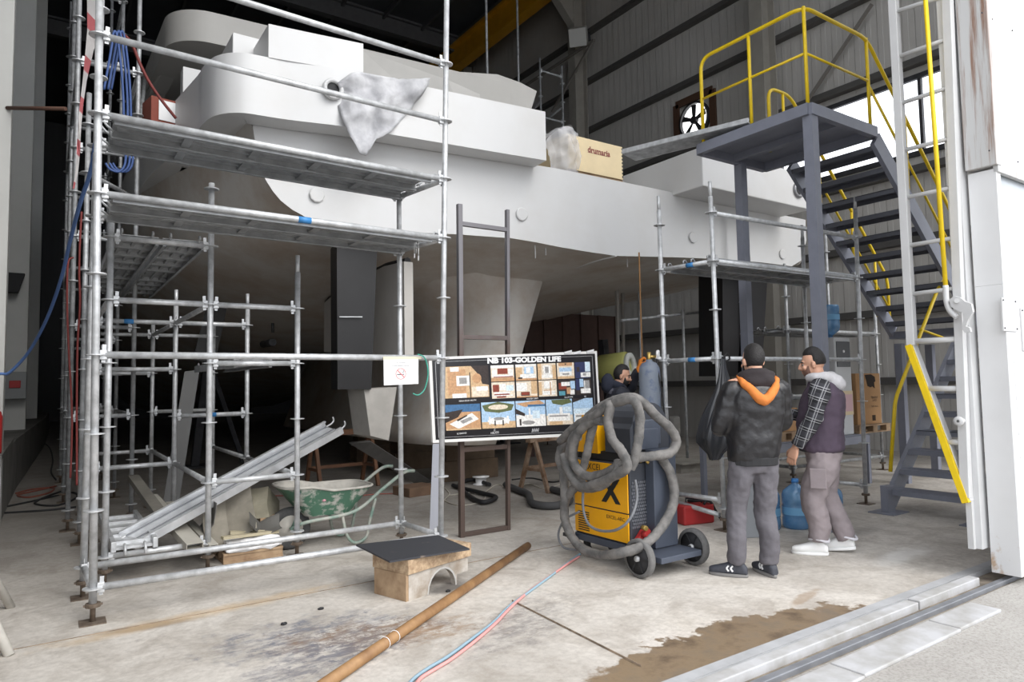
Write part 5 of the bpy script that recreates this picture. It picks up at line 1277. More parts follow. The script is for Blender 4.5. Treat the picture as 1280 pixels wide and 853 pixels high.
# low clutter seen below the right scaffold
f = MB(); c = gnd(878, 592); f.obox(c+V((0, .4, .16)), (.35, 0, 0), (0, .3, 0), (0, 0, .012)); f.obox(c+V((0, .4, .074)), (.3, 0, 0), (0, .22, 0), (0, 0, .074)); tag(f.build('board_stack', mat('pale_board', hexc(150, 146, 138), .8, var=.15)), 'pale board lying on timbers behind the right scaffold post', 'board')
for k in range(5):
    p = V((8.6+k*.42, 9.6, 0)); f = MB(); f.lathe([(0, 0), (.16, 0), (.17, .03), (.17, .36), (.15, .40), (.06, .42), (0, .42)], p, n=18); tag(f.build('paint_drum', mat('dull_grey_drum', hexc(120, 118, 114), .6, var=.2)), 'dull grey drum in the dim row beyond the right scaffold', 'drum', 'dim drums under the stern')
    p = p+V((.1, -.02, .425)); f = MB(); f.lathe([(0, 0), (.15, 0), (.16, .03), (.16, .33), (.14, .37), (0, .38)], p, n=18); tag(f.build('paint_drum', mat('dull_grey_drum', (1, 1, 1))), 'dull grey drum stacked on the dim row beyond the right scaffold', 'drum', 'dim drums stacked on top')

# ------------------------------------------------------------------ around the two men
f = MB(); 
rb = thing('toolbox', 'red toolbox with black hose on it at the foot of the right scaffold', 'toolbox', gnd(885, 657))
c = gnd(885, 657); f.obox(c+V((.0, .2, .1)), (.19, -.04, 0), (.03, .12, 0), (0, 0, .1), .02); f.build('case', RED, rb)
f = MB(); f.tube(spline([c+V((.02, .06, .21)), c+V((.12, .1, .24)), c+V((.2, .16, .21)), c+V((.18, .28, .22)), c+V((.06, .3, .21)), c+V((.0, .18, .225)), c+V((.1, .06, .23)), c+V((.24, .1, .12)), c+V((.27, .05, .02))], 6), .014, 8); f.build('hose', CABB, rb)
f = MB(); f.tube([c+V((-.1, .2, .2)), c+V((-.1, .2, .26)), c+V((.1, .16, .26)), c+V((.1, .16, .2))], .01, 8); f.build('handle', DARK, rb)
c = gnd(944, 672); f = MB(); f.obox(c+V((0, .02, .26)), (.07, -.04, 0), (.02, .03, 0), (0, 0, .26), .006); tag(f.build('grey_case', mat('light_grey_case', hexc(150, 154, 158), .5)), 'light grey slim case on the floor seen between two grey-jeaned legs', 'case')
WBLUE = Nodes('blue_water_bottle', .15); WBLUE.b.inputs['Transmission Weight'].default_value = .35
zb_ = WBLUE.xyz()[2]
WBLUE.color(WBLUE.ramp(WBLUE.noise(6, 3), (.3, hexc(84, 140, 192)), (.7, hexc(140, 184, 222))))
WLAB = mat('pale_blue_label', hexc(120, 176, 216), .5)
def bottle(loc, lab, flip=False, group='blue water bottles'):
    b = thing('water_bottle', lab, 'bottle', loc, 0, group); s = -1 if flip else 1
    pr = [(0, 0), (.12, 0), (.134, .02), (.134, .10), (.129, .115), (.134, .13), (.134, .22), (.129, .235), (.134, .25), (.134, .33), (.12, .37), (.06, .42), (.032, .44), (.032, .47), (0, .47)]
    f = MB(); f.lathe([(r, s*z) for r, z in pr], n=28); f.build('bottle', WBLUE.m, b, local=True)
    f = MB(); f.lathe([(.036, s*.455), (.036, s*.49), (0, s*.49)], n=16); f.build('cap', BLUEPL, b, local=True)
    f = MB(); f.lathe([(.1355, s*.14), (.1355, s*.215)], n=28); f.build('label_band', WLAB, b, local=True)
    return b
g1, g2, g3 = gnd(974, 664), gnd(1006, 663), gnd(1050, 662)
bottle(g1+V((0, .14, 0)), 'big blue water bottle on the floor just right of the black-jacketed person'); bottle(g2+V((.05, .12, 0)), 'big blue water bottle beside the front leg of the person in the vest'); bottle(g3+V((.02, .12, 0)), 'big blue water bottle on the floor behind the person in the vest')
f = MB(); c = gnd(981, 640)+V((.25, .5, 0)); f.lathe([(.17, 0), (.17, .02), (.12, .03), (.035, .52), (.0, .53)], c, n=20); tag(f.build('traffic_cone', mat('orange_cone', hexc(206, 84, 34), .5)), 'orange cone on the floor between the two standing men', 'cone')
# grey steel table behind, with pallet, carton and dispenser
tb = thing('steel_table', 'long grey steel frame table behind the man in the vest', 'table', (8.3, 5.4, 0))
ZT_ = .70; TY0, TY1 = 5.28, 5.98; TX0, TX1 = 7.0, 9.75
f = MB(); f.box(TX0, TX1, TY0, TY1, ZT_-.012, ZT_); f.build('tabletop', GREY_P, tb)
for (a, b) in (((TX0, TY0), (TX1, TY0)), ((TX0, TY1), (TX1, TY1))):
    f = MB(); f.bar((*a, ZT_-.07), (*b, ZT_-.07), .05, .11, side=(0, 1, 0)); f.build('side_rail', GREY_P, tb)
for x in (TX0+.04, TX1-.04, 8.45):
    for y in (TY0, TY1):
        f = MB(); f.box(x-.03, x+.03, y-.03, y+.03, 0, ZT_-.12); f.build('leg', GREY_P, tb)
def on_table(px, py, Y=5.45): return at_y(px, py, Y)
def pallet(x0, x1, y0, y1, z, lab):
    t = thing('pallet', lab, 'pallet', ((x0+x1)/2, (y0+y1)/2, z), 0)
    for y in (y0+.05, (y0+y1)/2, y1-.05):
        for x in (x0+.06, (x0+x1)/2, x1-.06):
            f = MB(); f.box(x-.06, x+.06, y-.045, y+.045, z+.018, z+.098, .003); f.build('block', WOOD, t)
    for k in range(5):
        y = lerp(y0, y1-.09, k/4); f = MB(); f.box(x0, x1, y, y+.09, z+.098, z+.118); f.build('deck_board', WOOD, t)
    for y in (y0+.05, (y0+y1)/2, y1-.05):
        f = MB(); f.box(x0, x1, y-.045, y+.045, z, z+.018); f.build('bottom_board', WOOD, t)
    return t
xa = on_table(1064, 540).x; xb2 = on_table(1103, 540).x
pallet(xa, xb2, 5.32, 5.92, ZT_, 'small timber pallet on the steel table under the tall carton')
xa2 = on_table(972, 540).x; xb3 = on_table(998, 540).x
pallet(7.75, 8.35, 5.32, 5.92, ZT_, 'timber pallet on the steel table between the two standing men')
cx0, cx1 = on_table(1071, 500, 5.4).x, on_table(1101, 500, 5.4).x; zc0, zc1 = ZT_+.12, on_table(1085, 467, 5.4).z
ct = thing('carton', 'tall brown cardboard carton with a torn hole on the pallet', 'carton', ((cx0+cx1)/2, 5.6, zc0))
f = MB(); f.box(cx0, cx1, 5.4, 5.8, zc0, zc1, .004); cb_ = f.build('box', CARD, ct)
tor = [(.36, .97), (.62, .98), (.78, .93), (.80, .84), (.74, .82), (.76, .70), (.66, .74), (.58, .72), (.46, .75), (.42, .86)]
f = MB(); f.prism([(lerp(cx0, cx1, a), 5.396, lerp(zc0, zc1, b)) for a, b in tor], (0, .003, 0)); f.build('torn_hole', mat('hole_dark', (.03, .02, .015), .9), cb_)
f = MB()
for k, (v, s_) in enumerate(((.52, .05), (.46, .04), (.34, .035))): f.text('FRAGILE' if k == 0 else '24 PCS' if k == 1 else 'N.W. 18 KG', (lerp(cx0, cx1, .72), 5.397, lerp(zc0, zc1, v)), (1, 0, 0), (0, 0, 1), s_, .001)
for k in range(8): f.box(lerp(cx0, cx1, .6)+k*.012, lerp(cx0, cx1, .6)+k*.012+.005, 5.397, 5.399, lerp(zc0, zc1, .06), lerp(zc0, zc1, .17))
f.build('print', INK, cb_)
c2_ = pallet; f = MB(); f.box(7.85, 8.25, 5.4, 5.8, ZT_+.12, ZT_+.42, .004); tag(f.build('carton', CARD), 'low brown carton on the pallet between the two standing men', 'carton')
dx0, dx1 = on_table(1046, 480, 5.35).x, on_table(1066, 480, 5.35).x; dz1 = on_table(1056, 422, 5.35).z
wdp = thing('water_dispenser', 'white and silver water dispenser with a blue bottle, beside the grey column', 'dispenser', ((dx0+dx1)/2, 5.5, ZT_+.001))
f = MB(); f.box(dx0, dx1, 5.36, 5.68, ZT_+.001, dz1, .015); f.build('cabinet', mat('silver_cabinet', hexc(196, 198, 200), .4), wdp)
f = MB(); f.box(dx0+.04, dx1-.03, 5.35, 5.362, dz1-.42, dz1-.06, .01); f.build('recess', mat('recess_grey', hexc(96, 98, 100), .4), wdp)
f = MB(); f.box(dx0+.06, dx1-.02, 5.345, 5.36, ZT_+.28, ZT_+.62); f.build('notice', mat('cream_notice', hexc(214, 196, 160), .6), wdp)
f = MB(); f.box(dx0+.08, dx1-.04, 5.342, 5.346, ZT_+.33, ZT_+.57); f.build('notice_picture', mat('pink_notice', hexc(206, 170, 176), .6), wdp)
f = MB(); f.cyl(((dx0+dx1)/2, 5.34, dz1-.2), ((dx0+dx1)/2, 5.36, dz1-.2), .02, 10); f.build('tap', WHITE, wdp)
bt = bottle(((dx0+dx1)/2-.06, 5.5, dz1+.47), 'upturned blue water bottle on top of the dispenser', True)
# black refuse bag tied to the scaffold post
bg_ = thing('refuse_bag', 'black refuse bag tied to the right scaffold post beside the man in the black jacket', 'bag', at_y(893, 500, 4.50))
def bagf(u, v):
    a = 2*PI*u; P0 = at_y(906, 446, 4.48); P1 = at_y(897, 520, 4.42)
    r = lerp(.02, .19, ss(0, .75, v))*(1-.75*ss(.8, 1., v)); c = P0+(at_y(887, 574, 4.5)-P0)*v
    w = 1+.16*math.sin(a*5+v*3)+.1*math.sin(a*11)
    return c+V((math.cos(a)*r*w*1.15-.02, math.sin(a)*r*w*.7-.08*ss(0, .4, v), 0))
f = MB(); f.sm = True; f.grid(bagf, 40, 18, True); f.poly([bagf(k/40, 1) for k in range(40)]); f.build('bag', mat('black_bag_film', (.025, .027, .032), .32), bg_)
f = MB(); f.tube(spline([at_y(904, 448, 4.46), at_y(909, 442, 4.46), at_y(912, 449, 4.52), at_y(906, 452, 4.48)], 5), .008, 6); f.build('tie', BLACK, bg_)
# ------------------------------------------------------------------ on the yacht
ck0, ck1 = at_y(709, 210, 7.1), at_y(779, 222, 7.1); zk0 = 4.42; zk1 = at_y(709, 167, 7.1).z
cr = thing('wooden_crate', 'pale plywood crate with red lettering on the yacht deck', 'crate', ((ck0.x+ck1.x)/2, 7.5, 4.34))
PLY = mat('pale_plywood', hexc(226, 206, 166), .6, var=.06, vscale=3)
f = MB(); f.box(ck0.x, ck1.x, 7.1, 7.8, zk0, zk1, .006); cs_ = f.build('case', PLY, cr)
f = MB(); f.text('drumaria', (lerp(ck0.x, ck1.x, .56), 7.098, lerp(zk0, zk1, .68)), (1, 0, 0), (0, 0, 1), .115, .001, bold=.004); f.box(lerp(ck0.x, ck1.x, .36), lerp(ck0.x, ck1.x, .74), 7.097, 7.099, lerp(zk0, zk1, .595), lerp(zk0, zk1, .605)); f.build('lettering', mat('print_red', hexc(196, 44, 44), .5), cs_)
f = MB()
for k in range(9):
    for x in (ck0.x+.012, ck1.x-.012): f.box(x-.01, x+.01, 7.096, 7.1, lerp(zk0, zk1, .06+k*.105), lerp(zk0, zk1, .06+k*.105)+.025)
f.build('steel_clips', DARK, cs_)
for y in (7.12, 7.45, 7.72):
    f = MB(); f.box(ck0.x, ck1.x+.01, y, y+.07, 4.341, zk0, .003); f.build('skid', WOOD, cr)
f = MB()
def wrapf(u, v):
    x = lerp(ck0.x-.34, ck0.x+.2, u); t = 2*abs(u-.45)
    z = lerp(4.345, zk1+.05-.16*ss(.0, .6, .45-u)*2.2-.02*math.sin(u*20), v)
    y = 7.06-.06*math.sin(PI*v)-.02*math.sin(u*17+v*9)+(.10 if u < .3 else 0)*v+.05*math.sin(u*8)
    return (x, y, z)
f.sm = True; f.grid(wrapf, 26, 16); 
def wrapt(u, v): p = V(wrapf(u, 1.)); return p+V((0, .7*v, .03*math.sin(v*9+u*12)))
f.grid(wrapt, 26, 8); f.jitter(.03, 9, 2); f.jitter(.015, 22, 5)
tag(f.build('plastic_wrap', mat('thin_clear_wrap', (.75, .75, .77), .2, alpha=.5, bump=.3, bscale=14)), 'torn clear plastic wrap draped over the left end of the wooden crate', 'wrap')
# cloth hung over the bulwark
ol = [(421, 104), (440, 91), (452, 90), (484, 97), (512, 99), (538, 97), (536, 106), (520, 128), (505, 146), (490, 163), (471, 174), (464, 186), (456, 195), (448, 192), (437, 170), (428, 150), (421, 128), (424, 112)]
f = MB(); f.sm = True
import itertools
cen = (472, 128)
def clothY(px, py): return Ytr(px)-.36-.05-.035*math.sin(px*.16)-.03*math.sin(py*.12+px*.05)
NR = 12; N_ = 72
olp = []
for k in range(N_):
    t = k/N_*len(ol); i = int(t); a, b = ol[i], ol[(i+1) % len(ol)]; olp.append((lerp(a[0], b[0], t-i), lerp(a[1], b[1], t-i)))
vr = []
for j in range(NR+1):
    s_ = 1-j/NR if j < NR else 0.02
    vr.append([f.bm.verts.new(at_y(cen[0]+(x-cen[0])*s_, cen[1]+(y-cen[1])*s_, clothY(cen[0]+(x-cen[0])*s_, cen[1]+(y-cen[1])*s_))) for x, y in olp])
f.skin(vr, False); f.face(vr[-1])
f.jitter(.045, 4.5, 3); f.jitter(.02, 13, 1)
bmesh.ops.recalc_face_normals(f.bm, faces=f.bm.faces); bmesh.ops.solidify(f.bm, geom=f.bm.faces[:], thickness=.008)
tag(f.build('dust_sheet', mat('grey_dust_sheet', hexc(202, 202, 204), .8, col2=hexc(166, 166, 170), vscale=4, bump=.3, bscale=16)), 'crumpled grey dust sheet hung over the yacht bulwark beside the round fairlead', 'sheet')
# ------------------------------------------------------------------ wall fan and floodlights
fn = thing('wall_fan', 'round extractor fan with brown frame high in the right wall', 'fan', (XR-.1, hole.y, hole.z))
cF = V((XR-.03, hole.y, hole.z)); rF = .5
f = MB(); f.lathe([(rF*.9, -.09), (rF, -.09), (rF, .02), (rF*.9, .02), (rF*.9, -.09)], cF, (1, 0, 0), 28); f.build('ring', BLACK, fn)
f = MB(); 
for (a, b) in (((-1, -1), (1, -1)), ((-1, 1), (1, 1)), ((-1, -1), (-1, 1)), ((1, -1), (1, 1))): f.bar(cF+V((-.03, a[0]*.62, a[1]*.62)), cF+V((-.03, b[0]*.62, b[1]*.62)), .05, .2, side=(1, 0, 0))
f.build('mounting_frame', mat('brown_board', hexc(82, 58, 44), .7), fn)
for k in range(5):
    a = k*2*PI/5+.3; f = MB(); u_ = V((0, math.cos(a), math.sin(a))); v_ = V((0, -math.sin(a), math.cos(a)))
    f.prism([cF+V((-.06, 0, 0))+u_*.08-v_*.04, cF+V((-.06, 0, 0))+u_*rF*.86-v_*.06, cF+V((-.05, 0, 0))+u_*rF*.8+v_*.10, cF+V((-.03, 0, 0))+u_*.1+v_*.05], (-.006, 0, 0)); f.build('blade', BLACK, fn)
f = MB(); f.cyl(cF+V((-.1, 0, 0)), cF+V((.02, 0, 0)), .1, 16); f.build('hub', BLACK, fn)
f = MB(); f.cyl(cF+V((.02, 0, 0)), cF+V((.026, 0, 0)), rF*.92, 28); f.build('daylight_pane', mat('daylight_pane', (1, 1, 1), .5, emis=2.0), fn)
fl = thing('floodlight', 'square floodlight on the beige wall column below the crane rail', 'lamp', at_x(723, 46, XR-.9))
c = at_x(723, 46, XR-.9); f = MB(); f.obox(c, (.12, .1, .1), (-.18, .2, 0), (-.1, -.1, .22), .01); f.build('lamp_head', mat('pale_lamp', hexc(190, 190, 186), .4), fl)
f = MB(); f.bar(c+V((.05, .02, .02)), c+V((.45, .05, .1)), .2, .2); f.build('bracket', DARK, fl)
f2 = thing('floodlight', 'small black floodlight on the white column in the left aisle', 'lamp', at_y(16, 354, 16.2))
c = at_y(16, 354, 16.2); f = MB(); f.obox(c, (.14, 0, .0), (0, .09, 0), (.05, 0, .19), .01); f.build('lamp_head', BLACK, f2); f = MB(); f.bar(c+V((-.1, 0, 0)), c+V((-.25, .08, .0)), .05, .05); f.build('bracket', BLACK, f2)
# left aisle: extinguisher, switch box, pipe
c = at_y(1.5, 505, 9.9); ex = thing('fire_extinguisher', 'red fire extinguisher standing on the plinth at the left photo edge', 'extinguisher', (c.x, 9.9, .83))
z0 = .83; f = MB(); f.lathe([(0, 0), (.07, 0), (.075, .02), (.075, .40), (.06, .46), (.025, .49), (.025, .52), (0, .52)], (c.x-.04, 9.5, z0), n=20); f.build('bottle', RED, ex); f = MB(); f.bar((c.x-.04, 9.5, z0+.52), (c.x-.04, 9.5, z0+.57), .05, .04); f.build('valve', BLACK, ex)
c = at_y(17, 482, 16.1); sb = thing('switch_box', 'grey electrical box with a red switch in the left aisle', 'box', c)
f = MB(); f.obox(c+V((0, .1, 0)), (.2, 0, 0), (0, .1, 0), (0, 0, .26), .01); f.build('case', mat('box_grey', hexc(140, 142, 142), .5), sb); f = MB(); f.obox(c+V((.02, -.01, .02)), (.09, 0, 0), (0, .02, 0), (0, 0, .07), .01); f.build('switch', RED, sb)
f = MB(); a, b = at_y(9, 135, 9.6), at_y(82, 136, 8.9); f.cyl(a, b, .022, 10); tag(f.build('steel_pipe', mat('dark_rusty_pipe', hexc(96, 68, 56), .8)), 'rusty horizontal pipe between the left column and the tall tower', 'pipe')
# hoses, cables and tape on the tall tower
BLUEH = mat('tower_blue_hose', hexc(58, 84, 138), .55); REDC = mat('red_cable_sheath', hexc(116, 46, 42), .6)
for k, (dx, lab) in enumerate(((0, 'blue hose hanging from the tower, leftmost of the bundle'), (5, 'blue hose hanging in the middle of the bundle on the tower'), (9, 'blue hose hanging from the tower, rightmost of the bundle'))):
    tube_thing('blue_hose', lab, 'hose', [at_y(x+dx, y, 7.9+.1*k) for x, y in ((130, 112), (139, 62), (142, 41), (146, 44), (151, 80), (154, 120), (155, 160), (157, 200), (150, 214), (138, 212), (132, 204))], .012, BLUEH, 8, 'blue hoses on the tower')
tube_thing('blue_hose', 'long blue hose running from the scaffold down to the left photo edge', 'hose', [at_y(x, y, Y) for x, y, Y in ((121, 170, 5.8), (113, 215, 6.2), (100, 255, 6.6), (88, 300, 7.2), (76, 350, 7.8), (58, 400, 8.4), (36, 440, 8.9), (12, 466, 9.1), (-6, 476, 9.15), (-14, 560, 9.2), (-14, 622, 9.2))], .016, mat('lit_blue_hose', hexc(96, 128, 186), .5), 8)
tube_thing('red_cable', 'red cable hanging from the tower in front of the yacht cabin', 'cable', [at_y(x, y, 8.2) for x, y in ((150, 42), (160, 48), (168, 62), (176, 82), (188, 105), (204, 128), (220, 148))], .017, REDC, 8)
for k, (pts, lab) in enumerate(((((102, 265), (100, 300), (99, 340), (100, 380), (97, 430), (96, 500), (96, 560), (96, 607)), 'red cable hanging down the near tower posts'), (((92, 322), (85, 330), (84, 380), (86, 440), (90, 520), (88, 598)), 'dull red cable hanging in the left aisle'))):
    tube_thing('red_cable', lab, 'cable', [at_y(x, y, 7.2+.5*k) for x, y in pts], .009, REDC, 8)
tp = Nodes('barrier_tape', .5); zz = tp.math('FRACT', tp.math('MULTIPLY', tp.math('ADD', tp.xyz()[2], tp.math('MULTIPLY', tp.xyz()[0], .8)), 3.2))
tp.color(tp.ramp(zz, (.62, hexc(226, 222, 220)), (.66, hexc(212, 120, 124))))
TPM = tp.m
f = MB(); P_ = [at_y(x, y, 5.45) for x, y in ((117, -10), (117, 40), (112, 62), (106, 100), (102, 130), (99, 165), (98, 190), (96, 215), (92, 236))]
W_ = [.040, .038, .024, .012, .010, .010, .010, .008, .005]
f.sm = True
prev = None
for p, w_ in zip(P_, W_):
    r_ = [f.bm.verts.new(p+V((s*w_, .3*s*w_, 0))) for s in (-1, 1)]
    if prev: f.face([prev[0], prev[1], r_[1], r_[0]])
    prev = r_
bmesh.ops.solidify(f.bm, geom=f.bm.faces[:], thickness=.002)
tag(f.build('barrier_tape', TPM), 'red and white barrier tape hanging down the near left scaffold post', 'tape')
# carton on the scaffold beside the yacht cabin
c = at_y(204, 150, 8.9); f = MB(); f.obox(c, (.18, .03, 0), (-.03, .16, 0), (0, 0, .2), .004); bx = thing('red_carton', 'torn red and white carton beside the yacht bulwark on the left', 'carton', c-V((0, 0, .2))); f.build('box', mat('brick_red_carton', hexc(140, 74, 60), .8, var=.1), bx)
f = MB(); f.obox(c+V((.02, -.17, .05)), (.09, .015, 0), (0, .004, 0), (0, 0, .12)); f.build('torn_paper', WHITE, bx)
f = MB(); f.box(c.x-.3, c.x+.4, c.y-.2, c.y+.3, c.z-.24, c.z-.2); f.box(c.x-.28, c.x-.25, c.y, c.y+.03, 0, c.z-.24); tag(f.build('shelf_board', GALV_D), 'narrow shelf board carrying the torn red carton', 'board')
# trestle legs at the left photo edge
tl_ = thing('trestle', 'white round-legged trestle cut off by the left photo edge', 'trestle', (-.5, 5.3, 0))
LEGM = mat('chalky_white_leg', hexc(196, 192, 184), .7, var=.12, vscale=8)
for (px, py, tx, ty) in ((14, 760, -.50, 5.6), (12, 820, -.50, 5.2)):
    b = gnd(px, py); b.z = .0; f = MB(); f.tube([b, V((tx, ty, .86))], .027, 12); f.build('leg', LEGM, tl_)
for b in ((-.70, 5.95, 0), (-.70, 4.85, 0)):
    f = MB(); f.tube([b, V((-.52, 5.4+(b[1]-5.4)*.4, .86))], .027, 12); f.build('leg', LEGM, tl_)
f = MB(); f.bar((-.51, 4.9, .87), (-.51, 5.95, .87), .08, .06); f.build('beam', LEGM, tl_)
# threads hanging from the deck
for k, (px, py) in enumerate(((518, 320), (523, 323))):
    p = at_y(px, 302, 5.5); f = MB(); f.cyl(p, at_y(px, py-3, 5.5), .002, 5); f.cyl(at_y(px, py-3, 5.5), at_y(px, py+3, 5.5), .007, 8); tag(f.build('cable_tie', WHITE), ('left', 'right')[k]+' one of two white ties dangling under the plank deck', 'tie')

f = MB(); a, b, c, d = at_y(541, 555, 5.62), at_y(549, 555, 5.62), at_y(548, 664, 5.62), at_y(537, 664, 5.62)
f.prism([a, b, c, d], (0, .004, 0)); tag(f.build('plastic_strip', mat('grey_film', hexc(150, 152, 160), .35)), 'grey plastic strip hanging below the left edge of the poster board', 'strip')
# ------------------------------------------------------------------ people
def remeshed(f, name, m_, parent, vox=.012, smooth=4, wr=None, wr2=None):
    """fuse the overlapping closed shells of f into one continuous surface"""
    me = bpy.data.meshes.new('tmp'); bmesh.ops.recalc_face_normals(f.bm, faces=f.bm.faces); f.bm.to_mesh(me); f.bm.free()
    o = bpy.data.objects.new('tmp', me); COL.objects.link(o)
    r = o.modifiers.new('r', 'REMESH'); r.mode = 'VOXEL'; r.voxel_size = vox
    if smooth: s_ = o.modifiers.new('s', 'SMOOTH'); s_.iterations = smooth; s_.factor = .5
    bpy.context.view_layer.update()
    m2 = bpy.data.meshes.new_from_object(o.evaluated_get(bpy.context.evaluated_depsgraph_get()))
    bpy.data.objects.remove(o); bpy.data.meshes.remove(me)
    g = MB(); g.bm.from_mesh(m2); bpy.data.meshes.remove(m2)
    if wr: g.jitter(wr[0], wr[1], 1.3)
    if wr2: g.jitter(wr2[0], wr2[1], 4.1)
    for q in g.bm.faces: q.smooth = True; q.material_index = 0
    return g.build(name, m_, parent)
SKIN = mat('skin', hexc(206, 158, 132), .5, var=.06, vscale=14)
HAIR = mat('black_hair', (.012, .010, .010), .55, bump=.5, bscale=120)
class Body:
    def __init__(s, base, heading, H=1.78):
        s.b = V((base[0], base[1], 0)); h = R(heading); s.f = V((math.sin(h), math.cos(h), 0)); s.l = V((-math.cos(h), math.sin(h), 0)); s.k = H/1.78
    def T(s, l, f, z): return s.b+(s.l*l+s.f*f+V((0, 0, z)))*s.k
    def loft(s, f, rows, n=24, sq=2.4):
        """rows: (z, half width, half depth, forward offset, left offset)"""
        rg = []
        for r in rows:
            z, w_, d_ = r[:3]; fo = r[3] if len(r) > 3 else 0; lo = r[4] if len(r) > 4 else 0
            rg.append(f.ring(s.T(lo, fo, z), s.l, s.f, n, w_*s.k, d_*s.k, sq))
        f.skin(rg)
    def limb(s, f, pts, rs, n=14, sm=5):
        P = [s.T(*p) for p in pts]; PS = spline(P, sm); RS = []
        N = len(pts)-1
        for i in range(N):
            for k in range(sm): RS.append(lerp(rs[i], rs[i+1], k/sm)*s.k)
        RS.append(rs[-1]*s.k); f.tube(PS, .05, n, rs=RS)
    def blob(s, f, p, rl, rf, rz, nu=16, nv=10):
        c = s.T(*p); rg = []
        for j in range(nv+1):
            t = PI*j/nv-PI/2; q = max(math.cos(t), .02)
            rg.append(f.ring(c+V((0, 0, rz*math.sin(t)*s.k)), s.l, s.f, nu, rl*q*s.k, rf*q*s.k))
        f.skin(rg)
    def hand(s, f, w_, d, nrm, thumb, curl=.5, size=1., glove=0.):
        """w_ wrist point (world); d finger direction, nrm palm side, thumb direction"""
        d = V(d).normalized(); nrm = V(nrm); nrm = (nrm-d*nrm.dot(d)).normalized(); sd = d.cross(nrm)
        if sd.dot(V(thumb)) < 0: sd = -sd
        q = size*s.k
        rg = []
        for t, w2, th in ((-.03, .026, .021), (0, .029, .02), (.03, .038, .018), (.06, .043, .017), (.09, .041, .014)):
            rg.append(f.ring(w_+d*t*q, sd, nrm, 14, (w2+glove)*q, (th+glove)*q, 2.6))
        f.skin(rg)
        for k, (o_, L) in enumerate(((.031, .068), (.0105, .076), (-.0105, .070), (-.031, .055))):
            p = w_+d*.075*q+sd*o_*q; pts = [p]; a = curl*.35; r_ = .0088+glove
            for sg, fr_ in enumerate((.45, .32, .25)):
                dd = d*math.cos(a)+nrm*math.sin(a)+sd*o_*1.2; p = p+dd.normalized()*(L*fr_+(.012 if sg == 0 else 0))*q; pts.append(p); a += curl*(.85 if sg == 0 else .7)
            f.tube(spline(pts, 3), .009, 8, rs=[lerp(r_*1.08, r_*.82, i/9)*q for i in range(10)])
        p = w_+d*.022*q+sd*.03*q+nrm*.006*q; d1 = (d*.62+sd*.62+nrm*.35).normalized(); p2 = p+d1*.042*q; d2 = (d*.85+sd*.18+nrm*(.3+.4*curl)).normalized(); p3 = p2+d2*.03*q; p4 = p3+d2*.022*q
        f.tube(spline([p-d1*.015*q, p, p2, p3, p4], 3), .01, 8, rs=[lerp(.013+glove, .0085+glove, i/12)*q for i in range(13)])
    def head(s, f, c, yaw=0., pitch=0., nod=0.):
        """adds cranium, jaw, nose, ears, lips and neck to f; c is the local head centre. Stores the head frame"""
        h = R(yaw); s.hf = (s.f*math.cos(h)+s.l*math.sin(h)); s.hl = (s.l*math.cos(h)-s.f*math.sin(h)); s.hu = V((0, 0, 1))
        p_ = R(pitch); s.hf, s.hu = s.hf*math.cos(p_)+s.hu*math.sin(p_), s.hu*math.cos(p_)-s.hf*math.sin(p_)
        s.hc = s.T(*c); k = s.k
        def P(l, fo, z): return s.hc+(s.hl*l+s.hf*fo+s.hu*z)*k
        s.P = P
        def ell(p, a, b, c_, nu=18, nv=12):
            rg = []
            for j in range(nv+1):
                t = PI*j/nv-PI/2; q = max(math.cos(t), .02); rg.append(f.ring(P(p[0], p[1], p[2]+c_*math.sin(t)), s.hl, s.hf, nu, a*q*k, b*q*k))
            f.skin(rg)
        ell((0, -.008, .03), .074, .094, .098)
        ell((0, .028, -.03), .060, .064, .078)
        ell((0, .045, -.082), .036, .040, .030)
        ell((0, .072, .028), .052, .02, .02)
        f.tube([P(0, .088, .022), P(0, .104, .0), P(0, .113, -.024), P(0, .096, -.036)], .01, 10, rs=[.010*k, .0125*k, .016*k, .012*k])
        for sg in (-1, 1):
            ell((.015*sg, .096, -.030), .009, .010, .008, 8, 6)
            ell((.043*sg, .07, -.022), .02, .018, .02, 10, 6)
            c_ = P(.074*sg, -.008, -.006); f.tube([c_-s.hu*.028*k, c_, c_+s.hu*.026*k], .014, 10, rs=[.012*k, .020*k, .016*k])
        ell((0, .090, -.060), .024, .010, .007, 10, 6); ell((0, .086, -.072), .021, .010, .008, 10, 6)
        nk = s.T(c[0]*.4, c[1]*.3-.015, 1.44); f.tube([nk, s.hc+(s.hf*-.022-s.hu*.06)*k, s.hc+(s.hf*-.015+s.hu*.0)*k], .055, 14, rs=[.062*k, .056*k, .056*k])
    def face(s, parent):
        k = s.k
        for sg in (-1, 1):
            f = MB(); f.sphere(s.P(.031*sg, .0755, .004), .0105*k, .0105*k, .008*k, 10, 8); o = f.build('eye', mat('eye_white', (.36, .34, .32), .5), parent)
            f = MB(); f.sphere(s.P(.031*sg, .0850, .004), .006*k, .006*k, .006*k, 8, 6); f.build('iris', INK, o)
            f = MB(); f.tube([s.P(.012*sg, .092, .024), s.P(.032*sg, .089, .030), s.P(.052*sg, .074, .024)], .005*k, 6); f.build('eyebrow', HAIR, parent)
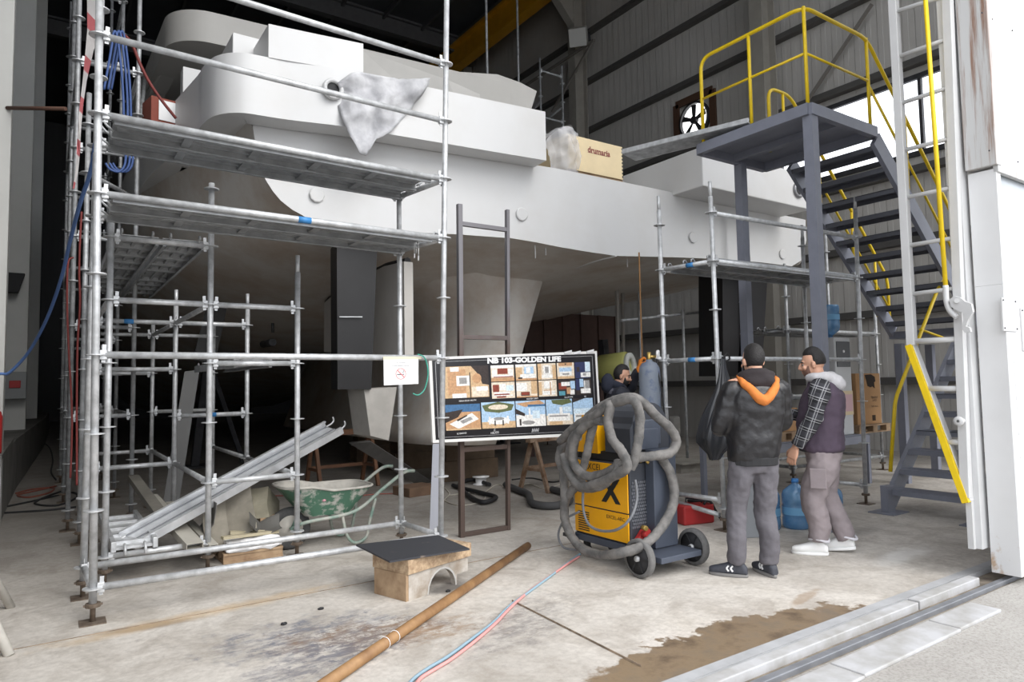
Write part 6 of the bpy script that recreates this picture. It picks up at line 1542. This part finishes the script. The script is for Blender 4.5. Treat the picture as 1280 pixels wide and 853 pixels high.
    def hair(s, parent, top=.012, front=.05, side=.0, m_=HAIR, nape=-.07):
        k = s.k; f = MB(); f.sm = True
        def g(u, v):
            a = 2*PI*u; t = PI*(v-.5); l, fo, z = math.cos(a)*math.cos(t), math.sin(a)*math.cos(t), math.sin(t)
            face = ss(-.15, .25, fo-side)*ss(.62, .40, z)
            low = ss(nape/.1, nape/.1-.25, z)
            r = 1.075-.22*face-.2*low+.012*noise.noise(V((l, fo, z))*9)
            return s.P(l*.075*r, -.010+fo*.094*r, .032+z*(.098*r+top*ss(0, 1, z)))
        f.grid(g, 40, 28, True); return f.build('hair', m_, parent)
    def beard(s, parent, m_=HAIR):
        k = s.k; f = MB(); f.sm = True
        def g(u, v):
            a = 2*PI*u; t = PI*(v-.5); l, fo, z = math.cos(a)*math.cos(t), math.sin(a)*math.cos(t), math.sin(t)
            zz = -.040+z*.088
            mouth = ss(.024, .014, abs(l*.064))*ss(-.05, -.056, zz)*ss(-.078, -.070, zz)*ss(.5, .7, fo)
            up = ss(-.050, -.030, zz)*ss(.062, .050, abs(l*.064)); back = ss(.1, -.1, fo)
            r = 1.07-.28*max(mouth, up, back)
            return s.P(l*.062*r, .028+fo*.066*r, zz)
        f.grid(g, 40, 30, True); return f.build('beard', m_, parent)
    def shoe(s, parent, ankle, dirn, name, up, sole, L=.29, pitch=0., marks=False):
        """ankle: world point on the ground under the ankle; dirn: toe direction"""
        d = V((dirn[0], dirn[1], 0)).normalized(); l = V((-d.y, d.x, 0)); a = V(ankle); pr = R(pitch); dz = V((0, 0, 1))
        d2 = d*math.cos(pr)-dz*math.sin(pr); u2 = dz*math.cos(pr)+d*math.sin(pr)
        o0 = a-d2*.08; 
        if pitch: o0 = a+dz*(L-.08)*math.sin(pr)*.8-d2*.08
        f = MB(); f.sm = True; rg = []
        for t, w_, h in ((0, .026, .045), (.03, .036, .085), (.07, .038, .10), (.12, .040, .088), (.17, .045, .066), (.22, .047, .05), (.26, .040, .04), (.285, .024, .03)):
            c = o0+d2*t+u2*(.022+h/2); rg.append(f.ring(c, l, u2, 18, w_, h/2+.006, 2.5))
        f.skin(rg); f.tube([o0+d2*.07+u2*.09, o0+d2*.065+u2*.135], .045, 16, rs=[.044, .040])
        sh = remeshed(f, name, up, parent, .007, 3)
        f = MB(); rg = []
        for z, e in ((0, .96), (.008, 1.0), (.026, 1.0)):
            pts = []
            for k in range(28):
                an = 2*PI*k/28; x = math.cos(an); y = math.sin(an)
                t = .1425+x*.148; w_ = .040+.009*math.cos((t-.20)*9)-.004
                pts.append(f.bm.verts.new(o0+d2*(.1425+x*.148*e)+l*math.copysign(abs(y)**.75, y)*w_*e+u2*z))
            rg.append(pts)
        f.sm = True; f.skin(rg); f.build('sole', sole, sh)
        if marks:
            for q in (0, 1):
                f = MB()
                for sg in (-1, 1):
                    c = o0+d2*(.105+q*.03)+l*sg*.043
                    f.bar(c+u2*.045-d2*.004, c+u2*.066+d2*.012, .009, .012, side=l); f.bar(c+u2*.087-d2*.004, c+u2*.066+d2*.012, .009, .012, side=l)
                f.build('chevron', WHITE, sh)
        return sh
def person(name, label, B): return thing('person', label, 'person', B.b)
# ================= man in the black jacket, seen from behind
mL, mR = gnd(917, 722), gnd(955, 725)
cen = (mL+mR)/2; cen = cen+V((.085, .03, 0))
B = Body(cen, 30, 1.80)
p1 = person('person', 'person standing with back to the camera, black jacket and orange-lined hood, grey jeans', B)
hipL, hipR = (.095, 0, .90), (-.095, 0, .90)
kL, kR = (.115, .03, .48), (-.105, .02, .48); aL, aR = (.125, -.01, .09), (-.125, -.02, .09)
shL, shR = (.185, -.01, 1.43), (-.185, -.01, 1.43)
eL, eR = (.262, .02, 1.13), (-.255, .06, 1.14)
wL, wR = (.10, .26, 1.14), (-.08, .29, 1.18)
f = MB()
B.loft(f, [(.84, .12, .09), (.92, .155, .105), (1.08, .135, .095), (1.25, .155, .105), (1.38, .165, .1), (1.45, .11, .075), (1.49, .06, .06)])
for s_, h_, k_, a_ in ((1, hipL, kL, aL), (-1, hipR, kR, aR)): B.limb(f, [h_, k_, a_, (a_[0], a_[1]+.01, .06)], [.085, .055, .034, .028])
for sh, e, w_ in ((shL, eL, wL), (shR, eR, wR)): B.limb(f, [(sh[0]*.8, sh[1], sh[2]), sh, e, w_], [.05, .052, .04, .028])
B.head(f, (0.0, .035, 1.625), 6, -8)
B.hand(f, B.T(*wL), B.T(*wL)-B.T(*eL)+B.f*.08, V((0, 0, -1))-B.l*.6, B.f+V((0, 0, .6)), .8); B.hand(f, B.T(*wR), B.T(*wR)-B.T(*eR)+B.f*.08, V((0, 0, -1))+B.l*.6, B.f+V((0, 0, .6)), .8)
remeshed(f, 'body', SKIN, p1, .0065, 2)
B.face(p1); B.hair(p1, .006, side=.12, nape=-.09); B.beard(p1)
JKT = mat('black_leather', hexc(34, 33, 35), .36, var=.25, vscale=6, bump=.25, bscale=22)
JEAN = mat('grey_jeans', hexc(96, 93, 98), .85, var=.12, vscale=5, bump=.12, bscale=60)
f = MB()
B.loft(f, [(.845, .175, .12), (.87, .185, .13), (.93, .20, .14), (1.1, .21, .145), (1.25, .22, .15, -.005), (1.36, .222, .145, -.012), (1.43, .19, .118, -.012), (1.475, .13, .09, -.01), (1.50, .085, .075, 0)])
for sh, e, w_ in ((shL, eL, wL), (shR, eR, wR)): B.limb(f, [(sh[0]*.72, sh[1], sh[2]-.02), (sh[0]*1.05, sh[1], sh[2]-.03), ((sh[0]+e[0])/2*1.03, (sh[1]+e[1])/2-.01, (sh[2]+e[2])/2), e, ((e[0]+w_[0])/2, (e[1]+w_[1])/2, (e[2]+w_[2])/2-.005), w_], [.075, .084, .076, .068, .062, .050])
remeshed(f, 'jacket', JKT, p1, .012, 4, (.012, 6), (.007, 17))
f = MB(); B.loft(f, [(.835, .178, .124), (.84, .184, .13), (.89, .186, .132), (.90, .18, .126)]); f.jitter(.003, 60); f.build('jacket_hem', mat('black_rib', (.02, .02, .022), .85), p1)
f = MB(); B.loft(f, [(.78, .14, .11), (.84, .165, .118), (.92, .165, .118)])
for h_, k_, a_ in ((hipL, kL, aL), (hipR, kR, aR)): B.limb(f, [(h_[0]*.95, h_[1], .88), (h_[0]*1.04, h_[1], .76), k_, (a_[0], a_[1]-.01, .28), (a_[0], a_[1], .10)], [.098, .098, .079, .074, .072])
remeshed(f, 'jeans', JEAN, p1, .012, 3, (.013, 11), (.005, 30))
f = MB(); B.blob(f, (0, -.075, 1.475), .125, .075, .075); B.limb(f, [(.09, .04, 1.50), (.11, -.04, 1.51), (0, -.09, 1.53), (-.11, -.04, 1.51), (-.09, .04, 1.50)], [.035, .042, .045, .042, .035])
remeshed(f, 'hood', mat('charcoal_hood', hexc(44, 38, 40), .9, bump=.2), p1, .011, 4, (.012, 14))
f = MB(); B.limb(f, [(.135, .0, 1.515), (.135, -.075, 1.475), (.095, -.135, 1.415), (.0, -.172, 1.33), (-.095, -.135, 1.41), (-.135, -.075, 1.475), (-.135, .0, 1.515)], [.014, .026, .034, .042, .034, .026, .014])
remeshed(f, 'hood_lining', mat('orange_lining', hexc(204, 120, 52), .8, bump=.2), p1, .009, 3, (.008, 20))
SHU = mat('dark_grey_trainer', hexc(62, 64, 72), .7, var=.15, vscale=20); SHS = mat('grey_sole', hexc(120, 118, 116), .7)
toL = B.f*.55+B.l*.9
B.shoe(p1, B.T(aL[0], aL[1], 0)*1.0-V((0, 0, 0)), toL, 'shoe', SHU, SHS, marks=True); B.shoe(p1, B.T(aR[0], aR[1], 0), B.f*1.+B.l*.15, 'shoe', SHU, SHS, marks=True)
for o in p1.children_recursive:                       # he leans slightly to his right
    for v in o.data.vertices: v.co += rt0*(.075*max(0, v.co.z-.08)/1.4)
# ================= man in the plaid sleeves and vest, facing left
c2 = (gnd(1022, 697)+gnd(1056, 690))/2+V((.02, .04, 0))
B = Body(c2, -26, 1.78)
p2 = person('person', 'person in a plum vest with plaid sleeves and white trainers, facing left', B)
hipL, hipR = (.095, .0, .90), (-.095, .0, .90); kL, kR = (.10, .09, .49), (-.10, .02, .49); aL, aR = (.10, .07, .09), (-.09, -.13, .11)
shL, shR = (.20, -.01, 1.43), (-.20, -.01, 1.43); eL, eR = (.265, .05, 1.14), (-.26, .08, 1.16); wL, wR = (.255, .195, .915), (-.12, .30, 1.18)
f = MB()
B.loft(f, [(.84, .12, .09), (.92, .155, .11), (1.08, .14, .11), (1.25, .155, .11), (1.38, .165, .1), (1.45, .11, .075), (1.49, .06, .06)])
for h_, k_, a_ in ((hipL, kL, aL), (hipR, kR, aR)): B.limb(f, [h_, k_, a_, (a_[0], a_[1]+.01, a_[2]-.03)], [.085, .055, .034, .028])
for sh, e, w_ in ((shL, eL, wL), (shR, eR, wR)): B.limb(f, [(sh[0]*.8, sh[1], sh[2]), sh, e, w_], [.05, .052, .042, .029])
B.head(f, (0.0, .055, 1.625), 4, -6)
B.hand(f, B.T(*wL), B.f*.35+V((0, 0, -1)), -B.l*.8-B.f*.3, B.f+V((0, 0, -.1)), .55, 1.05); B.hand(f, B.T(*wR), B.T(*wR)-B.T(*eR)+B.f*.1, V((0, 0, -1))+B.l*.5, B.f+V((0, 0, .5)), .7)
remeshed(f, 'body', SKIN, p2, .0062, 2)
B.face(p2); B.hair(p2, .022, side=-.02, nape=-.03); B.beard(p2, mat('stubble', hexc(112, 82, 70), .8))
VEST = mat('plum_fleece_vest', hexc(74, 62, 76), .85, var=.12, vscale=7, bump=.1, bscale=80)
f = MB(); B.loft(f, [(.875, .205, .17, .015), (.89, .215, .185, .015), (1.0, .215, .19, .02), (1.15, .215, .192, .012), (1.28, .22, .18, -.008), (1.37, .215, .16, -.018), (1.43, .175, .12, -.012), (1.48, .11, .09, .0), (1.52, .085, .08, .015)])
remeshed(f, 'vest', VEST, p2, .012, 4, (.014, 8), (.005, 24))
f = MB(); B.loft(f, [(.873, .203, .168, .015), (.88, .212, .18, .015), (.892, .215, .185, .015)]); f.build('vest_hem', mat('dark_trim', (.03, .027, .032), .8), p2)
PL = Nodes('plaid_flannel', .9); o_ = PL.xyz(PL.map((1, 1, 1), (0, 0, 0), (R(-20), 0, 0), PL.map((1, 1, 1), (0, 0, 0), (0, 0, R(-26)))))
def lines(ax, per, wd_, off=0.): return PL.math('LESS_THAN', PL.math('FRACT', PL.math('ADD', PL.math('MULTIPLY', o_[ax], 1/per), off)), wd_)
hz = PL.math('ADD', lines(2, .09, .07), lines(2, .09, .05, .22)); vz = PL.math('ADD', lines(1, .075, .07, .2), lines(1, .075, .05, .45))
dk = PL.math('MULTIPLY', PL.math('ADD', lines(2, .085, .5, .2), lines(1, .075, .5, .5)), .5)
cc = PL.mix(dk, hexc(30, 30, 34), hexc(66, 66, 72)); cc = PL.mix(PL.math('MULTIPLY', PL.math('MINIMUM', PL.math('ADD', hz, vz), 1.), .7), cc, hexc(176, 176, 178)); PL.color(cc)
for nm, sh, e, w_ in (('sleeve', shL, eL, wL), ('sleeve', shR, eR, wR)):
    f = MB(); B.limb(f, [(sh[0]*.5, sh[1], sh[2]-.01), (sh[0]*.85, sh[1], sh[2]-.005), (sh[0]*1.1, sh[1], sh[2]-.06), ((sh[0]+e[0])/2+.01, (sh[1]+e[1])/2-.012, (sh[2]+e[2])/2), e, ((e[0]+w_[0])/2, (e[1]+w_[1])/2-.0, (e[2]+w_[2])/2), (lerp(e[0], w_[0], .93), lerp(e[1], w_[1], .93), lerp(e[2], w_[2], .93))], [.07, .086, .088, .076, .066, .060, .052])
    remeshed(f, nm, PL.m, p2, .010, 3, (.012, 12), (.004, 30))
f = MB(); B.limb(f, [(.06, .10, 1.50), (.105, .03, 1.515), (.07, -.07, 1.51), (0, -.10, 1.505), (-.07, -.07, 1.51), (-.105, .03, 1.515), (-.06, .10, 1.50)], [.026, .042, .048, .05, .048, .042, .026]); B.blob(f, (0, -.115, 1.465), .095, .07, .07); B.blob(f, (.0, -.16, 1.44), .06, .05, .05)
remeshed(f, 'hood', mat('heather_grey_hood', hexc(192, 190, 192), .95, var=.08, vscale=30), p2, .010, 4, (.012, 13))
CARGO = mat('warm_grey_trousers', hexc(140, 130, 132), .85, var=.1, vscale=5, bump=.1, bscale=50)
f = MB(); B.loft(f, [(.78, .16, .14), (.84, .185, .155, .0), (.92, .19, .16, .01), (.96, .185, .155, .01)])
for h_, k_, a_ in ((hipL, kL, aL), (hipR, kR, aR)): B.limb(f, [(h_[0]*.95, h_[1], .88), (h_[0]*1.06, h_[1]+.01, .74), k_, (a_[0], (a_[1]+k_[1])/2-.02, .28), (a_[0], a_[1]-.01, .12)], [.125, .13, .108, .094, .08])
remeshed(f, 'trousers', CARGO, p2, .012, 3, (.015, 10), (.006, 26))
f = MB(); c = B.T(.222, .03, .66); f.obox(c, B.l*.012, B.f*.065, V((0, 0, .085)), .008); f.jitter(.004, 20); f.build('cargo_pocket', CARGO, p2)
for a_ in (aL, aR):
    f = MB(); f.tube([B.T(a_[0]+.078*math.cos(t), a_[1]-.012+.078*math.sin(t), .135+.012*math.sin(t*2+1)) for t in [k*PI/10 for k in range(20)]], .011, 8, True); f.jitter(.006, 30); f.build('turned_cuff', mat('pale_cuff', hexc(200, 198, 204), .9), p2)
WSH = mat('white_trainer', (.82, .82, .81), .5)
B.shoe(p2, B.T(aL[0], aL[1], 0), B.f+B.l*.15, 'shoe', WSH, WSH); B.shoe(p2, B.T(aR[0], aR[1], 0), B.f-B.l*.1, 'shoe', WSH, WSH, pitch=8)
# ================= bearded man half hidden behind the welder
c3 = at_d(776, 600, 7.85); 
B = Body((c3.x, c3.y), 122, 1.74)
p3 = person('person', 'bearded person half hidden behind the welder, dark hood, arm raised in an orange glove', B)
hipL, hipR = (.095, 0, .90), (-.095, 0, .90); kL, kR = (.11, .04, .48), (-.11, .0, .48); aL, aR = (.11, .0, .09), (-.11, -.05, .09)
shL, shR = (.19, .0, 1.43), (-.20, .0, 1.41); eR, wR = (-.27, .05, 1.12), (-.2, .26, 1.05)
tgt = at_d(799, 452, 7.85); dl = tgt-B.b; wL = (dl.dot(B.l)/B.k, dl.dot(B.f)/B.k, (dl.z-.07)/B.k); eL = ((shL[0]+wL[0])/2+.06, (shL[1]+wL[1])/2+.03, (shL[2]+wL[2])/2-.13)
f = MB()
B.loft(f, [(.84, .12, .09), (.92, .155, .105), (1.08, .135, .095), (1.25, .155, .105), (1.38, .165, .1), (1.45, .11, .075), (1.49, .06, .06)])
for h_, k_, a_ in ((hipL, kL, aL), (hipR, kR, aR)): B.limb(f, [h_, k_, a_, (a_[0], a_[1]+.01, .06)], [.085, .055, .034, .028])
for sh, e, w_ in ((shL, eL, wL), (shR, eR, wR)): B.limb(f, [(sh[0]*.8, sh[1], sh[2]), sh, e, w_], [.05, .052, .04, .028])
B.head(f, (0, .05, 1.60), -14, -10)
B.hand(f, B.T(*wR), B.T(*wR)-B.T(*eR), B.l, V((0, 0, 1)), .7)
B.hand(f, B.T(*wL), V((0, 0, 1))+B.f*.2, B.f, B.l*-1., 1.5)
remeshed(f, 'body', SKIN, p3, .0065, 2)
B.face(p3); B.hair(p3, .012, side=.05); B.beard(p3)
NAVY = mat('navy_work_jacket', hexc(42, 44, 54), .8, var=.15, vscale=6, bump=.2)
f = MB(); B.loft(f, [(.84, .185, .135), (1.0, .205, .14), (1.2, .22, .145), (1.35, .225, .14), (1.43, .20, .12), (1.48, .12, .09), (1.51, .08, .075)])
for sh, e, w_ in ((shL, eL, wL), (shR, eR, wR)): B.limb(f, [(sh[0]*.72, sh[1], sh[2]-.02), (sh[0], sh[1], sh[2]-.02), e, (lerp(e[0], w_[0], .9), lerp(e[1], w_[1], .9), lerp(e[2], w_[2], .9))], [.075, .083, .070, .05])
remeshed(f, 'jacket', NAVY, p3, .012, 4, (.018, 9))
f = MB(); B.loft(f, [(1.40, .17, .125, -.01), (1.44, .15, .12, -.015), (1.49, .105, .095, -.01)]); f.jitter(.004, 20); f.build('grey_shoulder', mat('slate_grey_jacket', hexc(92, 92, 102), .8, bump=.2), p3)
f = MB(); B.blob(f, (-.02, -.13, 1.52), .105, .075, .12); B.limb(f, [(.07, .06, 1.47), (.105, -.02, 1.5), (0, -.11, 1.52), (-.105, -.02, 1.5), (-.07, .06, 1.47)], [.03, .045, .055, .045, .03])
remeshed(f, 'hood', mat('blue_black_hood', hexc(36, 40, 54), .9, bump=.2), p3, .011, 4, (.014, 12))
f = MB(); B.loft(f, [(.78, .14, .11), (.84, .165, .118), (.92, .165, .118)])
for h_, k_, a_ in ((hipL, kL, aL), (hipR, kR, aR)): B.limb(f, [(h_[0], h_[1], .88), (h_[0]*1.05, h_[1], .76), k_, (a_[0], a_[1], .10)], [.098, .098, .078, .07])
remeshed(f, 'trousers', mat('dark_work_trousers', (.04, .042, .05), .85), p3, .013, 3, (.012, 11))
f = MB(); B.hand(f, B.T(*wL), V((0, 0, 1))+B.f*.2, B.f, B.l*-1., 1.5, 1.05, .0035); f.tube([B.T(*wL)-V((0, 0, .06)), B.T(*wL)+V((0, 0, .01))], .035, 12)
remeshed(f, 'work_glove', mat('orange_glove', hexc(224, 132, 44), .7), p3, .006, 2)
for a_ in (aL, aR): B.shoe(p3, B.T(a_[0], a_[1], 0), B.f, 'shoe', BLACK, BLACK)
# the bronze hoist chain he is holding
wp = B.T(*wL)+V((0, 0, .085))+B.f*.035
tube_thing('hoist_cable', 'thin bronze cable hanging from above into the orange glove', 'cable', [V((wp.x, wp.y, 3.0)), V((wp.x, wp.y, 2.2)), wp, V((wp.x-.03, wp.y-.02, 1.3)), V((wp.x-.12, wp.y, .9))], .010, mat('bronze_cable', hexc(140, 104, 66), .5, .3), 6)
# ------------------------------------------------------------------ drop the prototypes the copies were made from
for pr in (PL25, PL20):
    for ch in list(pr.children): bpy.data.objects.remove(ch)
    bpy.data.objects.remove(pr)
for pr in (ROS, HEAD, JACK): bpy.data.objects.remove(pr)
